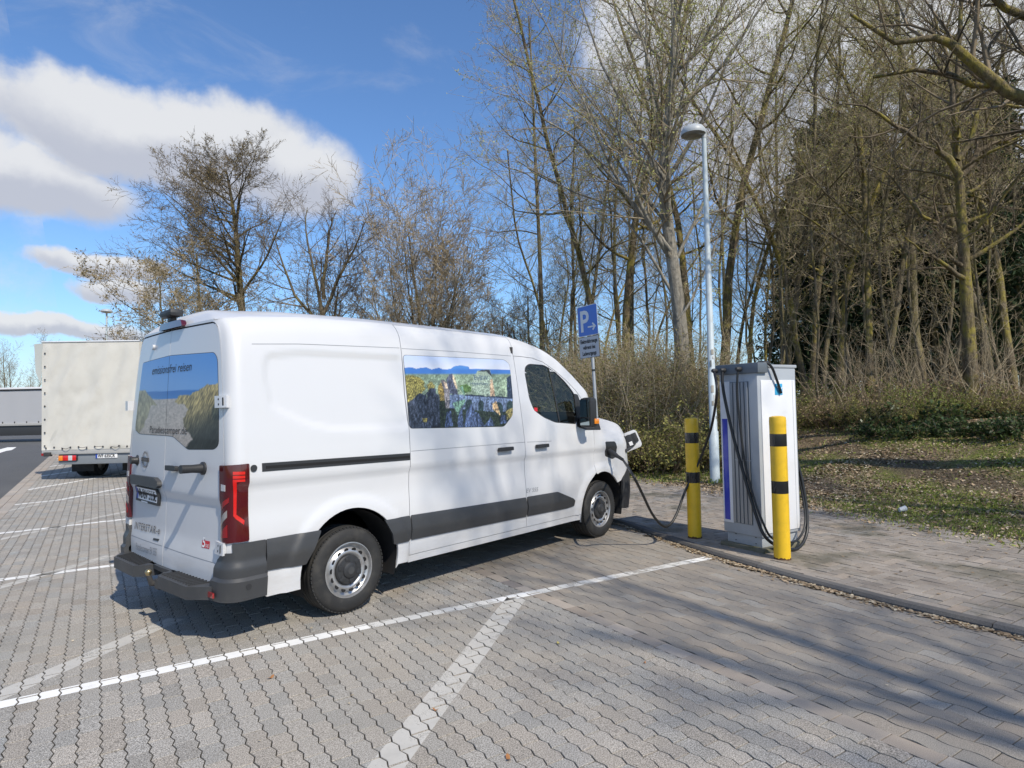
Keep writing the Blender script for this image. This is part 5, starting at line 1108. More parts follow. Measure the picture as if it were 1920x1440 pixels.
# sign faces the bay, turned away to the right
nd = np.array([-0.9636, 0.2672]); nd /= np.linalg.norm(nd); td = np.array([-nd[1], nd[0]]); td = td if td@RT[:2] > 0 else -td
Msg = lean @ Matrix(((td[0], 0, nd[0], nd[0]*0.045), (td[1], 0, nd[1], nd[1]*0.045), (0, 1, 0, 0), (0, 0, 0, 1)))
Wd, Hp, Hl = 0.60, 0.60, 0.42
def splate(name, y0, y1, m, off, inset=0.0, r=0.03, parent=SG, th=0.004, xo=-0.03): return MB().prism([(x+xo, y) for x, y in rrect(-Wd/2+inset, y0+inset, Wd/2-inset, y1-inset, r)], off-th, off).build(name, MATS[m], parent, 40, xf=Msg)
up_ = splate('sign_plate', H-Hp, H, 'sign_white', 0.0); splate('sign_face', H-Hp, H, 'sign_blue', 0.0022, 0.012, 0.022, up_, 0.002)
lo_ = splate('notice_plate', H-Hp-0.012-Hl, H-Hp-0.012, 'band_black', 0.0, 0, 0.02); splate('notice_face', H-Hp-0.012-Hl, H-Hp-0.012, 'sign_grey', 0.0022, 0.009, 0.015, lo_, 0.002)
def stext(txt, x, y, size, width, m, parent, bold=0.0, cx=None):
    V, F, w_ = text_mesh(txt, size, 0, 1.0, bold, width); V[:, 0] += x if cx is None else cx-width/2; V[:, 1] += y; V[:, 2] = 0.0040; me = _mesh('lettering', [tuple(Msg @ Vector(v)) for v in V], F); return link('lettering', me, MATS[m], parent)
stext('P', -0.24, H-0.50, 0.58, 0.26, 'sign_white', up_, 0.012)
arr = MB(); arr.prism([(x*1.5, H-0.43+(y)*1.2) for x, y in ((0.0, 0.012), (0.115, 0.012), (0.085, 0.047), (0.105, 0.065), (0.162, 0.0), (0.105, -0.065), (0.085, -0.047), (0.115, -0.012), (0.0, -0.012))], 0.0025, 0.0042); arr.build('arrow', MATS['sign_white'], up_, 40, xf=Matrix(Msg) @ Matrix.Translation((-0.03, 0, 0)))
for k, (tx, w_) in enumerate((('Elektrofahrzeuge', 0.51), ('während des', 0.37), ('Ladevorgangs', 0.42))): stext(tx, 0, H-Hp-0.012-0.125-0.120*k, 0.105, w_, 'print_black', lo_, 0.004, cx=-0.03)
# ================================================================== tarpaulin truck (rear towards the camera)
TA = R_(45.0); tdir = np.array([math.cos(TA), math.sin(TA)]); trt = np.array([math.sin(TA), -math.cos(TA)])
tl0 = gnd(79, 902); TW = 2.36; trc = tl0[:2]+trt*(TW/2); TRK = empty('tarpaulin_truck', (trc[0], trc[1], 0), TA); tag(TRK, 'small truck with cream tarpaulin box and grey tail beam, seen from behind', 'truck')
mat('tarp_cream', (0.62, 0.60, 0.54), 0.62, var=0.03, vscale=2, bump=0.0008, bscale=200, dirt=((0.45, 0.42, 0.36), 2.5, 0.3)); mat('beam_grey', (0.20, 0.22, 0.24), 0.5, var=0.08); mat('timber_grey', (0.38, 0.38, 0.37), 0.6, var=0.08)
H0, H1, TL = 0.76, 3.46, 4.6
nu, nv = 60, 70; yy, zz_ = np.meshgrid(np.linspace(-TW/2, TW/2, nu), np.linspace(H0, H1, nv), indexing='ij')
wr = 0.045*(fbm(yy*1.6+zz_*0.8+9, zz_*0.30-yy*0.2, 201, 1.5, 4)-0.5)*2+0.016*np.sin(9*(yy+0.6*zz_)+5*fbm(yy, zz_, 205, 0.9, 2))*smooth(0.42, 0.7, fbm(yy, zz_, 207, 0.8, 2))
edge_f = np.minimum(1, np.minimum(np.minimum(yy+TW/2, TW/2-yy)/0.15, np.minimum(H1-zz_, (zz_-H0)*2)/0.15))
V = np.stack([-0.02-wr*edge_f-0.03*smooth(1.6, 0.8, zz_)*np.abs(np.sin(5*yy))*0.3, yy, zz_], -1).reshape(-1, 3); F = [(i*nv+j, i*nv+j+1, (i+1)*nv+j+1, (i+1)*nv+j) for i in range(nu-1) for j in range(nv-1)]
TP = link('rear_tarpaulin', _mesh('rear_tarpaulin', V, F), MATS['tarp_cream'], TRK, 180)
MB().box((TL/2, 0, (H0+H1)/2), (TL, TW-0.01, H1-H0-0.01)).build('tarpaulin_cover', MATS['tarp_cream'], TRK, 40, bevel=0.02)
MB().box((-0.012, 0, H1+0.008), (0.06, TW+0.01, 0.03)).build('top_edge', MATS['sign_white'], TRK, 40, bevel=0.008)
flap = MB().add([(-0.03, TW/2-0.03, H1-0.02), (-0.06, TW/2+0.16, H1-0.05), (-0.05, TW/2+0.13, H1-0.75), (-0.03, TW/2+0.02, H1-1.05), (0.0, TW/2+0.0, H1-0.5)], [(0, 1, 2, 4), (4, 2, 3)]); flap.build('corner_flap', mat('tarp_grey', (0.42, 0.44, 0.42), 0.6), TRK, 40)
def eyelet(y, z): MB().lathe([(0.020, 0), (0.022, -0.004), (0.012, -0.006), (0.0005, -0.004)], axis='X', n=10, caps=False).build('eyelet', MATS['dark_metal'], TP, 40, xf=Matrix.Translation((-0.045, y, z)))
for k in range(8): eyelet(TW/2-0.09, H1-0.28-0.33*k)
for k in range(11): eyelet(TW/2-0.12-0.195*k, H0+0.055+0.02*math.sin(k*2.2))
for k in range(4): MB().tube(spline([(-0.06, TW/2-0.5-0.4*k, H0+0.06), (-0.09, TW/2-0.62-0.4*k, H0+0.03+0.02*k % 0.05), (-0.06, TW/2-0.72-0.4*k, H0+0.07)], 6), 0.006, 6).build('lashing_cord', MATS['dark_metal'], TP, 40)
MB().box((0.03, 0, H0-0.05), (0.10, TW, 0.12)).build('bed_edge', MATS['timber_grey'], TRK, 40, bevel=0.01)
TBm = MB().box((0.10, -0.32, 0.52), (0.14, 2.26, 0.26)).build('tail_beam', MATS['beam_grey'], TRK, 40, bevel=0.02)
for s in (1, -1):
    yl = -0.32+s*0.88; lp = MB().box((0.02, yl, 0.555), (0.05, 0.44, 0.145)).build('rear_lamp', MATS['lamp_black'], TRK, 40, bevel=0.015)
    for (dy, w_, m) in ((0.175*s, 0.10, 'orange_lens'), (0.055*s, 0.13, 'red_guide'), (-0.06*s, 0.10, 'clear_lens'), (-0.15*s, 0.09, 'red_guide')): MB().box((-0.008, yl+dy, 0.555), (0.014, w_, 0.125)).build('lens', MATS[m], lp, 40, bevel=0.004)
pt = MB().box((0.02, -0.36, 0.585), (0.02, 0.52, 0.115)).build('plate', MATS['print_white'], TRK, 40, bevel=0.004)
MB().box((0.008, -0.12, 0.585), (0.006, 0.04, 0.110)).build('plate_band', MATS['plate_blue'], pt, 40)
V_, F_, w_ = text_mesh('WF 635CR', 0.115, 0, 1.0, 0.003, 0.42); link('plate_text', _mesh('plate_text', [(0.005, -0.15-x, 0.548+y) for x, y, z in V_], F_), MATS['print_black'], pt)
cl = MB().box((-0.02, TW/2-0.15, H0-0.10), (0.10, 0.16, 0.10)).build('corner_bracket', MATS['dark_metal'], TRK, 40, bevel=0.01); MB().box((-0.06, TW/2-0.05, H0-0.10), (0.03, 0.05, 0.06)).build('marker_lamp', MATS['reflector_red'], cl, 40)
MB().box((2.6, 0, 0.52), (4.8, 0.8, 0.14)).build('chassis', MATS['dark_metal'], TRK, 40)
def plain_wheel(x, y, parent, r=0.345, wd=0.24):
    wh = empty('wheel', (x, y, r)); wh.parent = parent; MB().lathe([(r*0.6, -wd/2), (r*0.93, -wd/2), (r, -wd*0.38), (r, wd*0.38), (r*0.93, wd/2), (r*0.6, wd/2)], axis='Y', n=32, caps=False).build('tyre', MATS['rubber'], wh, 40)
    MB().lathe([(r*0.62, -wd*0.4), (r*0.5, -wd*0.2), (r*0.2, -wd*0.3), (0.001, -wd*0.3)], axis='Y', n=24, caps=False).build('rim', MATS['steel_rim'], wh, 40)
for s in (1, -1):
    plain_wheel(1.15, s*0.78, TRK); plain_wheel(1.15, s*0.50, TRK); plain_wheel(TL+0.95, s*0.84, TRK)
    MB().box((0.75, s*0.64, 0.36), (0.012, 0.56, 0.42)).build('mud_flap', MATS['rubber'], TRK, 40)
cabm = MB(); cabm.add([(TL+0.15, -0.98, 0.4), (TL+2.1, -0.95, 0.4), (TL+2.1, 0.95, 0.4), (TL+0.15, 0.98, 0.4), (TL+0.15, -0.98, 1.45), (TL+2.05, -0.9, 1.15), (TL+2.05, 0.9, 1.15), (TL+0.15, 0.98, 1.45), (TL+0.15, -0.88, 2.3), (TL+0.9, -0.82, 2.3), (TL+0.9, 0.82, 2.3), (TL+0.15, 0.88, 2.3), (TL+1.55, -0.88, 1.45), (TL+1.55, 0.88, 1.45)],
    [(0, 3, 2, 1), (0, 1, 5, 12, 4), (3, 7, 13, 6, 2), (1, 2, 6, 5), (12, 5, 6, 13), (4, 12, 9, 8), (7, 11, 10, 13), (8, 9, 10, 11), (12, 13, 10, 9), (0, 4, 8, 11, 7, 3)]); cabm.build('cab', MATS['white_paint'], TRK, 40, bevel=0.05)
# ================================================================== curtain-sided trailer far behind
TD = 40.0; t0_ = at(-290, 830, TD); t1_ = at(130, 824, TD); tv = (t1_-t0_)[:2]; tl_ = np.linalg.norm(tv); ta = math.atan2(tv[1], tv[0])
TRL = empty('curtain_trailer', (t1_[0], t1_[1], 0), ta); tag(TRL, 'long grey curtain-sided trailer parked beyond the tarpaulin truck', 'trailer')
mat('curtain_grey', (0.42, 0.425, 0.44), 0.6, var=0.03, vscale=0.6); TT = at(40, 726, TD)[2]; L_ = 13.6
cu = MB(); n = 90
for k in range(n+1): x = -L_+L_*k/n; cu.v += [(x, 0.006*math.sin(k*0.7), 1.18), (x, 0.003*math.sin(k*0.9), TT-0.18)]
cu.f = [(2*k, 2*k+2, 2*k+3, 2*k+1) for k in range(n)]; cu.build('curtain', MATS['curtain_grey'], TRL, 180)
MB().box((-L_/2, 1.26, (1.15+TT)/2), (L_, 2.5, TT-1.2)).build('load_box', MATS['curtain_grey'], TRL, 40)
MB().box((-L_/2, -0.02, TT-0.06), (L_+0.04, 0.08, 0.12)).build('roof_rail', MATS['sign_white'], TRL, 40, bevel=0.02); MB().box((-L_/2, -0.03, TT-0.16), (L_, 0.04, 0.07)).build('rail_gap', MATS['gap_dark'], TRL, 40)
MB().box((-L_/2, -0.02, 1.10), (L_+0.04, 0.08, 0.16)).build('side_rail', MATS['timber_grey'], TRL, 40, bevel=0.02)
for k in range(18): MB().box((-0.4-0.75*k, -0.035, 1.16), (0.05, 0.02, 0.26)).build('curtain_buckle', MATS['dark_metal'], TRL, 40)
skt = MB().box((-4.6, 0.05, 0.72), (6.6, 0.05, 0.62)).build('side_skirt', mat('skirt_black', (0.035, 0.037, 0.04), 0.5), TRL, 40, bevel=0.02); MB().box((-L_/2, 1.2, 0.85), (L_, 1.2, 0.3)).build('chassis', MATS['dark_metal'], TRL, 40)
for k in range(3): plain_wheel(-9.2-1.3*k, 0.25, TRL, 0.5, 0.38)
for x in (-0.75, -11.5+7.0): pass
# ================================================================== trees and shrubs
def bark_mat(name, dark, light, moss, mossf, scale=9.0, rough=0.9):
    def f(t, b, P):
        tcn = t.new('ShaderNodeTexCoord'); O = tcn.outputs['Object']; st = t.vmath('MULTIPLY', O, (1.0, 1.0, 0.22))
        n1, _ = t.noise(st, scale*2.2, 5, 0.7); n2, _ = t.noise(O, 1.1, 4, 0.6); n3, _ = t.noise(O, scale, 4, 0.65)
        c = t.ramp(n1, [(0.3, dark), (0.7, light)])
        if mossf: c = t.mix(t.math('MULTIPLY', t.math('MULTIPLY', t.maprange(n2, 0.40, 0.62), t.maprange(n3, 0.32, 0.6)), mossf), c, moss)
        t.set(b.inputs['Base Color'], c); b.inputs['Roughness'].default_value = rough; b.inputs['Specular IOR Level'].default_value = 0.2; bump(t, b, t.math('ADD', n1, t.math('MULTIPLY', n3, 0.7)), 0.045)
    return ground_mat(name, f)
bark_mat('bark_mossy', (0.048, 0.039, 0.027), (0.25, 0.20, 0.135), (0.31, 0.26, 0.05), 0.85)
bark_mat('bark_grey', (0.055, 0.046, 0.034), (0.25, 0.21, 0.15), (0.22, 0.19, 0.045), 0.65)
bark_mat('bark_pale', (0.15, 0.138, 0.115), (0.44, 0.41, 0.35), (0.10, 0.09, 0.07), 0.35, scale=5)
bark_mat('bark_alder', (0.045, 0.040, 0.028), (0.17, 0.145, 0.09), (0.20, 0.15, 0.035), 0.9)
def leaf_mat(name, c0, c1, rough=0.7, trans=0.25):
    m = bpy.data.materials.new(name); m.use_nodes = True; t = NT(m.node_tree); t.n.clear(); g_ = t.new('ShaderNodeNewGeometry')
    rr = g_.outputs['Random Per Island']; c = t.mix(rr, c0, c1); df = t.new('ShaderNodeBsdfPrincipled'); t.set(df.inputs['Base Color'], c); df.inputs['Roughness'].default_value = rough; df.inputs['Specular IOR Level'].default_value = 0.25
    tl_ = t.new('ShaderNodeBsdfTranslucent'); t.set(tl_.inputs[0], c); mx = t.new('ShaderNodeMixShader'); mx.inputs[0].default_value = trans; t.l.new(df.outputs[0], mx.inputs[1]); t.l.new(tl_.outputs[0], mx.inputs[2])
    o = t.new('ShaderNodeOutputMaterial'); t.l.new(mx.outputs[0], o.inputs[0]); MATS[name] = m; return m
leaf_mat('twig_tan', (0.25, 0.195, 0.12), (0.55, 0.46, 0.32), 0.85, 0.0); leaf_mat('twig_brown', (0.13, 0.098, 0.065), (0.33, 0.255, 0.175), 0.85, 0.0); leaf_mat('twig_grey', (0.21, 0.165, 0.11), (0.48, 0.40, 0.28), 0.85, 0.0); leaf_mat('twig_dark', (0.08, 0.065, 0.045), (0.24, 0.19, 0.13), 0.85, 0.0)
leaf_mat('catkin_green', (0.30, 0.33, 0.09), (0.58, 0.58, 0.24)); leaf_mat('catkin_brown', (0.13, 0.10, 0.035), (0.32, 0.25, 0.11)); leaf_mat('bud_olive', (0.30, 0.30, 0.07), (0.60, 0.57, 0.20)); leaf_mat('bud_tan', (0.14, 0.10, 0.055), (0.28, 0.21, 0.12))
leaf_mat('leaf_evergreen', (0.018, 0.036, 0.014), (0.075, 0.11, 0.035), 0.35); leaf_mat('leaf_fresh', (0.12, 0.17, 0.03), (0.32, 0.35, 0.09)); leaf_mat('leaf_olive', (0.14, 0.15, 0.035), (0.38, 0.35, 0.12)); leaf_mat('needle_dark', (0.012, 0.026, 0.012), (0.045, 0.072, 0.028)); leaf_mat('leaf_dead', (0.15, 0.10, 0.055), (0.42, 0.31, 0.20), 0.8, 0.15)

def unit(v): return v/(np.linalg.norm(v, axis=-1, keepdims=True)+1e-12)
def poly_line(p0, d0, L, m, jit, trop, r):
    """p0 (C,3) d0 (C,3) L (C,) -> (C,m,3)"""
    C = len(p0); P = np.empty((C, m, 3)); P[:, 0] = p0; d = d0.copy(); st = (L/(m-1))[:, None]
    for k in range(1, m): d = unit(d+r.normal(0, jit, (C, 3))+np.array(trop)); P[:, k] = P[:, k-1]+d*st
    return P
def grow(par, prad, n, trange, lenf, ang, m, jit, trop, rr, r, plen=None, taper=0.12, tshape=0.0, rmin=0.003, bias=None):
    Pn, mm, _ = par.shape; C = Pn*n; pi = np.repeat(np.arange(Pn), n); t = trange[0]+(trange[1]-trange[0])*((np.tile(np.arange(n), Pn)+r.random(C))/n)
    f = t*(mm-1); i = np.minimum(f.astype(int), mm-2); w_ = (f-i)[:, None]; p0 = par[pi, i]*(1-w_)+par[pi, i+1]*w_; tg = unit(par[pi, i+1]-par[pi, i]); pr = prad[pi, i]*(1-w_[:, 0])+prad[pi, i+1]*w_[:, 0]
    q = unit(np.cross(tg, unit(r.normal(size=(C, 3)))));
    if bias is not None: q = unit(q+np.array(bias)); q = unit(q-tg*np.sum(q*tg, 1, keepdims=True))
    a = np.radians(r.uniform(ang[0], ang[1], C))[:, None]; d = unit(tg*np.cos(a)+q*np.sin(a))
    pl_ = np.linalg.norm(np.diff(par, axis=1), axis=2).sum(1) if plen is None else plen
    L = pl_[pi]*lenf*r.uniform(0.65, 1.3, C)*(1-tshape*t); P = poly_line(p0, d, L, m, jit, trop, r)
    r0 = np.maximum(np.minimum(pr*rr, pr*0.95), rmin); R = r0[:, None]*np.linspace(1, taper, m)[None]; return P, np.maximum(R, rmin*0.6)
def flakes(P, size, r, per=1, spread=0.0, hang=0.0, aspect=1.6):
    """small leaf shaped quads scattered at polyline ends / along them; P (C,m,3)"""
    C, m, _ = P.shape; k = r.integers(0, m-1, C*per); ci = np.repeat(np.arange(C), per); f = r.random(C*per)[:, None]; p = P[ci, k]*(1-f)+P[ci, k+1]*f+r.normal(0, spread, (C*per, 3))
    a = unit(r.normal(size=(C*per, 3))+np.array([0, 0, -hang*3])); b = unit(np.cross(a, r.normal(size=(C*per, 3)))); s = size*r.uniform(0.6, 1.4, C*per)[:, None]
    V = np.stack([p, p+a*s*0.5+b*s*0.5/aspect, p+a*s, p+a*s*0.5-b*s*0.5/aspect], 1).reshape(-1, 3); F = np.arange(C*per*4).reshape(-1, 4); return V, F
def cat(*L):
    V, F, o = [], [], 0
    for v, f in L: V.append(v); F.append(f+o); o += len(v)
    return np.vstack(V), np.vstack(F)
def obj_mesh(name, VF, m, smooth_=True):
    me = _mesh(name, VF[0], VF[1]); me.materials.append(MATS[m])
    if smooth_: me.polygons.foreach_set('use_smooth', np.ones(len(me.polygons), bool))
    return me
def trunk_line(h, m, lean, jit, r, r0, r1, path=None, flare=1.35):
    if path is None: P = poly_line(np.zeros((1, 3)), unit(np.array([[lean[0], lean[1], 1.0]])), np.array([h]), m, jit, (0, 0, 0.04), r)
    else: P = spline(path, max(2, m//(len(path)-1)))[None]
    mm = P.shape[1]; t = np.linspace(0, 1, mm); R = (r0+(r1-r0)*t**0.85)*(1+(flare-1)*np.exp(-t*h/0.5)); P[:, 0, 2] -= 0.25; return P, R[None]
def make_tree(seed, h, r0, bark, twigm, budm=None, lean=(0, 0), limbs=22, t0=0.35, limb_len=0.30, limb_ang=(35, 70), limb_up=0.10, br=7, tw=8, twl=4, jit=0.06, tjit=0.03, bud=1, bud_size=0.05, path=None, tshape=0.35, r1=0.03, low=None, extra=None, hang=0.0, bias=None, thick=1.0, br_len=0.45, tw_len=0.42, twl_len=0.5, stems=None, lrr=0.5):
    r = np.random.default_rng(seed); T, TR = trunk_line(h, 14, lean, tjit, r, r0, r1, path)
    if stems: 
        SP, SR = [T], [TR]
        for (dx, dy, hh, rs) in stems:
            P, R = trunk_line(hh, 14, (dx, dy), tjit*1.6, r, rs, 0.02); P = P+np.array([dx*0.5, dy*0.5, 0]); 
            SP.append(P); SR.append(R)
        T = np.concatenate(SP); TR = np.concatenate(SR); limbs = max(4, limbs//len(SP))
    plen = np.linalg.norm(np.diff(T, axis=1), axis=2).sum(1)
    L1, R1 = grow(T, TR, limbs, (t0, 0.98), limb_len, limb_ang, 9, jit, (0, 0, limb_up), lrr, r, plen, 0.10, tshape, 0.008, bias)
    if extra is not None:
        for pts, ra, rb in extra:
            q = spline(pts, 8); q = q[np.linspace(0, len(q)-1, 9).astype(int)][None]; q[:, 1:] += r.normal(0, 0.035+0.25*ra, (1, 8, 3))*0.7; L1 = np.concatenate([L1, q]); R1 = np.concatenate([R1, np.linspace(ra, rb, 9)[None]])
    L2, R2 = grow(L1, R1, br, (0.15, 0.98), br_len, (25, 65), 6, jit*1.4, (0, 0, limb_up*0.6-hang*0.3), 0.5, r, None, 0.18, 0.25, 0.005)
    L3, R3 = grow(L2, R2, tw, (0.12, 1.0), tw_len, (20, 60), 4, jit*1.7, (0, 0, 0.03-hang), 0.55, r, None, 0.3, 0.2, 0.0038*thick)
    if twl: L4, R4 = grow(L3, R3, twl, (0.15, 1.0), twl_len, (18, 55), 2, jit*1.5, (0, 0, 0.02-hang), 0.7, r, None, 0.5, 0.1, 0.0030*thick)
    trunk = cat(tubes(T, TR, 12), tubes(L1, R1, 6)); tws = [tubes(L2, R2, 4), tubes(L3, R3, 3)]
    if twl: tws.append(tubes(L4, R4, 3))
    out = {'trunk': obj_mesh('trunk', trunk, bark), 'crown': obj_mesh('crown', cat(*tws), twigm)}
    if budm and bud: out['catkins'] = obj_mesh('catkins', flakes(L4 if twl else L3, bud_size, r, bud, 0.015, hang+0.2, 2.2), budm, False)
    return out
def place(name, parts, loc, rz, sc_, label, cat_, group=None):
    o = empty(name, loc, rz); o.scale = (sc_,)*3 if np.isscalar(sc_) else sc_; tag(o, label, cat_, group)
    for k, me in parts.items():
        c = bpy.data.objects.new(k, me); COL.objects.link(c); c.parent = o
        if k == 'catkins' or k == 'foliage' or k == 'twigs': c['kind'] = 'stuff'
    return o
def spot(px, D, z=None):
    d = ray(px, 760); p = CAM+d*D; x, y = p[0], p[1]; return x, y, (float(ground_h(x, y)) if z is None else z)
# ---- trees behind the van
def local_path(pts, base):
    return [tuple(np.asarray(p)-np.asarray(base)) for p in pts]
def pxpath(pxs, D, base): return local_path([at(u, v, D) for u, v in pxs], base)
b1 = np.array(spot(455, 27.0, 0.0)); p1 = [(0, 0, 0)]+pxpath([(456, 640), (452, 560), (446, 490), (441, 420), (432, 360), (424, 320)], 27.0, b1)
lv = -RT.copy(); lv[2] = 0
t = make_tree(11, 13.5, 0.21, 'bark_alder', 'twig_dark', 'catkin_brown', path=p1, limbs=34, t0=0.28, limb_len=0.44, limb_ang=(45, 75), limb_up=0.02, br=10, tw=9, twl=4, bud=1, bud_size=0.06, tshape=0.72, bias=tuple(lv*0.55), hang=0.03, jit=0.07, thick=1.7)
place('alder_tree', t, b1, 0, 1.0, 'tall alder with one-sided branches and catkins rising behind the van rear', 'tree')
b2 = np.array(spot(385, 24.5, 0.0)); t = make_tree(12, 7.8, 0.13, 'bark_alder', 'twig_tan', 'catkin_brown', limbs=36, t0=0.10, limb_len=0.60, limb_ang=(45, 85), limb_up=0.08, br=9, tw=9, twl=4, bud=1, bud_size=0.085, tshape=0.35, jit=0.09, thick=1.9, stems=[(0.35, 0.1, 6.5, 0.07), (-0.35, 0.2, 6.8, 0.07)])
place('hazel_tree', t, b2, 0.4, 1.0, 'low spreading brown tree in front of the tall alder', 'tree')
b3 = np.array(spot(604, 28.0, 0.0)); ex = [(pxpath(q, 28.0, b3), 0.085, 0.015) for q in ([(606, 600), (590, 520), (575, 450), (571, 390)], [(606, 590), (640, 510), (665, 460), (686, 410)], [(602, 610), (560, 560), (528, 490), (508, 430)], [(607, 560), (612, 480), (620, 430), (628, 395)])]
t = make_tree(13, 7.2, 0.20, 'bark_grey', 'twig_dark', 'bud_tan', limbs=18, t0=0.20, limb_len=0.55, limb_ang=(22, 55), limb_up=0.08, br=10, tw=8, twl=4, bud=1, bud_size=0.05, extra=ex, jit=0.07, thick=1.7)
place('open_tree', t, b3, 0, 1.0, 'open vase-shaped bare tree, middle of the three behind the van roof', 'tree')
b4 = np.array(spot(805, 30.0, 0.0)); t = make_tree(14, 9.8, 0.15, 'bark_grey', 'twig_tan', None, limbs=120, t0=0.08, limb_len=0.46, limb_ang=(20, 55), limb_up=0.07, br=8, tw=8, twl=3, jit=0.08, tshape=0.1, thick=3.0, stems=[(0.22, 0.05, 9.4, 0.09), (-0.2, 0.15, 9, 0.10), (0.1, -0.25, 9, 0.09), (-0.36, -0.12, 8.2, 0.08), (0.40, 0.2, 8.0, 0.08), (0.03, 0.32, 9.4, 0.08), (0.5, -0.35, 7.0, 0.06), (-0.5, 0.3, 7.0, 0.06)])
place('many_stemmed_tree', t, b4, 0.5, 1.0, 'dense round many-stemmed bare tree behind the van middle', 'tree')
small = make_tree(15, 6.2, 0.10, 'bark_grey', 'twig_dark', None, limbs=34, t0=0.10, limb_len=0.5, limb_ang=(25, 60), br=8, tw=7, twl=3, thick=2.0, stems=[(0.3, 0.1, 5.5, 0.06), (-0.25, 0.2, 5.2, 0.06), (0.0, -0.3, 5.6, 0.06)])
for k, (px, D, s, lab) in enumerate([(950, 33, 0.95, 'low twiggy tree between the round tree and the wood'), (905, 36, 0.9, 'small far twiggy tree just past the round many-stemmed tree'), (690, 34, 0.9, 'low twiggy tree between the open tree and the round tree'), (530, 32, 0.85, 'low twiggy tree between the tall alder and the open tree'), (300, 30, 0.8, 'low twiggy tree beside the van rear camera, left of the alder'), (1000, 30, 1.0, 'small twiggy tree at the near end of the wood')]):
    place('small_tree', small, spot(px, D), k*1.3, s, lab, 'tree', 'low trees behind the van')
far = make_tree(16, 11.5, 0.16, 'bark_grey', 'twig_grey', None, limbs=20, t0=0.25, limb_len=0.35, limb_ang=(25, 55), br=6, tw=5, twl=2, thick=3.0)
for k, (px, D, s, lab) in enumerate([(10, 82, 0.86, 'far bare tree above the trailer roof, leftmost'), (26, 84, 0.75, 'far bare tree above the trailer roof, second from the edge'), (66, 80, 0.66, 'far bare tree beside the corner flap of the truck'), (-14, 80, 0.8, 'far bare tree partly cut by the picture edge'), (100, 95, 1.05, 'far bare tree whose top just shows over the tarpaulin'), (48, 90, 0.62, 'low far bare tree between two taller ones over the trailer')]):
    place('far_tree', far, spot(px, D, 0.0), k*2.1, s, lab, 'tree', 'far trees behind the trailer')
# ---- the pale poplar beside the lamp
bp0 = np.array(spot(1287, 17.0)); D = 17.0
pp = [(0, 0, 0)]+pxpath([(1280, 660), (1268, 540), (1253, 430), (1245, 330), (1256, 200), (1266, 80), (1275, -80), (1285, -300), (1290, -520)], D, bp0)
ex = [(pxpath(q, D+dz, bp0), ra*0.62, 0.012) for q, dz, ra in (([(1250, 380), (1232, 240), (1212, 100), (1205, -40), (1200, -220)], 0.3, 0.12), ([(1262, 500), (1300, 420), (1345, 330), (1385, 220), (1420, 80)], 0.8, 0.09), ([(1258, 470), (1205, 400), (1140, 330), (1075, 260), (1010, 215), (955, 160)], -0.3, 0.085), ([(1266, 560), (1215, 470), (1160, 400), (1085, 360), (1020, 330), (965, 300)], 0.9, 0.075), ([(1248, 340), (1185, 230), (1130, 120), (1090, 10), (1060, -120)], -0.6, 0.08), ([(1270, 600), (1310, 540), (1335, 470), (1370, 400)], -0.4, 0.06), ([(1252, 420), (1175, 330), (1100, 200), (1040, 90), (1000, 0)], 0.6, 0.08), ([(1247, 300), (1290, 200), (1335, 90), (1370, -40)], 0.2, 0.08))]
t = make_tree(21, 21.0, 0.205, 'bark_pale', 'twig_grey', 'catkin_green', path=pp, limbs=26, t0=0.25, limb_len=0.26, limb_ang=(28, 52), limb_up=0.03, br=9, tw=7, twl=3, bud=3, bud_size=0.06, extra=ex, hang=0.05, jit=0.055, r1=0.07, thick=1.3, bias=tuple(lv*0.25))
place('poplar_tree', t, bp0, 0, 1.0, 'tall pale-barked poplar with greenish catkins just left of the near street lamp', 'tree')
# ---- the wood: prototypes and individuals
FK = dict(br=7, tw=6, twl=3, thick=1.15, lrr=0.45, bud=3, bud_size=0.042)
SK = dict(br=4, tw=5, twl=2, thick=1.15, lrr=0.45, bud=1, bud_size=0.03)
protos = [make_tree(31, 17, 0.145, 'bark_mossy', 'twig_tan', 'bud_olive', limbs=24, t0=0.30, limb_len=0.25, limb_ang=(45, 82), tjit=0.06, jit=0.13, **FK),
          make_tree(32, 16, 0.115, 'bark_grey', 'twig_grey', 'bud_olive', limbs=22, t0=0.32, limb_len=0.23, limb_ang=(35, 70), tjit=0.065, jit=0.12, **FK),
          make_tree(33, 14, 0.095, 'bark_mossy', 'twig_tan', 'bud_olive', limbs=20, t0=0.26, limb_len=0.28, limb_ang=(45, 85), tjit=0.085, jit=0.14, **FK),
          make_tree(34, 18, 0.135, 'bark_grey', 'twig_brown', None, limbs=22, t0=0.45, limb_len=0.25, limb_ang=(40, 80), tjit=0.025, jit=0.13, **FK),
          make_tree(35, 10, 0.05, 'bark_grey', 'twig_tan', 'bud_olive', limbs=14, t0=0.18, limb_len=0.26, limb_ang=(25, 60), tjit=0.07, jit=0.11, **SK)]
NUM = ['first', 'second', 'third', 'fourth', 'fifth', 'sixth', 'seventh', 'eighth', 'ninth', 'tenth', 'eleventh', 'twelfth', 'thirteenth', 'fourteenth', 'fifteenth', 'sixteenth', 'seventeenth', 'eighteenth', 'nineteenth', 'twentieth', 'twenty-first', 'twenty-second', 'twenty-third', 'twenty-fourth', 'twenty-fifth', 'twenty-sixth', 'twenty-seventh', 'twenty-eighth', 'twenty-ninth', 'thirtieth', 'thirty-first', 'thirty-second']
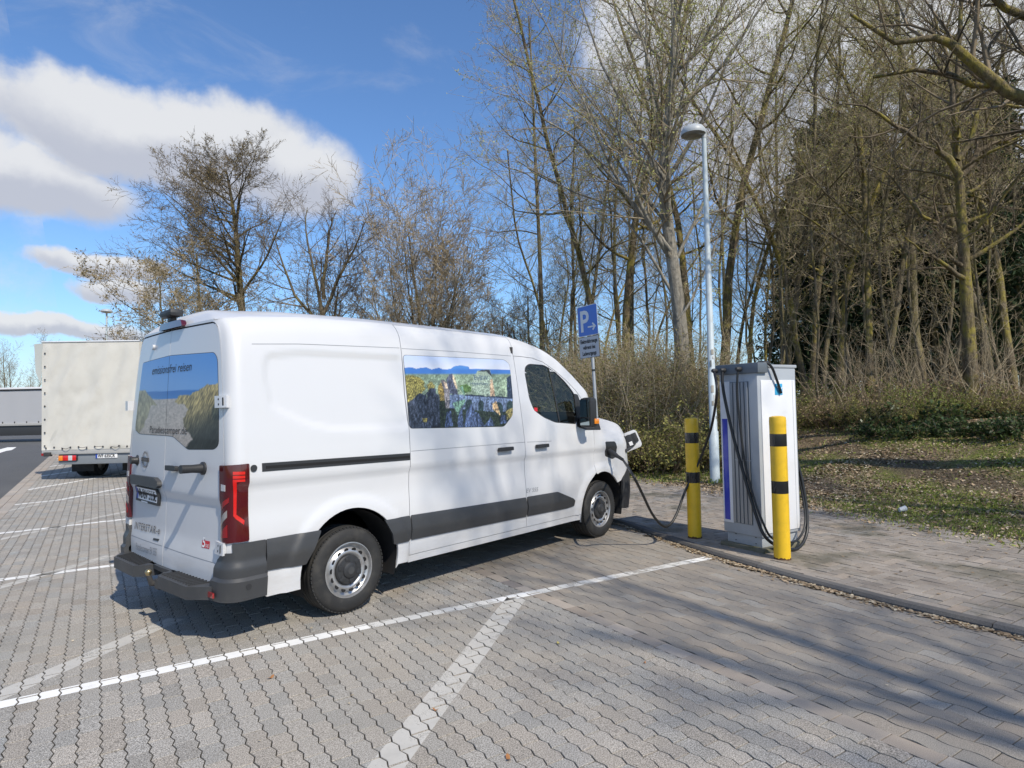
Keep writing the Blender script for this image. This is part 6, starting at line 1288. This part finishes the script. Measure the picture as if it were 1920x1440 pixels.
front = [(1098, 23, 1, 0.85), (1131, 21, 0, 0.95), (1166, 20, 0, 1.05), (1189, 24, 1, 0.95), (1215, 26, 4, 1.2), (1062, 26, 1, 0.75), (1042, 27, 2, 0.72), (1302, 21, 0, 1.05), (1357, 20.5, 0, 1.15), (1400, 23, 2, 0.95), (1434, 22, 4, 1.1), (1472, 21, 1, 0.95), (1512, 20, 2, 1.1), (1545, 22, 1, 0.9), (1568, 19, 2, 1.0), (1604, 21, 4, 1.25), (1634, 17.5, 2, 1.15), (1668, 20, 1, 0.95), (1722, 22, 3, 1.15), (1765, 20, 4, 1.2), (1862, 19, 1, 1.0), (1905, 17, 2, 1.15), (1985, 17, 0, 1.0)]
front += [(1115, 18.5, 4, 0.7), (1148, 19.5, 4, 0.85), (1232, 19, 4, 0.8), (1325, 18.5, 4, 0.75), (1382, 19, 4, 0.9), (1418, 20, 4, 0.8), (1455, 19, 4, 0.9), (1492, 18.5, 4, 0.75), (1530, 18, 4, 0.85), (1587, 18, 4, 0.7), (1652, 17.5, 4, 0.8), (1690, 17.5, 4, 0.9), (1742, 17, 4, 0.8), (1785, 17.5, 4, 0.9), (1842, 16.5, 4, 0.75), (1885, 16, 4, 0.8)]
lamp_px = 1335; rowl = sorted([f for f in front if f[0] < lamp_px], key=lambda f: -f[0]); rowr = sorted([f for f in front if f[0] >= lamp_px])
desc = ['sturdy mossy bare tree', 'grey upright bare tree', 'crooked mossy low-branched tree', 'straight clean-trunked tree', 'slender bare young tree']
rr_ = np.random.default_rng(5)
for row, side in ((rowl, 'left'), (rowr, 'right')):
    for k, (px, D, pr, s) in enumerate(row): place('woodland_tree', protos[pr], spot(px, D), rr_.uniform(0, 6.28), s, '%s, %s in front row %s of near street lamp' % (desc[pr], NUM[k], side), 'tree', 'bare trees at the edge of the wood')
back = sorted([(px, D, int(rr_.integers(0, 5)), rr_.uniform(0.85, 1.2)) for px, D in zip(np.concatenate([np.linspace(1015, 1440, 16)+rr_.uniform(-14, 14, 16), np.linspace(1455, 2000, 9)+rr_.uniform(-16, 16, 9)]), np.concatenate([rr_.uniform(28, 44, 16), rr_.uniform(25, 31, 9)]))])
for k, (px, D, pr, s) in enumerate(back):
    lab = '%s, %s of the back row counted %s' % (desc[pr], NUM[k if px < 1448 else len(back)-1-k], 'from the sign' if px < 1448 else 'from the mossy oak')
    place('woodland_tree', protos[pr], spot(px, D), rr_.uniform(0, 6.28), s, lab, 'tree', 'bare trees deep in the wood')
# oak with a mossy trunk inside the wood and the big oak whose limbs reach in from the side
D = 15.5; bo = np.array(spot(1822, D)); po = [(0, 0, 0)]+pxpath([(1820, 700), (1812, 560), (1806, 450), (1798, 330), (1790, 230), (1800, 60), (1810, -200)], D, bo)
ex = [(pxpath(q, D+dz, bo), ra*0.75, 0.015) for q, dz, ra in (([(1800, 330), (1760, 280), (1700, 245), (1650, 215), (1585, 190)], -0.6, 0.12), ([(1802, 330), (1850, 275), (1900, 260), (1960, 235)], 0.4, 0.11), ([(1806, 440), (1740, 410), (1690, 350), (1640, 310)], 0.7, 0.08), ([(1795, 260), (1790, 180), (1770, 90), (1740, 10)], -0.3, 0.10), ([(1796, 300), (1840, 200), (1880, 110), (1900, 20)], -0.5, 0.09))]
t = make_tree(41, 16, 0.19, 'bark_mossy', 'twig_dark', None, path=po, limbs=20, t0=0.3, limb_len=0.25, limb_ang=(45, 80), br=8, tw=7, twl=3, jit=0.13, extra=ex, thick=1.3, limb_up=0.04)
place('oak_tree', t, bo, 0, 1.0, 'gnarled oak with bright mossy forked trunk inside the wood', 'tree')
ob_ = np.array([8.8, -8.4, 0.6]); D = 10.0
ex = [(pxpath(q, D+dz, ob_), ra, 0.025) for q, dz, ra in (([(2240, 300), (2060, 235), (1920, 200), (1860, 150), (1800, 95), (1745, 70), (1690, 80), (1600, 40)], 0.0, 0.13), ([(2230, 340), (2080, 260), (1930, 195), (1880, 170), (1850, 160), (1790, 150), (1730, 130), (1640, 150)], 1.0, 0.10), ([(2250, 220), (2100, 120), (1980, 60), (1900, 20), (1840, -20), (1760, -60)], 0.5, 0.12), ([(2240, 120), (2080, -40), (1960, -120), (1850, -160), (1700, -200)], -0.6, 0.11), ([(2260, 60), (2150, -160), (2050, -320), (1900, -450)], -1.0, 0.10))]
t = make_tree(42, 15, 0.36, 'bark_mossy', 'twig_dark', None, limbs=8, t0=0.5, limb_len=0.35, limb_ang=(45, 80), br=7, tw=6, twl=3, jit=0.14, extra=ex, thick=1.0, limb_up=0.02, r1=0.08)
place('oak_tree', t, ob_, 0, 1.0, 'dark oak limbs reaching in at the upper right corner, trunk outside the view', 'tree')
t2 = make_tree(43, 15, 0.18, 'bark_grey', 'twig_brown', None, limbs=24, t0=0.40, limb_len=0.30, limb_ang=(35, 70), br=7, tw=7, twl=3, jit=0.12, thick=1.5)
place('roadside_tree', t2, (5.2, -13.8, 0.1), 0.3, 1.0, 'roadside tree outside the view that dapples the brick footpath', 'tree', 'roadside trees outside the view')
place('roadside_tree', t2, (-1.2, -13.8, 0.1), 2.3, 0.95, 'roadside tree outside the view that dapples the wave paving', 'tree', 'roadside trees outside the view')
# ---- dark conifers at the back of the wood
def conifer(seed, h, r0, rad):
    r = np.random.default_rng(seed); T, TR = trunk_line(h, 10, (0, 0), 0.01, r, r0, 0.02); n = 150; t_ = np.linspace(0.10, 0.98, n)+r.normal(0, 0.005, n); p0 = np.column_stack([np.interp(t_*h, T[0, :, 2], T[0, :, 0]), np.interp(t_*h, T[0, :, 2], T[0, :, 1]), t_*h]); a = r.uniform(0, 6.283, n); L = rad*(1-t_*0.8)*r.uniform(0.6, 1.15, n)
    d = np.column_stack([np.cos(a), np.sin(a), r.uniform(-0.25, 0.12, n)]); P = poly_line(p0, unit(d), L, 5, 0.05, (0, 0, -0.03), r); R = np.linspace(0.02, 0.006, 5)[None]*np.ones((n, 1)); S2, SR2 = grow(P, R, 7, (0.2, 1), 0.32, (40, 75), 3, 0.05, (0, 0, -0.05), 0.7, r, None, 0.4)
    V, F = flakes(np.concatenate([S2]), 0.30, r, 10, 0.03, 0.25, 3.2); return {'trunk': obj_mesh('trunk', cat(tubes(T, TR, 8), tubes(P, R, 4)), 'bark_grey'), 'foliage': obj_mesh('foliage', (V, F), 'needle_dark', False)}
cf = [conifer(51, 15, 0.20, 3.0), conifer(52, 13, 0.17, 2.7)]
cpx = [(1490, 41), (1515, 37), (1548, 42), (1585, 35), (1625, 40), (1662, 34), (1700, 38), (1742, 33), (1780, 37), (1822, 32), (1860, 36), (1900, 31), (1945, 34), (1990, 30), (1640, 31), (1880, 28), (1760, 29), (2040, 30), (1530, 33), (1605, 32), (1690, 32), (1800, 30)]
for k, (px, D) in enumerate(sorted(cpx)): place('conifer', cf[k % 2], spot(px, D), k*1.7, 0.9+0.25*((k*37) % 10)/10, 'dark spruce behind the bare trees, %s counted from the lamp side' % NUM[k], 'tree', 'dark conifers at the back of the wood')
# ---- shrubs on the bank
def shrub(seed, h, n, spread, twigm, leafm, leaf_n, leaf_size, up=0.9, br=5, tw=4):
    r = np.random.default_rng(seed); a = r.uniform(0, 6.283, n); q = np.sqrt(r.random(n))*spread*0.5; p0 = np.column_stack([q*np.cos(a), q*np.sin(a), np.full(n, -0.08)]); d = unit(np.column_stack([np.cos(a)*(1-up)+r.normal(0, .15, n), np.sin(a)*(1-up)+r.normal(0, .15, n), np.full(n, up)])); L = h*r.uniform(0.5, 1.15, n)
    P = poly_line(p0, d, L, 7, 0.09, (0, 0, -0.02), r); R = np.linspace(0.011, 0.003, 7)[None]*r.uniform(0.6, 1.5, (n, 1)); B, RB_ = grow(P, R, br, (0.2, 1), 0.35, (20, 60), 4, 0.1, (0, 0, 0.02), 0.7, r, None, 0.4, 0.2, 0.003); Tw, RT_ = grow(B, RB_, tw, (0.1, 1), 0.45, (20, 60), 2, 0.1, (0, 0, 0), 0.8, r, None, 0.5, 0, 0.0028)
    out = {'stems': obj_mesh('stems', cat(tubes(P, R, 4), tubes(B, RB_, 3), tubes(Tw, RT_, 3)), twigm)}
    if leafm: out['foliage'] = obj_mesh('foliage', flakes(Tw, leaf_size, r, leaf_n, 0.03, 0.0, 1.7), leafm, False)
    return out
SH = {'broom': shrub(61, 2.3, 150, 1.7, 'twig_tan', 'leaf_olive', 3, 0.035, 0.93, 6, 5), 'bramble': shrub(62, 1.3, 110, 1.9, 'twig_brown', 'leaf_olive', 3, 0.06, 0.55, 5, 4), 'green': shrub(63, 1.2, 90, 1.7, 'twig_brown', 'leaf_fresh', 3, 0.06, 0.6, 5, 4), 'ivy': shrub(64, 0.6, 70, 1.9, 'twig_brown', 'leaf_evergreen', 2, 0.10, 0.4, 5, 4), 'whips': shrub(65, 3.2, 20, 1.4, 'twig_tan', None, 0, 0, 0.85, 4, 3), 'dead': shrub(66, 1.3, 60, 1.8, 'twig_brown', 'leaf_dead', 2, 0.06, 0.65, 5, 4)}
SL = {'broom': 'upright tan broom shrub', 'bramble': 'low olive bramble thicket', 'green': 'fresh green leafy shrub', 'ivy': 'dark evergreen ivy mound', 'whips': 'clump of bare pale whips', 'dead': 'brown tangle of dead stems'}
spots = [('broom', 1128, 16.9, 1.28), ('broom', 1160, 16.4, 1.16), ('bramble', 1175, 14.9, 1.1), ('broom', 1198, 17.1, 1.28), ('bramble', 1215, 15.1, 1.1), ('broom', 1236, 16.3, 1.16), ('green', 1232, 17.7, 1.1), ('bramble', 1258, 14.7, 1.0), ('whips', 1290, 15.7, 0.9), ('broom', 1318, 16.9, 1.10), ('bramble', 1300, 14.7, 0.9), ('bramble', 1345, 15.5, 1.0), ('green', 1375, 17.9, 1.05), ('bramble', 1405, 16.9, 1.0), ('broom', 1085, 19.4, 1.22), ('broom', 1050, 20.9, 1.34), ('broom', 1010, 22.9, 1.34), ('bramble', 1105, 16.1, 1.0), ('green', 1140, 15.5, 0.9),
         ('green', 1530, 19.1, 1.15), ('green', 1568, 18.1, 1.0), ('bramble', 1545, 16.8, 0.77), ('dead', 1590, 16.6, 0.9), ('bramble', 1625, 16.2, 0.80), ('whips', 1640, 17.6, 0.95), ('ivy', 1668, 15.8, 1.2), ('dead', 1690, 17.2, 1.1), ('whips', 1715, 17.0, 0.95), ('bramble', 1760, 15.6, 0.84), ('dead', 1765, 17.0, 1.25), ('bramble', 1800, 17.2, 0.84), ('dead', 1838, 16.0, 1.2), ('whips', 1850, 16.8, 0.9), ('bramble', 1868, 14.8, 0.80), ('dead', 1890, 15.6, 1.15), ('ivy', 1925, 14.4, 1.1), ('bramble', 1930, 16.2, 0.84), ('green', 1470, 20.1, 1.1)]
spots = [(k, px, D+(0.9*math.sin(px*0.173) if px > 1450 else 0.5*math.sin(px*0.21)), s_) for k, px, D, s_ in spots]
rs_ = np.random.default_rng(9)
spots = [(k, px, D, s_*(rs_.uniform(0.45, 0.95) if px > 1450 else 1.0)) for k, px, D, s_ in spots]+[('whips', 1585, 16.6, 0.8), ('whips', 1665, 16.2, 0.9), ('whips', 1745, 16.0, 0.8), ('whips', 1795, 15.6, 0.95), ('whips', 1880, 15.2, 0.85), ('ivy', 1690, 13.6, 0.7), ('ivy', 1835, 12.6, 0.75), ('ivy', 1905, 11.9, 0.7), ('green', 1735, 15.4, 0.7), ('green', 1650, 16.8, 0.8)]
cnt = {}
for kind, px, D, s in sorted(spots, key=lambda q: q[1]):
    k = cnt[kind] = cnt.get(kind, 0)+1; x, y, z = spot(px, D); place(kind+'_shrub', SH[kind], (x, y, z), px*0.37, (s, s, s*0.95), '%s on the bank, %s of its kind counted from the sign' % (SL[kind], NUM[k-1]), 'shrub', 'shrubs on the bank')
# ================================================================== grass, leaf litter and small rubbish
lr = np.random.default_rng(77)
def scatter(n, fn, zf, size, mname, name, label, cat_, tilt=0.5, aspect=1.5, blade=False, curl=0.0):
    P = fn(n); n = len(P); a = lr.uniform(0, 6.283, n); s = size[0]+(size[1]-size[0])*lr.random(n)**1.6; z = zf(P[:, 0], P[:, 1])
    if blade:
        d = np.column_stack([np.cos(a)*0.35+lr.normal(0, .15, n), np.sin(a)*0.35+lr.normal(0, .15, n), np.ones(n)]); d = unit(d)*s[:, None]; w_ = np.column_stack([-np.sin(a), np.cos(a), 0*a])*0.004; B = np.column_stack([P, z-0.01]); V = np.stack([B-w_, B+w_, B+d*0.6+w_*0.6+[0, 0, 0], B+d+np.column_stack([np.cos(a), np.sin(a), -0.5*np.ones(n)])*s[:, None]*0.25], 1).reshape(-1, 3)
    else:
        t1 = np.column_stack([np.cos(a), np.sin(a), lr.normal(0, tilt*0.35, n)]); t2 = np.column_stack([-np.sin(a), np.cos(a), lr.normal(0, tilt*0.35, n)]); C = np.column_stack([P, z+0.004+0.012*lr.random(n)*tilt]); up = np.array([0, 0, 1.0])*curl
        V = np.stack([C-t1*s[:, None]/2+up*s[:, None], C+t2*s[:, None]/2/aspect, C+t1*s[:, None]/2+up*s[:, None], C-t2*s[:, None]/2/aspect], 1).reshape(-1, 3)
    V[:, 2] = np.maximum(V[:, 2], V[:, 2]); F = np.arange(n*4).reshape(-1, 4); o = link(name, _mesh(name, V, F), MATS[mname]); return tag(o, label, cat_, kind='stuff')
def in_bank(n, amax=16.0, dens=None):
    a = 6.0+lr.random(n)**1.35*(amax-6.0); b = lr.uniform(-10, 12, n); s = a-edge_a(b); jit = lr.normal(0, 0.25, n); k = s > jit
    x, y = a*CA+b*SA, -a*SA+b*CA; P = np.column_stack([x, y]); p = proj(np.column_stack([P, np.zeros(n)])); k &= (p[:, 0] > 1080) & (p[:, 0] < 2600) & (p[:, 2] > 1)
    if dens is not None: k &= lr.random(n) < dens(x, y)
    return P[k]
pathd = lambda x, y: np.abs((x-PATH[0][0])*(-(PATH[1]-PATH[0])[1])+(y-PATH[0][1])*(PATH[1]-PATH[0])[0])/np.linalg.norm(PATH[1]-PATH[0])
patch = lambda x, y: smooth(0.36, 0.54, fbm(x+30, y+30, 301, 0.45, 3))
gh = lambda x, y: np.where(to_ab(x, y)[0] < edge_a(to_ab(x, y)[1])+0.1, np.maximum(KH, ground_h(x, y)), ground_h(x, y))
leaf_mat('grass_green', (0.15, 0.21, 0.03), (0.40, 0.44, 0.11)); leaf_mat('grass_dry', (0.16, 0.13, 0.07), (0.34, 0.29, 0.17)); leaf_mat('litter_brown', (0.15, 0.10, 0.055), (0.50, 0.38, 0.25), 0.85, 0.1); leaf_mat('litter_pale', (0.34, 0.28, 0.19), (0.66, 0.57, 0.42), 0.85, 0.1)
scatter(140000, lambda n: in_bank(n, 15, lambda x, y: 0.35+0.5*(1-patch(x, y))), gh, (0.035, 0.085), 'litter_brown', 'leaf_litter', 'brown fallen leaves covering the bank and the footpath edge', 'leaf litter', 0.8)
scatter(60000, lambda n: in_bank(n, 14, lambda x, y: 0.4+0.4*(1-patch(x, y))), gh, (0.025, 0.065), 'litter_pale', 'dry_leaves', 'pale dry leaves strewn over the bank', 'leaf litter', 0.9)
scatter(105000, lambda n: in_bank(n, 14, lambda x, y: patch(x, y)**1.1*(1-smooth(0.9, 0.3, pathd(x, y))*0.9)), gh, (0.03, 0.085), 'grass_green', 'grass', 'short green grass growing in patches on the bank', 'grass', blade=True)
scatter(22000, lambda n: in_bank(n, 13, lambda x, y: 0.25+0.3*patch(x, y)), gh, (0.04, 0.12), 'grass_dry', 'dry_grass', 'dry straw-coloured grass among the leaves', 'grass', blade=True)
scatter(9000, lambda n: in_bank(n, 13, lambda x, y: patch(x, y)), gh, (0.03, 0.08), 'leaf_fresh', 'ground_herbs', 'small green herbs between the grass', 'ground cover', 0.9)
# litter lying in the gutter along the kerb, and stray leaves on the paving
def gutter(n): b = lr.uniform(-8, 3, n); a = kerb_a(b)-np.abs(lr.normal(0, 0.045, n))-0.01; k = lr.random(n) < smooth(0.35, 0.6, fbm(b*1.0+50, b*0+3, 311, 1.4, 3))+0.12; a, b = a[k], b[k]; return np.column_stack([a*CA+b*SA, -a*SA+b*CA])
scatter(5200, gutter, lambda x, y: 0.001+0*x, (0.012, 0.05), 'litter_brown', 'gutter_litter', 'brown leaf crumbs lying in the gutter along the kerb', 'leaf litter', 0.5)
scatter(1800, gutter, lambda x, y: 0.003+0*x, (0.012, 0.045), 'litter_pale', 'gutter_crumbs', 'pale dry scraps lying in the gutter along the kerb', 'leaf litter', 0.5)
def onpath(n): b = lr.uniform(-5, 6, n); a = kerb_a(b)+0.1+lr.random(n)**0.6*(edge_a(b)-kerb_a(b)); return np.column_stack([a*CA+b*SA, -a*SA+b*CA])
scatter(420, onpath, lambda x, y: KH+0*x, (0.015, 0.05), 'litter_brown', 'scattered_leaves', 'single brown leaves scattered on the brick footpath', 'leaf litter', 0.3)
def onbay(n): b = lr.uniform(-4, 5, n); a = lr.uniform(-2, 3.6, n); return np.column_stack([a*CA+b*SA, -a*SA+b*CA])
scatter(150, onbay, lambda x, y: 0.002+0*x, (0.008, 0.03), 'litter_pale', 'paving_specks', 'tiny pale scraps scattered on the bay paving', 'leaf litter', 0.3)
def fallen_leaf(px, s, m, label, rz):
    p = gnd(*px); V = []; n = 10
    for i in range(n):
        t_ = 2*math.pi*i/n; r_ = s*(0.55+0.25*math.cos(t_*2)+0.12*math.sin(t_*5)); V.append((r_*math.cos(t_), r_*math.sin(t_)*0.8, 0.006+0.006*math.cos(t_*2)))
    o = link('fallen_leaf', _mesh('fallen_leaf', [(0, 0, 0.003)]+V, [(0, 1+i, 1+(i+1) % n) for i in range(n)]), MATS[m], smooth=180); o.location = (p[0], p[1], 0.003); o.rotation_euler = (0, 0, rz); return tag(o, label, 'leaf', 'single leaves on the bay paving')
mat('leaf_orange', (0.38, 0.17, 0.06), 0.7, var=0.2, vscale=40); mat('leaf_yellow', (0.55, 0.45, 0.12), 0.6, var=0.2, vscale=40)
fallen_leaf((508, 1272), 0.034, 'leaf_orange', 'orange fallen leaf lying below the van on the grey paving', 0.4); fallen_leaf((1047, 1208), 0.024, 'leaf_yellow', 'small yellow leaf on the grey paving right of the old line', 1.0); fallen_leaf((817, 1333), 0.024, 'leaf_orange', 'small orange leaf lying on the blotched old line', 2.0); fallen_leaf((953, 1424), 0.034, 'leaf_orange', 'crumpled brown leaf at the bottom edge of the paving', 0.9); fallen_leaf((1209, 1245), 0.016, 'leaf_orange', 'tiny orange leaf beside the dark stain on the paving', 0.2)
# white paper cup on the bank
cp_ = gnd(1686, 955, KH+0.05); cz = float(gh(np.array([cp_[0]]), np.array([cp_[1]]))[0]); cupo = MB().lathe([(0.028, 0), (0.038, 0.09), (0.041, 0.094), (0.036, 0.09), (0.027, 0.005), (0.001, 0.005)], n=20, caps=False).build('paper_cup', mat('cup_white', (0.72, 0.72, 0.70), 0.5), None, 40, xf=Matrix.Translation((0, 0, 0.03)) @ Matrix.Rotation(R_(78), 4, 'X')); cupo.location = (cp_[0], cp_[1], cz+0.01); cupo.rotation_euler = (0, 0, 0.8); tag(cupo, 'white paper cup lying on its side in the leaf litter', 'cup')
# tuft at the foot of the lamp post
tf = lr.random; n = 140; a = lr.uniform(0, 6.283, n); q = lr.uniform(0.05, 0.17, n); P = np.column_stack([lg[0]+q*np.cos(a), lg[1]+q*np.sin(a)]); 
scatter(n, lambda k: P, lambda x, y: KH+0*x, (0.06, 0.17), 'grass_green', 'lamp_tuft', 'green grass tuft at the foot of the near street lamp', 'grass', blade=True)
